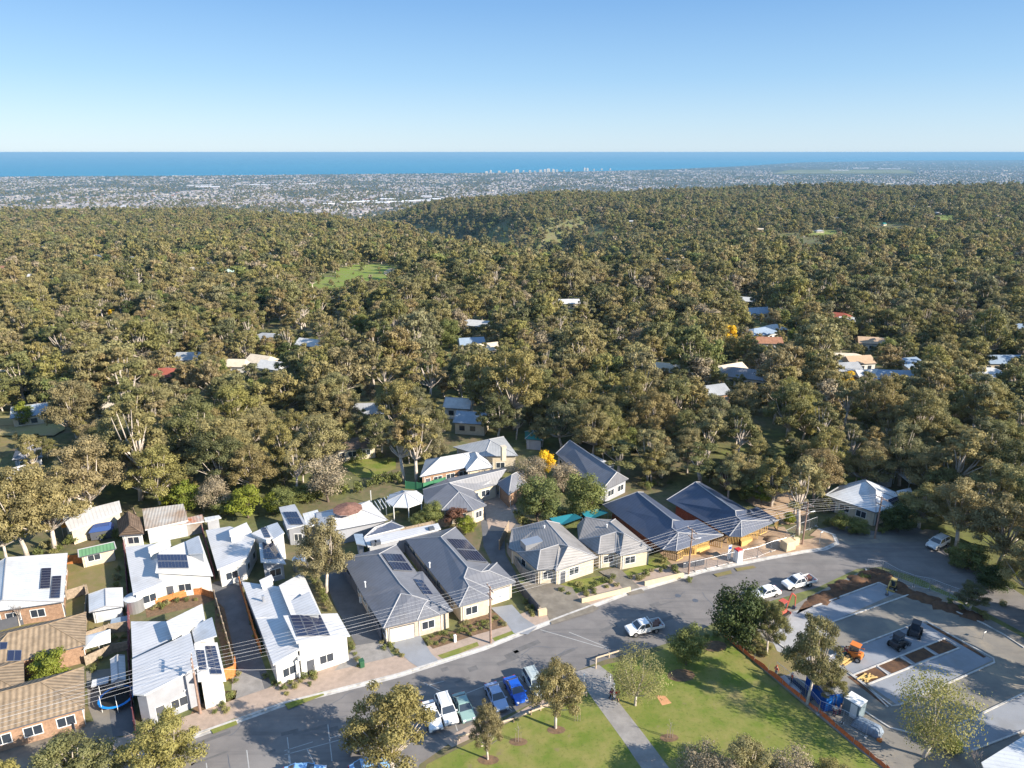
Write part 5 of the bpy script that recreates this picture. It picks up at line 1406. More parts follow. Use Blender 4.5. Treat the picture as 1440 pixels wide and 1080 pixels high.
# service wires
for (T, a, za, b, zb, lab) in ((I,(690,905),7.2,(640,838),3.4,'thin service wire from the second pole to the right dark-roofed house'), (I,(968,808),7.0,(800,780),3.2,'thin service wire from the third pole to the left villa'),
                       (I,(282,1004),7.0,(395,940),3.4,'thin service wire from the first pole to the eighteen-panel house'), (I,(1230,757),7.0,(1180,715),3.2,'thin service wire from the last pole to the corner house')):
    A = T(*a) + Vector((0,0,za)); B = T(*b, zb); mb = MB(); mb.tube([A.lerp(B, t/8) - Vector((0,0,1.6*(t/8)*(1-t/8))) for t in range(9)], .015, 4); tag(mb.build('service_wire', WIRE), lab, 'wire')

# ------------------------------------------------------------------ vehicles
TYRE = mat('tyre_rubber', (.02,.02,.02), .85, .2); RIM = mat('alloy_rim', (.35,.35,.36), .35, .5, metal=.7)
LAMP = mat('headlight_lens', (.7,.7,.72), .1, .8); TAIL = mat('tail_light', (.35,.01,.01), .2, .6)
def cpaint(name, rgb): return mat('car_paint_' + name, rgb, .28, .5, coat=.6)
def wheel(e, x, y, r, w_=.22):
    mb = MB(); mb.tube([(x, y - w_/2, r), (x, y + w_/2, r)], r, 14); o = mb.build('wheel', TYRE, e)
    s_ = 1 if y > 0 else -1; mb = MB(); mb.tube([(x, y + s_*w_*.45, r), (x, y + s_*(w_/2+.015), r)], r*.62, 10); mb.build('rim', RIM, o)
def loft(mb, prof, hw, mi=0):
    """side profile of (x, z, half-width factor) swept across the car with tumblehome"""
    n = len(prof); vs = [(x, -hw*f, z) for x, z, f in prof] + [(x, hw*f, z) for x, z, f in prof]
    fs = [tuple(range(n)), tuple(range(2*n-1, n-1, -1))] + [(i, n+i, n+(i+1)%n, (i+1)%n) for i in range(n)]
    mb.add(vs, fs, mi)
def bevel(o, w_=.05, seg=2):
    md = o.modifiers.new('bevel', 'BEVEL'); md.width = w_; md.segments = seg; md.limit_method = 'ANGLE'; md.angle_limit = math.radians(25)
def car(px, py, ang, paint, label, kind='sedan', group=None, cat='car', name=None):
    b = P(px, py); e = empty(name or {'sedan': 'parked_car', 'suv': 'parked_car', 'ute': 'utility_truck'}[kind], (b.x, b.y, .012), label, cat, ang, group)
    if kind == 'sedan':
        L, hw, wr = 2.3, .89, .33
        body = [(-2.28,.30,.96),(2.25,.28,.95),(2.33,.50,.92),(2.2,.74,.9),(1.05,.95,.94),(-1.55,.98,.95),(-2.2,.93,.9),(-2.32,.62,.93)]
        cab = [(1.02,.94,.93),(.25,1.40,.74),(-.95,1.42,.73),(-1.72,.97,.9)]
        roof = [(.34,1.37,.76),(.2,1.435,.70),(-.92,1.455,.69),(-1.05,1.39,.74)]; wx = (1.42,-1.32)
    elif kind == 'suv':
        L, hw, wr = 2.35, .93, .37
        body = [(-2.3,.36,.96),(2.25,.34,.95),(2.36,.62,.92),(2.25,.92,.9),(1.2,1.10,.94),(-2.2,1.12,.94),(-2.35,.8,.94)]
        cab = [(1.15,1.09,.92),(.45,1.62,.76),(-1.9,1.64,.76),(-2.25,1.11,.9)]
        roof = [(.52,1.58,.78),(.35,1.66,.73),(-1.9,1.69,.73),(-2.0,1.6,.76)]; wx = (1.42,-1.38)
    else:
        L, hw, wr = 2.6, .92, .39
        body = [(-.75,.42,.96),(2.5,.40,.95),(2.62,.65,.92),(2.5,.98,.9),(1.45,1.12,.93),(-.75,1.15,.95)]
        cab = [(1.4,1.10,.91),(.75,1.68,.76),(-.45,1.72,.77),(-.72,1.14,.9)]
        roof = [(.82,1.64,.78),(.65,1.72,.73),(-.45,1.77,.73),(-.52,1.68,.77)]; wx = (1.65,-1.5)
    mb = MB(); loft(mb, body, hw); o = mb.build('body', paint, e); bevel(o, .07)
    mb = MB(); loft(mb, cab, hw); g = mb.build('windows', GLASS, e)
    mb = MB(); loft(mb, roof, hw)
    # pillars
    for s_ in (-1, 1):
        P0 = Vector((cab[0][0], s_*hw*cab[0][2], cab[0][1])); P1 = Vector((cab[1][0], s_*hw*cab[1][2], cab[1][1]))
        P2 = Vector((cab[2][0], s_*hw*cab[2][2], cab[2][1])); P3 = Vector((cab[3][0], s_*hw*cab[3][2], cab[3][1]))
        mb.tube([P0, P1], .045, 5); mb.tube([P2, P3], .06, 5)
        mid_t = P1.lerp(P2, .5); mid_b = P0.lerp(P3, .5); mb.tube([mid_b, mid_t], .04, 5)
    mb.build('roof', paint, e)
    for x in wx:
        for y in (-hw*.9, hw*.9): wheel(e, x, y, wr)
    for y in (-hw*.66, hw*.66):
        mb = MB(); mb.box((L - .06, y, .70 if kind == 'sedan' else .85), (.16,.34,.15)); mb.build('headlight', LAMP, e)
        mb = MB(); mb.box((-L + .02, y*1.1, .80 if kind == 'sedan' else .95), (.08,.26,.16)); mb.build('tail_light', TAIL, e)
    mb = MB(); mb.box((L + .0, 0, .48), (.10, hw*1.1, .2)); mb.build('grille', DTRIM, e)
    mb = MB()
    for s_ in (-1, 1): mb.box((.95 if kind != 'ute' else 1.25, s_*(hw+.06), 1.05 if kind != 'sedan' else .95), (.1,.2,.14))
    mb.build('mirror', paint, e)
    if kind == 'ute':
        mb = MB(); mb.box((-1.75, 0, .72), (2.0, 1.84, .10)); mb.build('tray_floor', STEEL, e)
        mb = MB()
        for s_ in (-1, 1): mb.box((-1.75, s_*.92, .92), (2.04, .05, .36))
        mb.box((-2.77, 0, .92), (.05, 1.80, .36)); mb.build('tray_side', TRIM, e)
        mb = MB(); mb.tube([(-.82,-.85,.75),(-.82,-.85,1.75),(-.82,.85,1.75),(-.82,.85,.75)], .035, 5); mb.tube([(-.82,-.85,1.25),(-.82,.85,1.25)], .025, 4); mb.build('headboard', TRIM, e)
        mb = MB(); mb.box((-1.5, .2, .95), (1.1,.9,.35)); mb.box((-2.3,-.3,.9), (.6,.7,.25)); mb.build('tray_load', mat('toolbox', (.16,.08,.06), .7, .2), e)
    elif kind == 'suv':
        mb = MB()
        for s_ in (-.5, .5): mb.tube([(.2, s_, 1.74), (-1.8, s_, 1.74)], .02, 4)
        mb.build('roof_rack', DTRIM, e)
    return e
def adir(T, a, b): d = T(*b) - T(*a); return math.atan2(d.y, d.x)
WHT = cpaint('white', (.78,.78,.77)); SIL = cpaint('silver', (.42,.47,.45)); BLU = cpaint('blue', (.005,.08,.45)); LBL = cpaint('pale_blue', (.30,.38,.55)); DKB = cpaint('dark_grey', (.08,.09,.11)); TEALC = cpaint('sage', (.22,.33,.30))
bay = adir(Cm, (1080,545), (1160,690))
car(*[628, 1004], bay, WHT, 'white SUV parked in a bay between the big gum and the sage car', 'suv')
car(652, 1000, bay, TEALC, 'sage-green sedan parked nose to the rail beside the white SUV', 'sedan')
car(698, 985, bay, LBL, 'pale blue hatchback half hidden by the young gum', 'sedan')
car(725, 976, bay, BLU, 'bright blue sedan parked nose to the log rail', 'sedan')
car(752, 966, bay, SIL, 'silver SUV parked beside the blue sedan under the gum', 'suv')
car(607, 1012, bay, WHT, 'white sedan mostly hidden behind the big olive gum', 'sedan')
utea = adir(Cp, (740,190), (570,225))
car(905, 888, utea, WHT, 'white tray ute parked at the kerb above the feathery tree', 'ute', cat='ute')
car(1122, 824, adir(Cq, (1240,700), (1110,730)), WHT, 'white tray ute parked beside the soil bank', 'ute', cat='ute')
car(1076, 838, adir(Cq, (1030,775), (890,810)), WHT, 'white car behind the dark round tree', 'sedan')
car(1318, 768, adir(Cl, (1040,570), (960,610)), WHT, 'white four-wheel drive parked in the tree shade on the right', 'suv')
car(522, 1084, adir(Cr, (500,640), (760,560)), cpaint('sky_blue', (.22,.42,.68)), 'pale blue car below the green-waste trailer at the bottom edge', 'sedan')
car(428, 1094, adir(Cr, (0,700), (300,680)), cpaint('sky_blue', (.22,.42,.68)), 'pale blue car cut off by the bottom edge near the bay lines', 'sedan')
# trailer of green waste
e = empty('trailer', I(508, 1052), 'box trailer heaped with cut branches beside the big gum', 'trailer', adir(Cr, (400,640), (690,560)))
mb = MB(); mb.box((0,0,.6), (3.2,1.7,.08)); 
for s_ in (-1,1): mb.box((0,s_*.85,.85),(3.2,.05,.5)); mb.box((s_*1.6,0,.85),(.05,1.7,.5))
mb.build('tray', STEEL, e)
for s_ in (-1,1): wheel(e, 0, s_*.95, .32)
mb = MB(); mb.tube([(1.6,0,.55),(2.9,0,.5)], .05, 5); mb.build('drawbar', STEEL, e)
t_, c_ = KIT['russet'][0]; o = bpy.data.objects.new('branches', c_); COL.objects.link(o); o.parent = e; o.scale = (.33,.2,.16); o.location = (0,0,.35)

ORP = mat('orange_machine_paint', (.58,.17,.03), .45, .4); YEL = mat('yellow_machine_paint', (.50,.36,.12), .45, .4); REDP = mat('red_machine_paint', (.45,.09,.06), .45, .4)
def excavator(T, cx, cy, ang, s_, paint, label, raise_=1.0):
    b = T(cx, cy); e = empty('excavator', (b.x, b.y, .02), label, 'excavator', ang, scale=s_)
    for y in (-.55,.55):
        mb = MB(); mb.box((0,y,.25),(1.9,.32,.46)); o = mb.build('track', TYRE, e); bevel(o, .15)
    mb = MB(); mb.box((-.3,0,.85),(1.3,1.2,.55)); o = mb.build('engine_cover', paint, e); bevel(o, .12)
    mb = MB(); mb.box((.15,.15,1.6),(1.0,.85,1.2)); mb.build('cab', GLASS, e)
    mb = MB(); mb.box((.15,.15,2.25),(1.15,1.0,.1))
    for x in (-.33,.63):
        for y in (-.27,.57): mb.tube([(x,y,1.0),(x,y,2.25)], .04, 4)
    mb.build('cab_frame', paint, e)
    k = (.5,-.2,.9); m_ = (1.6,-.2,.9+1.9*raise_); n_ = (2.7,-.2,.9+1.1*raise_); q = (2.9,-.2,.4)
    mb = MB(); mb.tube([k, m_], [.16,.12], 5); mb.tube([m_, n_], [.12,.11], 5); mb.build('boom', paint, e)
    mb = MB(); mb.tube([n_, q], [.1,.08], 5); mb.build('dipper_arm', paint, e)
    mb = MB(); mb.box((2.85,-.2,.25),(.5,.55,.4), tilt=('Y',.4)); mb.build('bucket', DTRIM, e)
    mb = MB(); mb.box((1.15,0,.2),(.08,1.5,.35)); mb.build('dozer_blade', paint, e)
excavator(Ck, 215, 375, math.radians(35), .95, REDP, 'orange-red mini excavator with raised boom beside the soil bank', 1.25)
excavator(Ck, 770, 245, math.radians(-130), .8, YEL, 'yellow mini excavator on the soil behind the new slab', .8)
def loader(T, cx, cy, ang, paint, label):
    b = T(cx, cy); e = empty('skid_loader', (b.x, b.y, .03), label, 'loader', ang)
    mb = MB(); mb.box((0,0,.7),(1.9,1.2,.7)); o = mb.build('body', paint, e); bevel(o, .1)
    mb = MB(); mb.box((.05,0,1.55),(1.1,1.0,1.0)); mb.build('cab', GLASS, e)
    mb = MB(); mb.box((.05,0,2.1),(1.25,1.1,.08)); mb.build('cab_roof', paint, e)
    for x in (-.6,.6):
        for y in (-.72,.72): wheel(e, x, y, .38, .28)
    for y in (-.62,.62):
        mb = MB(); mb.tube([(-.9,y,1.5),(.9,y,1.0),(1.5,y,.45)], .07, 5); mb.build('lift_arm', paint, e)
    mb = MB(); mb.box((1.75,0,.3),(.55,1.5,.45), tilt=('Y',.3)); mb.build('bucket', DTRIM, e)
loader(Ck, 885, 480, .9, mat('dark_machine_paint', (.05,.05,.055), .5, .3), 'dark skid loader with a raised load on the slab, right of the other')
loader(Ck, 795, 540, .5, mat('dark_machine_paint', (.05,.05,.055)), 'dark skid loader in shade at the middle of the slab')
loader(Ck, 580, 595, 2.4, ORP, 'orange skid loader at the sunny left end of the slab')
for i_, (cx, cy, lab) in enumerate(((540,620,'stack of pale timber boards beside the orange loader'), (640,700,'heap of pale boards in the first soil bed'))):
    b = Ck(cx, cy); mb = MB(); r_ = random.Random(i_)
    for k in range(7): mb.box(b + Vector((r_.uniform(-.5,.5), r_.uniform(-.3,.3), .06 + k*.05)), (2.0,.18,.05), r_.uniform(.2,1.0))
    tag(mb.build('board_stack', TIMBER), lab, 'timber stack')
# container, tank and site clutter
CB = mat('container_blue', (.008,.09,.42), .5, .35, stripes=(0,.28,1,.8,.3))
b = Ck(412, 850); e = empty('shipping_container', (b.x, b.y, 0), 'blue shipping container with a pale roof beside the orange netting', 'container', adir(Ck,(330,790),(405,890)))
mb = MB(); mb.box((-1.5,1.15,1.25),(4.2,2.3,2.4)); 
for k in range(14):
    for y in (-.02, 2.32): mb.box((-3.5 + k*.3, y, 1.25),(.13,.06,2.2))
mb.build('shell', CB, e)
mb = MB(); mb.box((-1.5,1.15,2.49),(4.25,2.35,.07)); mb.build('roof', CONC, e)
mb = MB(); mb.box((.62,.6,1.25),(.05,1.05,2.1)); mb.box((.62,1.72,1.25),(.05,1.05,2.1)); o = mb.build('door', mat('container_door', (.02,.16,.5), .5, .35), e)
g = MB(); 
for y in (.95,1.35): g.tube([(.68,y,.3),(.68,y,2.2)], .03, 5)
g.build('lock_rod', STEEL, o)
b = Ck(560, 890); e = empty('site_cabin', (b.x, b.y, 0), 'small pale site cabin right of the blue container', 'cabin', adir(Ck,(500,850),(580,900)))
mb = MB(); mb.box((0,.7,1.05),(1.9,1.6,2.1)); mb.build('shell', mat('cabin_panel', (.16,.21,.24), .6, .3), e); mb = MB(); mb.box((0,.7,2.14),(2.0,1.7,.07)); mb.build('roof', TRIM, e); mb = MB(); mb.box((.3,-.12,1.0),(.8,.05,1.9)); mb.build('door', TRIM, e)
b = Ck(640, 965); e = empty('covered_pile', (b.x, b.y, 0), 'grey tarpaulin-covered pile at the end of the netting', 'tarpaulin', adir(Ck,(560,920),(700,990)))
mb = MB(); mb.box((0,.4,.45),(3.4,1.9,.9), taper=.72); o = mb.build('tarpaulin', mat('grey_tarp', (.17,.21,.26), .5, .4, noise_amt=.3, noise_scale=2, bump=.8), e); bevel(o, .2, 3)
mb = MB(); mb.box((1.6,-.5,.15),(.5,.4,.3)); mb.build('sandbag', ORP, e)
for i_, (cx, cy, m_) in enumerate(((290,745,mat('dark_blue_pipe', (.03,.05,.12), .5, .3)), (250,735,STEEL), (310,770,mat('dark_blue_pipe', (.03,.05,.12))))):
    b = Ck(cx, cy); mb = MB(); a = adir(Ck,(200,680),(330,800)); d_ = Vector((math.cos(a), math.sin(a), 0))
    for k in range(5): mb.tube([b - d_*1.6 + Vector((-d_.y, d_.x, 0))*k*.16 + Vector((0,0,.1)), b + d_*1.6 + Vector((-d_.y, d_.x, 0))*k*.16 + Vector((0,0,.1))], .07, 6)
    tag(mb.build('pipe_stack', m_), ['dark blue pipes stacked left of the container', 'steel pipes stacked behind the worker in orange', 'dark pipes lying against the container end'][i_], 'pipe stack')
def toilet(T, cx, cy, m_, rm, label):
    b = T(cx, cy); e = empty('portable_toilet', (b.x, b.y, 0), label, 'portable toilet', .46)
    mb = MB(); mb.box((0,0,1.1),(1.1,1.1,2.2)); o = mb.build('shell', m_, e); bevel(o, .05)
    mb = MB(); mb.box((0,0,2.27),(1.15,1.15,.16), taper=.8); mb.build('roof', rm, e)
    mb = MB(); mb.box((0,-.57,1.05),(.75,.05,1.9)); o = mb.build('door', TRIM, e); g = MB(); g.box((.28,-.62,1.05),(.06,.05,.2)); g.build('handle', DTRIM, o)
toilet(Ci, 1050, 690, TRIM, mat('site_red', (.5,.03,.03), .5, .3), 'white site toilet with a red roof behind the mesh fence')
b = Ci(985, 685); e = empty('site_sign', (b.x, b.y, 0), 'tall narrow white sign board left of the site toilet', 'sign', .46)
mb = MB(); mb.box((0,0,1.6),(.7,.06,2.6)); mb.build('board', TRIM, e); mb = MB(); mb.box((0,-.04,2.4),(.6,.02,.5)); mb.build('panel', mat('sign_blue', (.03,.08,.3), .5, .3), e)
mb = MB(); mb.tube([(-.3,.05,0),(-.3,.05,2.9)], .04, 5); mb.tube([(.3,.05,0),(.3,.05,2.9)], .04, 5); mb.build('post', STEEL, e)
b = Ci(1425, 600); e = empty('brick_pallet', (b.x, b.y, 0), 'wrapped pallet of cream bricks at the corner of the building lot', 'pallet', .4)
mb = MB(); mb.box((0,0,.95),(2.0,1.6,1.6)); o = mb.build('bricks', CREAMB, e); bevel(o, .08); mb = MB(); mb.box((0,0,.08),(2.1,1.7,.14)); mb.build('pallet', OLDWOOD, e)
for i_,(cx,cy,lab) in enumerate(((1200,560,'heap of sandy soil in front of the second unfinished house'),(860,640,'heap of sandy soil in front of the first unfinished house'),(1330,540,'heap of orange soil at the corner of the lot'))):
    b = Ci(cx,cy); r_ = random.Random(i_); V_=[b+Vector((0,0,.7))]; 
    for ring,(rr,zz) in enumerate(((.9,.5),(1.9,-.02))): V_ += [b+Vector((rr*r_.uniform(.8,1.25)*math.cos(k*PI/5),rr*r_.uniform(.8,1.25)*math.sin(k*PI/5),zz*r_.uniform(.8,1.2))) for k in range(10)]
    F_=[(0,1+k,1+(k+1)%10) for k in range(10)]+[(1+k,11+k,11+(k+1)%10,1+(k+1)%10) for k in range(10)]
    tag(mesh_obj('soil_heap', V_, F_, DIRT, smooth_=True), lab, 'soil heap')
# soil windrow behind the slab
r_ = random.Random(3)
for i_,(cx,cy) in enumerate(((400,300),(450,280),(500,240),(545,225),(600,200),(650,175),(700,165),(745,190),(790,225),(850,262),(905,285),(960,300),(1020,330),(1080,345),(1180,385))):
    b = Ck(cx,cy); V_=[b+Vector((r_.uniform(-.5,.5),r_.uniform(-.4,.4),r_.uniform(.35,.75)))]
    for (rr,zz) in ((.8,.42),(1.7,-.02)): V_ += [b+Vector((rr*r_.uniform(.7,1.35)*math.cos(k*PI/5),rr*.8*r_.uniform(.7,1.3)*math.sin(k*PI/5),zz*r_.uniform(.7,1.2))) for k in range(10)]
    F_=[(0,1+k,1+(k+1)%10) for k in range(10)]+[(1+k,11+k,11+(k+1)%10,1+(k+1)%10) for k in range(10)]
    tag(mesh_obj('soil_heap', V_, F_, SOIL, smooth_=True), 'heap of dark soil banked along the road edge of the new car park', 'soil heap', 'soil heaps banked behind the slab')
# gutter roof bottom right
h = house('site_roof', 'ribbed pale metal roof at the bottom right corner', 'roof', I(1450,1090))
slab(h, [I(1380,1072,3.0),I(1400,1120,3.0),I(1560,1060,3.4),I(1480,1010,3.4)], PALE_ROOF, GREYW)

# ------------------------------------------------------------------ yard things
b = Ca(862, 885, 0); e = empty('water_tank', (b.x, b.y, 0), 'round corrugated water tank between the left white houses', 'water tank')
mb = MB(); mb.tube([(0,0,0),(0,0,2.1)], 1.35, 20); mb.build('shell', STEEL, e); mb = MB(); mb.tube([(0,0,2.1),(0,0,2.3)], [1.4,.2], 20); mb.build('lid', PALE_ROOF, e)
b = Cc(1185, 450, 0); e = empty('water_tank', (b.x, b.y, 0), 'low round tank behind the eighteen-panel white house', 'water tank')
mb = MB(); mb.tube([(0,0,0),(0,0,1.9)], 1.2, 20); mb.build('shell', STEEL, e); mb = MB(); mb.tube([(0,0,1.9),(0,0,2.05)], [1.25,.2], 20); mb.build('lid', PALE_ROOF, e)
b = Cb(635, 355, 0); e = empty('garden_umbrella', (b.x, b.y, 0), 'white square garden umbrella in the narrow back yard', 'umbrella', .5)
V_=[Vector((0,0,2.9))]+[Vector((s1*1.55,s2*1.55,2.3)) for s1,s2 in ((-1,-1),(1,-1),(1,1),(-1,1))]
mesh_obj('canopy', V_+[v-Vector((0,0,.04)) for v in V_], [(0,1,2),(0,2,3),(0,3,4),(0,4,1),(5,7,6),(5,8,7),(5,9,8),(5,6,9),(1,6,7,2),(2,7,8,3),(3,8,9,4),(4,9,6,1)], mat('white_canvas',(.75,.75,.73),.9,.1), e)
mb = MB(); mb.tube([(0,0,0),(0,0,2.9)], .05, 6); mb.build('pole', TRIM, e); mb = MB(); mb.box((0,0,.4),(1.2,.7,.08)); mb.tube([(-.4,0,0),(-.4,0,.4)],.04,4); mb.tube([(.4,0,0),(.4,0,.4)],.04,4); mb.build('table', OLDWOOD, e)
b = Cb(745, 665, 0); e = empty('trampoline', (b.x, b.y, 0), 'round trampoline with a bright blue rim beside the maroon fence', 'trampoline')
n=20; V_=[]; F_=[]
for k in range(n):
    a=2*PI*k/n
    for rr in (1.75,2.05): V_.append(Vector((rr*math.cos(a),rr*math.sin(a),.85 if rr>2 else .9)))
for k in range(n): F_.append((2*k,2*k+1,(2*k+3)%(2*n),(2*k+2)%(2*n)))
mesh_obj('rim_pad', V_, F_, mat('blue_pad',(.01,.22,.62),.5,.4), e)
mb = MB(); mb.tube([(0,0,.8),(0,0,.84)], 1.74, n); mb.build('mat', TYRE, e)
for k in range(6):
    a=k*PI/3; mb=MB(); mb.tube([(1.9*math.cos(a),1.9*math.sin(a),0),(1.9*math.cos(a),1.9*math.sin(a),2.4)], .035, 5); mb.build('net_pole', TRIM, e)
def simple_box(name, T, cx, cy, d, rz, m_, lab, cat, lid=None):
    b = T(cx, cy); e = empty(name, (b.x, b.y, 0), lab, cat, rz); mb = MB(); mb.box((0,0,d[2]/2), d); o = mb.build('shell', m_, e); bevel(o, .05)
    mb = MB(); mb.box((0,0,d[2]+.04), (d[0]*1.05,d[1]*1.05,.08)); mb.build('lid', lid or m_, e)
simple_box('spa_pool', Ca, 765, 995, (2.2,1.8,.9), .4, GREYW, 'pale blue covered spa in the back yard left of the front white house', 'spa', BLUE_ROOF)
simple_box('storage_box', Cb, 640, 560, (1.8,1.3,.6), .4, DARKW, 'low storage box by the narrow gravel yard', 'box', PALE_ROOF)
simple_box('power_cabinet', Cq, 1165, 480, (1.0,.6,1.3), .4, CREAMB, 'cream service cabinet at the corner by the site fence', 'cabinet')
simple_box('wheelie_bin', Cm, 130, 440, (.6,.7,1.0), .5, mat('bin_green',(.03,.10,.05),.5,.3), 'dark wheelie bin by the hedge at the driveway mouth', 'bin')
simple_box('letterbox', Cm, 720, 285, (.35,.3,1.1), .5, TRIM, 'white letterbox at the garden edge of the left dark house', 'letterbox')
simple_box('air_conditioner', Cf, 240, 640, (.9,.5,.8), .46, TRIM, 'white air conditioner at the side of the left dark house', 'air conditioner')
for i_,(cx,cy,sz_) in enumerate(((600,190,(5.2,2.6)),(850,140,(4.2,2.6)))):
    b = Ch(cx,cy,2.4); e = empty('shade_sail', (b.x,b.y,0), ['teal shade sail behind the left villa','teal shade sail behind the right villa'][i_], 'shade sail', .5)
    x,y = sz_[0]/2, sz_[1]/2; V_=[Vector((-x,-y,2.3)),Vector((x,-y,2.7)),Vector((x,y,2.3)),Vector((-x,y,2.7)),Vector((0,0,2.2))]
    mesh_obj('sail', V_+[v-Vector((0,0,.03)) for v in V_], [(0,1,4),(1,2,4),(2,3,4),(3,0,4),(6,5,9),(7,6,9),(8,7,9),(5,8,9)], mat('teal_canvas',(.02,.17,.22),.7,.2), e)
    for v in V_[:4]: mb=MB(); mb.tube([(v.x,v.y,0),v], .05, 5); mb.build('post', STEEL, e)
# street signs and lamps
for (T,cx,cy,h_,lab) in ((Cl,402,600,2.6,'slim street name post on the corner verge'),(Ck,1230,500,1.2,'short white post beside the new kerb'),(Cr,518,470,1.4,'slim grey sign post at the edge of the bays')):
    b=T(cx,cy); e=empty('sign_post',(b.x,b.y,0),lab,'sign post',.5); mb=MB(); mb.tube([(0,0,0),(0,0,h_)],.04,6); mb.build('post',STEEL,e); mb=MB(); mb.box((.25,0,h_-.15),(.6,.03,.2)); mb.build('plate',TRIM,e)

# ------------------------------------------------------------------ people
SKIN = mat('skin', (.50,.30,.21), .6, .3); HAIR = mat('dark_hair', (.03,.02,.015), .7, .2)
def person(T, cx, cy, ang, top, legs, label, stride=.22, arm=.15, hat=None, z=0.0):
    b = T(cx, cy); e = empty('person', (b.x, b.y, z), label, 'person', ang)
    def chain(name, joints, edges, m_, parent, root=0, sub=1):
        me = bpy.data.meshes.new(name); me.from_pydata([j[0] for j in joints], edges, []); me.materials.append(m_)
        o = bpy.data.objects.new(name, me); COL.objects.link(o); o.parent = parent
        md = o.modifiers.new('skin', 'SKIN'); me.skin_vertices if me.skin_vertices else None
        if not me.skin_vertices:
            bm = bmesh.new(); bm.from_mesh(me); bm.verts.layers.skin.verify(); bm.to_mesh(me); bm.free()
        for i, j in enumerate(joints):
            me.skin_vertices[0].data[i].radius = (j[1], j[2] if len(j) > 2 else j[1]); me.skin_vertices[0].data[i].use_root = (i == root)
        s_ = o.modifiers.new('sub', 'SUBSURF'); s_.levels = sub; s_.render_levels = sub
        for p in me.polygons: p.use_smooth = True
        return o
    s = stride
    J = [((0,0,.95),.13,.12), ((0,0,1.2),.11,.14), ((0,0,1.42),.10,.17), ((0,0,1.52),.055), ((.02,0,1.62),.095,.08), ((.02,0,1.74),.075,.07),
         ((0,.10,.90),.09),((s*.5,.10,.50),.062),((s,.10,.08),.04),((s+.16,.11,.03),.035,.05),
         ((0,-.10,.90),.09),((-s*.35,-.10,.50),.062),((-s,-.10,.10),.04),((-s+.15,-.11,.03),.035,.05),
         ((0,.20,1.42),.055),((-.02,.26,1.15),.042),((arm,.27,.92),.03),((arm+.04,.27,.85),.028,.02),
         ((0,-.20,1.42),.055),((.02,-.26,1.15),.042),((-arm*.3+.1,-.27,.92),.03),((-arm*.3+.14,-.27,.85),.028,.02)]
    E = [(0,1),(1,2),(2,3),(3,4),(4,5),(0,6),(6,7),(7,8),(8,9),(0,10),(10,11),(11,12),(12,13),(2,14),(14,15),(15,16),(16,17),(2,18),(18,19),(19,20),(20,21)]
    for hand, sy in ((17,1),(21,-1)):
        hx, hy_, hz = J[hand][0]
        for k, (dx, L) in enumerate(((-.025,.06),(-.008,.07),(.01,.068),(.026,.055))):
            J.append(((hx+dx, hy_, hz-L), .009)); E.append((hand, len(J)-1))
        J.append(((hx+.045, hy_-sy*.02, hz-.01), .010)); E.append((hand, len(J)-1))
    chain('body', J, E, SKIN, e)
    sh = [((0,0,1.0),.15,.14),((0,0,1.2),.14,.165),((0,0,1.42),.12,.19),((0,.21,1.43),.075),((-.02,.265,1.15),.06),((arm,.275,.98),.048),((0,-.21,1.43),.075),((.02,-.265,1.15),.06),((-arm*.3+.1,-.275,.98),.048)]
    chain('shirt', sh, [(0,1),(1,2),(2,3),(3,4),(4,5),(2,6),(6,7),(7,8)], top, e)
    tr = [((0,0,.98),.14,.13),((0,.10,.88),.105),((s*.5,.10,.50),.08),((s,.10,.14),.06),((0,-.10,.88),.105),((-s*.35,-.10,.50),.08),((-s,-.10,.16),.06)]
    chain('trousers', tr, [(0,1),(1,2),(2,3),(0,4),(4,5),(5,6)], legs, e)
    mb = MB()
    for k in range(3): mb.tube([(-.02-k*.01,0,1.66+k*.05),(-.02-k*.01,0,1.72+k*.045)], [.105-.02*k,.10-.03*k], 9)
    mb.build('hat' if hat else 'hair', hat or HAIR, e, True)
    f = MB(); f.box((.115,0,1.66),(.04,.025,.05)); 
    for y in (-.035,.035): f.box((.105,y,1.685),(.015,.02,.012))
    f.box((.10,0,1.615),(.02,.05,.01)); f.build('face', mat('face_features',(.22,.10,.07),.6,.3), e)
    for x, y in ((s+.1,.105),(-s+.1,-.105)):
        mb = MB(); mb.box((x,y,.045),(.28,.10,.09), taper=.8); mb.build('shoe', TYRE, e)
CLO = lambda n, c: mat('cloth_' + n, c, .9, .1)
person(Cp, 485, 655, 1.9, CLO('red',(.62,.03,.02)), CLO('tan',(.42,.26,.15)), 'person in a red jumper and tan trousers walking up the path')
person(Cp, 448, 648, 2.0, CLO('plum',(.14,.03,.07)), CLO('black',(.02,.02,.03)), 'person in plum top and black trousers walking at the left of the one in red')
HV = CLO('hi_vis_orange',(.80,.12,.02))
person(Ck, 262, 725, -.4, HV, CLO('navy',(.02,.03,.06)), 'person in an orange work top standing left of the blue container', 0.06, hat=mat('hard_hat_white',(.7,.7,.68),.4,.4))
person(Ck, 182, 690, .6, CLO('salmon',(.60,.14,.10)), CLO('grey',(.3,.3,.3)), 'person in a salmon work top by the first netting post', 0.05, hat=mat('hard_hat_red',(.6,.05,.03),.4,.4))
person(Ck, 478, 890, 1.2, CLO('white',(.62,.62,.62)), CLO('maroon',(.12,.03,.05)), 'person in a white top standing at the container door', 0.08)
person(Ck, 505, 885, 2.4, CLO('peach',(.60,.36,.27)), CLO('maroon2',(.10,.03,.06)), 'person in a peach top standing right of the container door', 0.08)
person(Ck, 532, 590, .2, CLO('maroon_top',(.20,.03,.05)), CLO('bottle_green',(.03,.10,.08)), 'person in a maroon top standing behind the orange loader', 0.1)
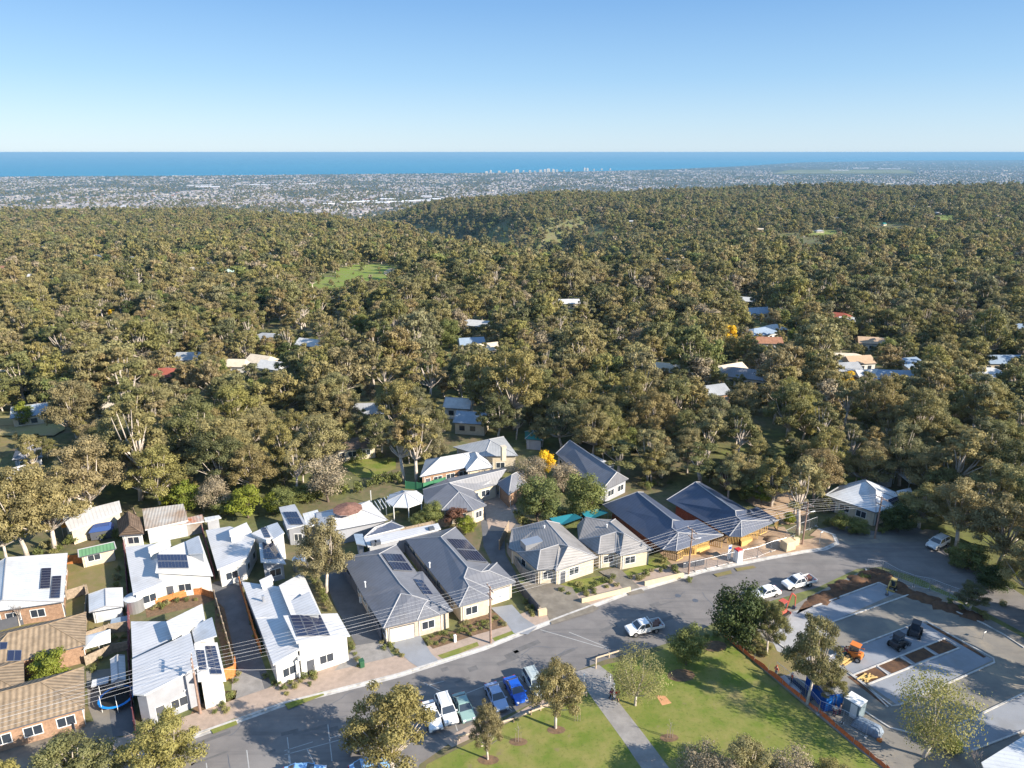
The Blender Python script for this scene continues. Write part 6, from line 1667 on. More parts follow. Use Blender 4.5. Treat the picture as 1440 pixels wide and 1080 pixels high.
# ------------------------------------------------------------------ single trees and shrubs
def tpx(kind, i, bx, by, ty, wpx, label, cat='tree', group=None, name=None, z=0.0):
    """a tree standing at pixel (bx, by) on the ground, its top seen at row ty and its crown wpx wide"""
    b = I(bx, by)
    v = ty - 540; d = FPX*SP + v*CP; fw = FPX*CP - v*SP
    h_ = CAM_H - d * (b.y + 1.5) / fw
    dep = b.y * CP + CAM_H * SP
    r_ = wpx / 2 * dep / FPX
    base = {'open': (15,5.0), 'gum': (14,6.2), 'gum_mid': (14,6.2), 'green': (10,4.8), 'dark': (10,5.0), 'lime': (8,4.0), 'dry': (9,5.0), 'yellow': (8,3.8), 'sparse': (10,6.0), 'russet': (9,4.5), 'bare': (8.0,4.2), 'shrub': (1.7,1.25), 'bushy': (2.6,2.0)}[kind]
    s = r_ / base[1]; sz = (h_ / base[0]) / s
    return add_tree(kind, i, (b.x, b.y, z), label, cat, s, sz, random.Random(int(bx*7+by)).uniform(0, 6.28), group, name)
T_ = [
 ('gum',0,459,833,716,92,'tall pale-trunked street gum in the driveway garden between the white and dark houses'),
 ('gum',1,555,1092,950,150,'big round olive gum standing over the parking bays at the bottom'),
 ('gum',2,686,1068,972,56,'slim young gum with russet tips on the lawn before the parked cars'),
 ('gum',3,781,1024,908,82,'pale-trunked gum on the lawn left of the path'),
 ('sparse',0,893,992,898,100,'feathery yellow-green tree right of the two walkers'),
 ('dark',0,1035,908,808,92,'dense dark round tree behind the orange netting'),
 ('gum',4,1078,920,832,60,'thin grey-green gum right of the dense dark tree'),
 ('green',0,965,935,866,66,'bushy dark green tree at the top of the lawn right of the white ute'),
 ('gum',5,1135,990,848,86,'tall narrow gum behind the blue container'),
 ('gum',6,1165,985,930,56,'low olive gum leaning over the blue container'),
 ('sparse',1,1298,1064,934,138,'wide feathery tree in thin leaf over the new bays'),
 ('bare',0,1375,1095,1030,70,'bare purplish tree at the bottom right'),
 ('gum',7,1363,858,810,50,'small gum on the dirt island by the road'),
 ('gum',0,232,1100,990,130,'grey-green street gum before the front left white house'),
 ('gum',1,110,1125,1022,150,'olive gum spreading along the bottom left edge'),
 ('gum',5,20,1150,1050,60,'low gum in the bottom left corner'),
 ('lime',0,74,958,902,76,'round lime-green tree between the wings of the tiled house'),
 ('gum',2,40,785,642,120,'huge spreading gum by the long white-roofed building, left trunk'),
 ('gum',4,78,775,650,125,'huge spreading gum by the long white-roofed building, right trunk'),
 ('gum',5,10,790,690,80,'lower gum crown at the left edge below the huge gum'),
 ('bare',1,28,880,820,62,'leafless tree before the pale-roofed brick house'),
 ('lime',1,262,722,668,58,'lime-tipped tree right above the old farm shed'),
 ('lime',0,350,728,672,66,'lime-tipped tree behind the back right white house'),
 ('dry',0,305,722,664,66,'greyish dry tree between the two lime-tipped trees'),
 ('green',1,400,722,680,54,'soft green tree behind the solar-covered garage'),
 ('dry',1,462,706,636,92,'wide tan leafless-looking tree left of the lawn of the cottage'),
 ('open',2,870,672,612,78,'tall gum behind the large gabled house'),
 ('gum',3,930,672,618,80,'gum behind the back fence between the gabled and unfinished houses'),
 ('open',1,985,680,616,82,'tall gum behind the second unfinished house roof'),
 ('gum',1,1040,690,630,74,'broad gum right behind the second unfinished house'),
 ('gum',0,700,618,548,70,'tall gum behind the long cream house'),
 ('gum',7,790,632,560,76,'tall gum between the cream house and the gabled house'),
 ('lime',0,240,720,690,44,'low lime-green bush tree behind the rusty lean-to'),
 ('green',2,318,724,690,46,'fresh green bush tree behind the white houses'),
 ('lime',1,385,722,684,46,'yellow-green bush tree left of the solar-covered garage'),
 ('green',0,425,705,676,50,'mid-green bush tree on the grassy bank behind the hip roof'),
 ('lime',0,210,690,655,36,'small lime tree in the shade of the wood edge'),
 ('open',0,568,677,578,74,'left one of the two tall pale-trunked gums beside the cream house'),
 ('open',3,586,680,575,78,'right one of the two tall pale-trunked gums beside the cream house'),
 ('lime',1,655,752,718,38,'bright yellow-green round bush behind the right dark-roofed house'),
 ('russet',0,640,742,706,42,'russet bush beside the L-shaped house'),
 ('green',2,610,738,700,44,'mid-green garden tree before the L-shaped house'),
 ('green',0,590,742,712,34,'small olive bush right of the pale pavilion'),
 ('dry',0,745,690,636,66,'tan leafless garden tree behind the green pair'),
 ('dry',1,792,692,645,66,'pinkish dry garden tree before the large gabled house'),
 ('yellow',0,768,672,628,36,'orange-yellow blossoming tree above the dry garden trees'),
 ('green',1,757,735,664,80,'olive round garden tree, left of the pair behind the villas'),
 ('green',2,820,728,658,78,'dark green round garden tree, right of the pair behind the villas'),
 ('open',3,1122,752,638,84,'tall drooping gum behind the corner site fence'),
 ('gum',5,1085,712,640,66,'gum behind the second unfinished house'),
 ('lime',0,1070,712,668,34,'yellow-green bush under the gums behind the unfinished houses'),
 ('green',1,1050,705,668,40,'olive tree behind the second unfinished house'),
 ('lime',1,1110,738,715,28,'yellow bush at the foot of the drooping gum'),
 ('green',0,1180,745,712,34,'dark shrub tree before the corner house, left'),
 ('green',2,1205,750,722,36,'dark shrub tree before the corner house, middle'),
 ('dark',1,1262,748,700,56,'dark bushy tree right of the corner house'),
 ('gum',0,1292,742,676,90,'olive gum between the corner house and the shaded four-wheel drive'),
 ('gum',1,1345,770,662,110,'large gum with yellowish crown right of the shaded four-wheel drive'),
 ('gum',2,1402,800,690,105,'large olive gum above the right-hand road'),
 ('gum',3,1445,860,742,100,'gum cut by the right edge above the road'),
 ('gum',4,1390,748,640,96,'gum behind the row at the right edge'),
 ('gum',6,1442,780,655,100,'tall gum against the right edge'),
 ('green',1,1360,800,756,62,'grey-green shrub tree at the road bend'),
 ('lime',0,1415,815,780,46,'lime-green bush under the right-hand gums'),
 ('dark',2,1395,828,790,60,'dark bush along the right-hand road'),
 ('gum',1,1490,905,725,110,'gum just outside the right edge beside the lower road'),
 ('gum',4,1530,960,775,110,'gum outside the right edge below the lower road'),
 ('gum',2,1600,1000,815,120,'large gum outside the right edge, furthest out'),
 ('gum',6,1500,840,675,110,'gum outside the right edge above the lower road'),
 ('gum',3,1580,1090,895,130,'gum outside the bottom right corner'),
 ('gum',7,1650,930,735,120,'gum outside the right edge behind the others'),
 ('gum',5,1320,720,648,70,'gum left of the blue-white outbuilding'),
 ('russet',1,1020,690,640,60,'russet-crowned tree behind the unfinished houses'),
 ('open',0,1160,700,640,60,'gum with many pale limbs behind the corner house'),
 ('gum',7,1215,690,622,76,'gum behind the corner house roof'),
 ('gum',0,1265,672,610,76,'gum above the open carport'),
]
for t in T_: tpx(*t)
for k, (bx, by, ty, w_) in enumerate([(985,1105,1034,92),(1050,1112,1028,110),(1110,1118,1042,100),(1165,1125,1056,84),(1010,1128,1050,80)]):
    tpx('gum' if k % 2 else 'dry', k, bx, by, ty, w_, ['dry-tipped bushy tree at the bottom edge, left end of the clump', 'tallest olive tree of the clump at the bottom edge', 'brownish tree in the middle of the clump at the bottom edge', 'right-hand olive tree of the clump at the bottom edge', 'low front bush of the clump at the bottom edge'][k], 'tree')
for k, (T, cx, cy, ty, w_, kd, lab) in enumerate([(Ck,960,1000,0,40,'green','olive bush under the wide feathery tree'), (Ck,1060,1060,0,44,'lime','yellow-green bush at the kerb of the lower bays'), (Ck,700,900,0,16,'dark','small dark bush beside the kerb')]):
    b = T(cx, cy); p = to_px(b.x, b.y, 0); tpx(kd, k, p[0], p[1], p[1]-w_*.8, w_, lab, 'bush')
# clipped and loose shrubs in gardens and along fences
SH = [
 (Cd,'front garden of the eighteen-panel house',[(690,560),(720,590),(760,545),(790,575),(820,540),(850,520),(880,560),(915,520),(735,620),(660,540),(900,500),(600,510)],9,1.2),
 (Cd,'bed beside the front left white house',[(220,650),(260,680),(300,640),(330,690),(370,650),(395,620),(350,730),(280,740),(410,540),(430,500)],10,1.4),
 (Cd,'bed by the tan driveway',[(1150,330),(1165,365),(1180,400),(1190,440),(1140,300)],8,1.0),
 (Cm,'garden of the left dark house',[(540,270),(580,255),(620,240),(660,235),(700,250),(740,225),(780,215),(600,300),(650,285),(560,300),(700,275),(810,235),(255,290),(270,330),(320,310),(350,345),(380,375)],8,.9),
 (Cm,'garden of the right dark house',[(760,185),(790,170),(820,190),(860,180),(900,170),(940,160),(980,140),(1010,160),(840,215),(880,205),(1030,180),(930,195),(760,215),(1200,95),(1210,120),(1225,75)],8,.9),
 (Cc,'bank behind the front left white house',[(230,660),(280,690),(340,680),(400,660),(460,655),(520,650),(250,710),(310,700)],8,1.0),
 (Cc,'strip along the shared driveway',[(655,700),(670,750),(685,800),(700,850),(715,900),(725,950),(740,1000),(750,1050),(840,640),(850,720),(870,800),(890,880)],7,1.0),
 (Cc,'hedge right of the eighteen-panel house',[(1235,480),(1255,510),(1275,540),(1295,570),(1310,600),(1325,630),(1340,660),(1355,690),(1370,720)],9,1.6),
 (Cn,'left villa garden',[(500,680),(540,700),(600,650),(640,690),(690,670),(720,640),(760,620),(800,630),(840,650),(650,710),(700,700),(780,660),(820,600)],9,1.0),
 (Cn,'right villa garden',[(930,600),(980,610),(1010,600),(1030,590),(1060,560),(1120,560),(1150,540),(1140,500),(1200,545),(1215,570),(1300,620)],9,1.2),
 (Cn,'foot of the villa driveway fence',[(265,760),(280,800),(310,830),(300,790)],9,1.3),
 (Cl,'verge before the corner house',[(440,500),(480,510),(520,520),(560,545),(600,545),(640,550),(750,530),(800,530),(850,520),(720,540)],11,1.6),
 (Ca,'yard beside the huge gum',[(420,480),(460,470),(500,440),(550,430),(620,440),(660,440),(740,435),(780,450),(380,520),(340,540),(250,560),(300,500)],11,1.5),
 (Ca,'bed before the pale-roofed house',[(60,960),(110,970),(160,960),(200,930),(260,900),(330,880),(390,870),(230,950)],9,1.0),
 (Ca,'yard behind the white houses',[(1000,410),(1050,405),(1100,400),(1140,420),(960,420),(740,700),(750,640),(735,750)],9,1.2),
 (Cb,'narrow yard by the umbrella',[(600,440),(640,400),(760,290),(780,260),(590,470),(730,270)],8,1.0),
 (Ce,'green bank behind the white hip house',[(20,60),(60,70),(180,80),(230,100),(250,120),(300,90),(350,80),(420,70),(480,60),(560,60),(100,90),(20,130)],12,1.5),
 (Ce,'hedge behind the dark pair',[(590,420),(620,412),(650,405),(680,400),(710,395)],8,1.2),
 (Co,'lawn edge by the cottage',[(130,240),(200,260),(240,250),(300,225),(340,230),(390,260),(330,370),(370,360),(400,350),(430,360),(290,380),(480,240)],12,1.6),
 (Ck,'strip beside the site netting',[(90,500),(110,530),(60,470),(140,560),(90,560),(40,500),(20,450),(130,590)],11,1.5),
 (Ck,'soil bank by the road',[(1060,320),(1120,350),(1230,380),(1250,400),(620,190),(650,185),(1330,330)],9,1.0),
 (Cj,'garden behind the villas',[(640,560),(660,590),(880,560),(930,540),(980,530),(1040,520),(1100,500),(1150,490),(110,520),(60,540),(150,560),(700,600)],11,1.5),
 (Cl,'roadside under the right-hand gums',[(1080,700),(1110,715),(1140,720),(1200,700),(1260,760),(1310,790),(1380,830),(1060,660),(1300,740)],13,1.6),
 (Ci,'back of the gabled house',[(330,130),(380,150),(420,120),(480,130),(350,90),(540,110)],10,1.2),
 (Cp,'lawn top by the netting',[(1050,260),(1110,250),(1180,290),(1230,280),(1290,320),(1340,350),(1400,360)],9,1.2),
]
rr_ = random.Random(11); SHN = 0
for T, place, pts, w_, hm in SH:
    for (cx, cy) in pts:
        b = T(cx, cy); r_ = rr_.random(); dep = b.y*CP + CAM_H*SP
        kd = 'shrub' if r_ < .6 else 'bushy'; s_ = w_ * 1.45 * rr_.uniform(.7,1.25) * dep / FPX / 2 / (1.25 if kd == 'shrub' else 2.0)
        add_tree(kd, rr_.randrange(9), (b.x, b.y, .02), f'{"green" if kd == "shrub" else "olive"} low shrub in the {place}', 'shrub', s_, rr_.uniform(.8,1.1)*hm/1.1, rr_.uniform(0,6.28), f'{"green" if kd == "shrub" else "olive"} shrubs in the {place}')
# staked saplings on the lawn
for (T, cx, cy, lab) in ((Cp,818,890,'staked sapling in a mulch ring right of the path'),(Cm,1120,915,'staked sapling in a mulch ring left of the path'),(Cp,235,785,'small twiggy sapling under the pale-trunked gum')):
    b = T(cx, cy); e = empty('sapling', (b.x,b.y,0), lab, 'sapling'); mb = MB(); mb.tube([(0,0,0),(0,0,2.2)], .03, 5)
    for k in range(8): a=k*2.4; mb.tube([(0,0,1+.14*k),(.45*math.cos(a),.45*math.sin(a),1.5+.14*k)], .012, 3)
    mb.build('stem', TWIG, e)
    for s_ in (-.3,.3): mb = MB(); mb.tube([(s_,0,0),(s_,0,1.2)], .035, 4); mb.build('stake', OLDWOOD, e)
# wattles and lighter trees in the wood
for k, (px, py, w_, kd, lab) in enumerate([(1022,487,34,'yellow','bright yellow wattle left of the blue-roofed houses'),(1190,547,28,'yellow','golden yellow wattle below the cream house on the right slope'),(158,447,14,'yellow','yellow wattle halfway up the left wood'),
     (1115,480,20,'lime','lime tree among the right-hand roofs'),(508,470,30,'green','round bright green tree in the middle of the left slope'),(632,490,44,'green','wide bright green tree beside the blue roof in mid wood'),(588,545,24,'lime','yellowish tree in the middle of the wood'),
     (375,575,46,'green','flat-topped dark green pine in the left wood'),(1240,500,18,'lime','yellow-green tree left of the right-hand hollow'),(313,385,9,'lime','yellow-green tree by the pale green roof'),(900,500,50,'dry','grey leafless tree right of the middle wood'),
     (1330,660,40,'lime','lime-green tree at the wood edge on the right'),(885,640,46,'green','bushy green tree before the wood right of the gabled house'),(35,600,40,'lime','bright green bush at the left clearing')]):
    x, y, z = ray_ground(px, py, 0)
    base = {'yellow':3.8,'lime':4.0,'green':4.8,'dry':5.0}[kd]; dep = y*CP + (CAM_H-z)*SP
    add_tree(kd, k, (x,y,z-.3), lab, 'tree', w_/2*dep/FPX/base, 1.0, k)

# ------------------------------------------------------------------ the coastal plain
def plain_z(y): return interp(y, [2600, 5000, 9000], [-205, -243, SEA_Z + 3])
def coast_y(x): return interp(x, [-14000,-9000,-4500,0,1500,3200,6000,9500,16000], [9200,9700,10600,12100,13000,14600,18500,24500,30000])
rs = np.random.RandomState(4)
V = []; F = []; FM = []
cells = []
N = 38000
yy = 3250 * (13500 / 3250) ** rs.random_sample(N)
far_ = rs.random_sample(N) < .12; yy = np.where(far_, 12000 + 15000 * rs.random_sample(N) ** 1.2, yy)
xx = (rs.random_sample(N) * 2 - 1) * yy * .78
for i in range(N):
    x, y = xx[i], yy[i]
    if y > coast_y(x) - 120: continue
    g = noise.noise(Vector((x/420, y/900, 4.4)))
    g += .5 * noise.noise(Vector((x/2200, y/1300, 8.8)))
    if g < -.20 and rs.random_sample() < .85: continue
    px, py, dep = to_px(x, y, plain_z(y))
    if 1085 < px < 1290 and 238 < py < 246.5: continue     # airfield
    s = rs.uniform(8, 18) * (1 + y / 16000); s2 = s * rs.uniform(.5, .9); h_ = rs.uniform(4, 7.5)
    if rs.random_sample() < .02: s *= 3.0; s2 *= 2.2; h_ *= 1.6
    a = rs.choice([.3, .3+PI/2]) + rs.uniform(-.15,.15); ca, sa = math.cos(a), math.sin(a); z = plain_z(y) - 1
    b0 = len(V)
    for zz in (0, h_ + 1):
        for (u, v) in ((-1,-1),(1,-1),(1,1),(-1,1)):
            V.append((x + (u*s*ca - v*s2*sa)/2, y + (u*s*sa + v*s2*ca)/2, z + zz))
    F += [(b0+4,b0+5,b0+6,b0+7),(b0,b0+1,b0+5,b0+4),(b0+1,b0+2,b0+6,b0+5),(b0+2,b0+3,b0+7,b0+6),(b0+3,b0,b0+4,b0+7)]
    dn = noise.noise(Vector((x/1100, y/1500, 2.2))); r = min(.999, max(0, rs.random_sample() - dn * .35)); m_ = 0 if r < .13 else (1 if r < .42 else (2 if r < .62 else (3 if r < .90 else 4)))
    FM += [m_, 5 if r < .6 else m_, 5, 5, 5]
o = mesh_obj('suburb', V, F, mats=[mat('city_white',(.78,.77,.78),.6,.2), mat('city_grey',(.19,.20,.23),.7,.2), mat('city_terracotta',(.25,.14,.11),.8,.1), mat('city_slate',(.14,.14,.16),.7,.2), mat('city_cream',(.48,.43,.36),.8,.1), mat('city_wall',(.33,.31,.32),.8,.1)], fm=FM)
o['kind'] = 'stuff'; o['label'] = 'thousands of small suburban roofs spread over the coastal plain'; o['category'] = 'suburb'
PLAINTREES = []
for i in range(30000):
    y = 3150 * (12500 / 3150) ** rs.random_sample(); x = (rs.random_sample()*2-1) * y * .78
    if y > coast_y(x) - 200: continue
    px, py, dep = to_px(x, y, plain_z(y))
    if 1085 < px < 1290 and 238 < py < 246.5: continue
    if noise.noise(Vector((x/300, y/700, 9.4))) < -.05 and rs.random_sample() < .6: continue
    PLAINTREES.append((x, y, plain_z(y)-1, rs.uniform(.8,1.6)))
# airfield
mb = MB()
def plain_pt(px, py):
    v = py-540; d = FPX*SP+v*CP; fw = FPX*CP-v*SP; y = 6000.
    for _ in range(30): y = (CAM_H - plain_z(y)) * fw / d
    return Vector(((px-720)*y/fw, y, plain_z(y)))
q = [plain_pt(1085,244.5), plain_pt(1290,244), plain_pt(1275,238.8), plain_pt(1110,239)]
mb.add([p + Vector((0,0,2.0)) for p in q], [(0,1,2,3)]); struct(mb.build('airfield', mat('airfield_grass', (.20,.19,.10), .95, .05, rgb2=(.13,.15,.07), noise_scale=.004)))
for a, b, c in (((1090,243.4),(1280,240.5),30),((1120,240),(1260,243.6),25)):
    A, B = plain_pt(*a), plain_pt(*b); d = (B-A).normalized(); n_ = Vector((-d.y,d.x,0))*c; mb = MB(); mb.add([A-n_+Vector((0,0,2.6)),B-n_+Vector((0,0,2.6)),B+n_+Vector((0,0,2.6)),A+n_+Vector((0,0,2.6))],[(0,1,2,3)]); struct(mb.build('runway', CONC)) if a[0]==1090 else None
# beachfront towers
TW = [(684,241,30,26),(690,240,22,34),(702,240,30,26),(712,240,20,20),(722,239.5,24,30),(727,239.5,40,38),(736,239,20,22),(745,239,26,24),(752,239,22,18),(760,239,34,30),(766,239,24,36),(771,238.5,40,40),(778,238.5,30,36),(783,238,26,24),(793,238,20,18),(803,237.5,22,20),(822,237,24,40),(826,237,26,36),(835,236.5,18,20),(846,236,22,20),(858,236,20,22),(640,243,18,14),(655,243,24,16)]
for k, (px, py, w_, h_) in enumerate(TW):
    b = plain_pt(px, py + 3.2); e = empty('tower_block', b - Vector((0,0,2)), f'{["slim","broad"][w_>25]} {["mid-rise","tall"][h_>28]} pale block on the beachfront, {["first","second","third","fourth","fifth","sixth","seventh","eighth","ninth","tenth","eleventh","twelfth","thirteenth","fourteenth","fifteenth","sixteenth","seventeenth","eighteenth","nineteenth","twentieth","twenty-first","leftmost","second leftmost"][k]} of the row', 'tower block', .3, 'beachfront tower blocks')
    mb = MB(); mb.box((0,0,h_*.65), (w_*1.5, 22, h_*1.3)); mb.build('wall', mat('tower_wall', (.42,.40,.38), .7, .2), e)
    mb = MB(); mb.box((0,0,h_*1.3+2), (w_*.8, 12, 4)); mb.build('plant_room', mat('tower_grey', (.4,.4,.42), .7, .2), e)
    for j in range(3): mb = MB(); mb.box((0,-11.1,h_*1.3*(.25+.25*j)), (w_*1.4,.6,2.4)); mb.build('window_band', GLASS, e)
# large white sheds at the foot of the hills
for k, (px, py, w_) in enumerate([(488,287,18),(503,286,16),(520,285,20),(538,287,18),(556,286,22),(575,285,18),(594,284,22),(612,282,14),(462,289,14),(545,282,20),(600,278,14),(1080,272,26),(1110,272,34),(1145,271,30),(1175,270,40),(1205,270,24),(1235,269,28),(1290,269,34),(1320,267,30),(1345,266,34),(1380,265,30),(1410,264,24),(1430,262,30),(280,262,30),(292,264,30),(365,261,24),(432,260,22),(1210,237,22),(1250,238,30),(1180,240,24)]):
    b = plain_pt(px, py); s_ = b.y / FPX * w_ * 1.02; e = empty('warehouse', b, f'{["long","broad"][k%2]} white-roofed warehouse on the plain ' + ('below the left-hand hills' if px < 470 else ('just left of the gully skyline' if px < 620 else ('beyond the right-hand skyline' if py > 250 else 'beside the airfield'))), 'warehouse', random.Random(k).uniform(-.1,.2), 'white warehouses on the plain')
    mb = MB(); mb.box((0,0,5), (s_, 45, 10)); mb.build('wall', mat('city_wall', (.5,.46,.42)), e); mb = MB(); mb.prism([(-s_/2-1,-24),(s_/2+1,-24),(s_/2+1,24),(-s_/2-1,24)], 10, [10.5,10.5,13,13]); mb.build('roof', mat('city_white', (.75,.75,.73)), e)
# two lattice masts
for k, (px, py, ty) in enumerate(((209,290,262),(221,291,266))):
    x, y, z = ray_ground(px, py-1, 0); y = min(y, 2300); dep = y*CP + (CAM_H-z)*SP; h_ = (py-ty)*dep/FPX
    e = empty('radio_mast', (x,y,z), ['taller left radio mast on the hill edge','shorter right radio mast on the hill edge'][k], 'mast'); mb = MB()
    for a in range(3): mb.tube([(2.4*math.cos(a*2.09),2.4*math.sin(a*2.09),0),(.9*math.cos(a*2.09),.9*math.sin(a*2.09),h_)], .35, 4)
    for j in range(12):
        t0, t1 = j/12, (j+1)/12
        for a in range(3):
            r0, r1 = 2.4-1.5*t0, 2.4-1.5*t1; mb.tube([(r0*math.cos(a*2.09),r0*math.sin(a*2.09),h_*t0),(r1*math.cos(a*2.09+2.09),r1*math.sin(a*2.09+2.09),h_*t1)], .22, 3)
    mb.build('lattice', mat('mast_steel', (.7,.7,.7), .5, .4), e)
    mb = MB(); mb.box((0,0,h_*.8),(4,4,3)); mb.build('antenna', TRIM, e)
# nearest trees of the wood: each one a thing; the rest one stand
LANDMARKS = [((-75, 170), 'left of the old weatherboard sheds'), ((-50, 140), 'behind the rusty-roofed shed'), ((-30, 150), 'behind the green garden verge'), ((-48, 185), 'beside the tiled cream cottage'),
             ((-12, 160), 'left of the long cream-walled house'), ((0, 185), 'behind the long cream-walled house'), ((20, 170), 'by the teal-roofed hut'), ((40, 165), 'behind the dark-roofed houses'),
             ((65, 150), 'left of the grey corner house'), ((95, 150), 'behind the grey corner house'), ((120, 130), 'right of the corner house'), ((100, 100), 'at the right edge beside the road'),
             ((-110, 170), 'at the left edge beside the grass clearing'), ((-90, 230), 'on the wooded rise at far left'), ((60, 220), 'on the wooded slope at the right'), ((0, 230), 'in the middle of the wood')]
NEAR_N = 232
near = [t for t in TREES if -60 < t[4] < 1500 and t[5] - 14 * t[3] * FPX / t[6] < 1090][:NEAR_N]
ns = set(id(t) for t in near)
rest = [t for t in TREES if id(t) not in ns]
rg = random.Random(5)
for k, (x, y, z, s, px, py, dep) in enumerate(near):
    lm = min(LANDMARKS, key=lambda q: math.hypot(q[0][0] - x, q[0][1] - y))[1]
    size = 'small' if s < .65 else ('tall' if s > 1.08 else 'mid-sized')
    add_tree('open' if rg.random() < .22 else ('gum' if dep < 190 else 'gum_mid'), rg.randrange(100), (x, y, z - .2),
             f'{size} olive gum tree {lm}', 'tree', s, rg.uniform(.9, 1.15), rg.uniform(0, 6.28), group=f'{size} gum trees {lm}')

def proto(name, parts):
    """crown and trunk as one mesh, source for the far stand"""
    t, c = parts
    bm = bmesh.new(); bm.from_mesh(t)
    me = bpy.data.meshes.new(name); bm.to_mesh(me); bm.free()
    me.materials.append(t.materials[0]); me.materials.append(c.materials[0])
    nv, npz = len(me.vertices), len(me.polygons)
    cv = np.empty(len(c.vertices) * 3); c.vertices.foreach_get('co', cv)
    tv = np.empty(nv * 3); me.vertices.foreach_get('co', tv)
    tl = np.empty(len(me.loops), int); me.loops.foreach_get('vertex_index', tl)
    ts = np.empty(npz, int); me.polygons.foreach_get('loop_start', ts)
    cl = np.empty(len(c.loops), int); c.loops.foreach_get('vertex_index', cl)
    cs = np.empty(len(c.polygons), int); c.polygons.foreach_get('loop_start', cs)
    ti = np.full(len(c.polygons), .5, np.float32)
    if 'tint' in c.attributes: c.attributes['tint'].data.foreach_get('value', ti)
    m2 = bpy.data.meshes.new(name)
    m2.vertices.add(nv + len(c.vertices)); m2.vertices.foreach_set('co', np.concatenate([tv, cv]))
    m2.loops.add(len(tl) + len(cl)); m2.loops.foreach_set('vertex_index', np.concatenate([tl, cl + nv]))
    m2.polygons.add(npz + len(cs)); m2.polygons.foreach_set('loop_start', np.concatenate([ts, cs + len(tl)]))
    try: m2.polygons.foreach_set('loop_total', np.concatenate([np.diff(np.append(ts, len(tl))), np.diff(np.append(cs, len(cl)))]))
    except Exception: pass
    m2.materials.append(t.materials[0]); m2.materials.append(c.materials[0])
    m2.polygons.foreach_set('material_index', np.array([0] * npz + [1] * len(cs)))
    a = m2.attributes.new('tint', 'FLOAT', 'FACE'); a.data.foreach_set('value', np.concatenate([np.full(npz, .5, np.float32), ti]))
    m2.update(calc_edges=True)
    return bpy.data.objects.new(name, m2)

def scatter(name, pts, scales, rots, protos, label, cat):
    """one stand: points carrying instances of the tree meshes"""
    me = bpy.data.meshes.new(name); me.vertices.add(len(pts)); me.vertices.foreach_set('co', np.array(pts, float).reshape(-1))
    a = me.attributes.new('sc', 'FLOAT_VECTOR', 'POINT'); a.data.foreach_set('vector', np.array(scales, np.float32).reshape(-1))
    a = me.attributes.new('rz', 'FLOAT', 'POINT'); a.data.foreach_set('value', np.array(rots, np.float32))
    a = me.attributes.new('vi', 'INT', 'POINT'); a.data.foreach_set('value', np.array([random.Random(i).randrange(len(protos)) for i in range(len(pts))]))
    me.update()
    o = bpy.data.objects.new(name, me); COL.objects.link(o); o['kind'] = 'stuff'; o['label'] = label; o['category'] = cat
    ng = bpy.data.node_groups.new(name, 'GeometryNodeTree')
    ng.interface.new_socket('Geometry', in_out='INPUT', socket_type='NodeSocketGeometry')
    ng.interface.new_socket('Geometry', in_out='OUTPUT', socket_type='NodeSocketGeometry')
    N = ng.nodes; L = ng.links
    gi = N.new('NodeGroupInput'); go = N.new('NodeGroupOutput')
    j = N.new('GeometryNodeJoinGeometry')
    for p in protos:
        oi = N.new('GeometryNodeObjectInfo'); oi.transform_space = 'ORIGINAL'; oi.inputs['As Instance'].default_value = True
        oi.inputs['Object'].default_value = p; L.new(oi.outputs['Geometry'], j.inputs[0])
    ip = N.new('GeometryNodeInstanceOnPoints'); ip.inputs['Pick Instance'].default_value = True
    L.new(gi.outputs[0], ip.inputs['Points']); L.new(j.outputs[0], ip.inputs['Instance'])
    def attr(nm, ty):
        q = N.new('GeometryNodeInputNamedAttribute'); q.data_type = ty; q.inputs['Name'].default_value = nm
        return next(s_ for s_ in q.outputs if s_.enabled and s_.name == 'Attribute')
    L.new(attr('vi', 'INT'), ip.inputs['Instance Index'])
    L.new(attr('sc', 'FLOAT_VECTOR'), ip.inputs['Scale'])
    cx = N.new('ShaderNodeCombineXYZ'); L.new(attr('rz', 'FLOAT'), cx.inputs[2]); L.new(cx.outputs[0], ip.inputs['Rotation'])
    L.new(ip.outputs[0], go.inputs[0])
    md = o.modifiers.new('stand', 'NODES'); md.node_group = ng
    return o

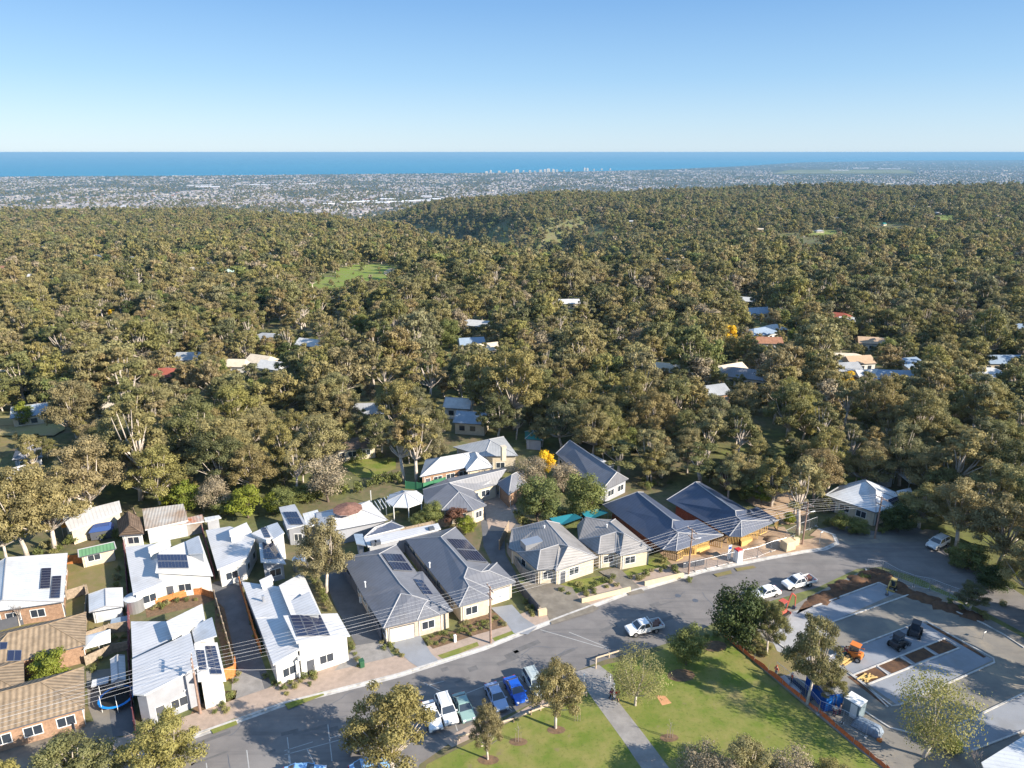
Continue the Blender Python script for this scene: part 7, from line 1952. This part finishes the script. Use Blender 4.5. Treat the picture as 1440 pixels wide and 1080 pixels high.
SPEC = (('green', GREEN, BARKD), ('dark', DARKF, BARKD), ('dry', TANF, BARK), ('lime', LIME, BARKD))
MIDP = [proto('gum', p) for p in KIT['gum_mid']] * 2 + [proto(k_, tree_parts(700 + i, h=12, r=5.2, cb=.15, ncl=16, nleaf=3200, leaf=.30, cr=(1.5, 2.6), style='round', lm=m_, bm=b_)) for i, (k_, m_, b_) in enumerate(SPEC[:3])] + [proto('dead', KIT['bare'][0])] + [proto('open', p) for p in KIT['open'][:3]]
FARP = [proto('gum', tree_parts(900 + i, h=14, r=6.2, cb=.22, ncl=16, nleaf=760, leaf=0.68, cr=(1.2, 2.3), style='gum', lm=GUM, bm=BARK, limbs=False)) for i in range(8)]
FARP += [proto(k_, tree_parts(950 + i, h=12, r=5.2, cb=.12, ncl=9, nleaf=420, leaf=.8, cr=(1.8, 2.8), style='round', lm=m_, bm=b_, limbs=False)) for i, (k_, m_, b_) in enumerate(SPEC[:3])]
mid = [t for t in rest if t[6] < 520]; far = [t for t in rest if t[6] >= 520]
def sca(ts): return [(t[3], t[3], t[3] * rg.uniform(.85, 1.15)) for t in ts]
scatter('woodland', [(t[0], t[1], t[2] - .3) for t in mid], sca(mid), [rg.uniform(0, 6.28) for t in mid], MIDP, 'olive-green gum woodland covering the slope beyond the nearest trees', 'woodland')
scatter('far_woodland', [(t[0], t[1], t[2] - .3) for t in far], sca(far), [rg.uniform(0, 6.28) for t in far], FARP, 'hazy gum woodland covering the far hills and the gully', 'woodland')

scatter('suburb_trees', [(t[0], t[1], t[2]) for t in PLAINTREES], [(t[3],)*3 for t in PLAINTREES], [rg.uniform(0, 6.28) for t in PLAINTREES], FARP, 'dark street and garden trees scattered over the coastal plain', 'trees')
# ------------------------------------------------------------------ air
def haze():
    m = bpy.data.materials.new('haze'); m.use_nodes = True
    n = m.node_tree.nodes; l = m.node_tree.links
    n.remove(n['Principled BSDF'])
    v = n.new('ShaderNodeVolumePrincipled'); v.inputs['Color'].default_value = (0.25, 0.48, 0.70, 1)
    v.inputs['Density'].default_value = 3.9e-5
    v.inputs['Anisotropy'].default_value = 0.0
    l.new(v.outputs[0], n['Material Output'].inputs['Volume'])
    b = MB(); X = 97000
    b.add([(-X, -700, SEA_Z - 1.5), (X, -700, SEA_Z - 1.5), (X, X, SEA_Z - 1.5), (-X, X, SEA_Z - 1.5), (-X, -700, 68), (X, -700, 68), (X, X, 68), (-X, X, 68)],
          [(0,3,2,1),(4,5,6,7),(0,1,5,4),(1,2,6,5),(2,3,7,6),(3,0,4,7)])
    o = b.build('haze', m); o['kind'] = 'stuff'; o['label'] = 'thin blue haze over the plain and the sea'; o['category'] = 'haze'
haze()
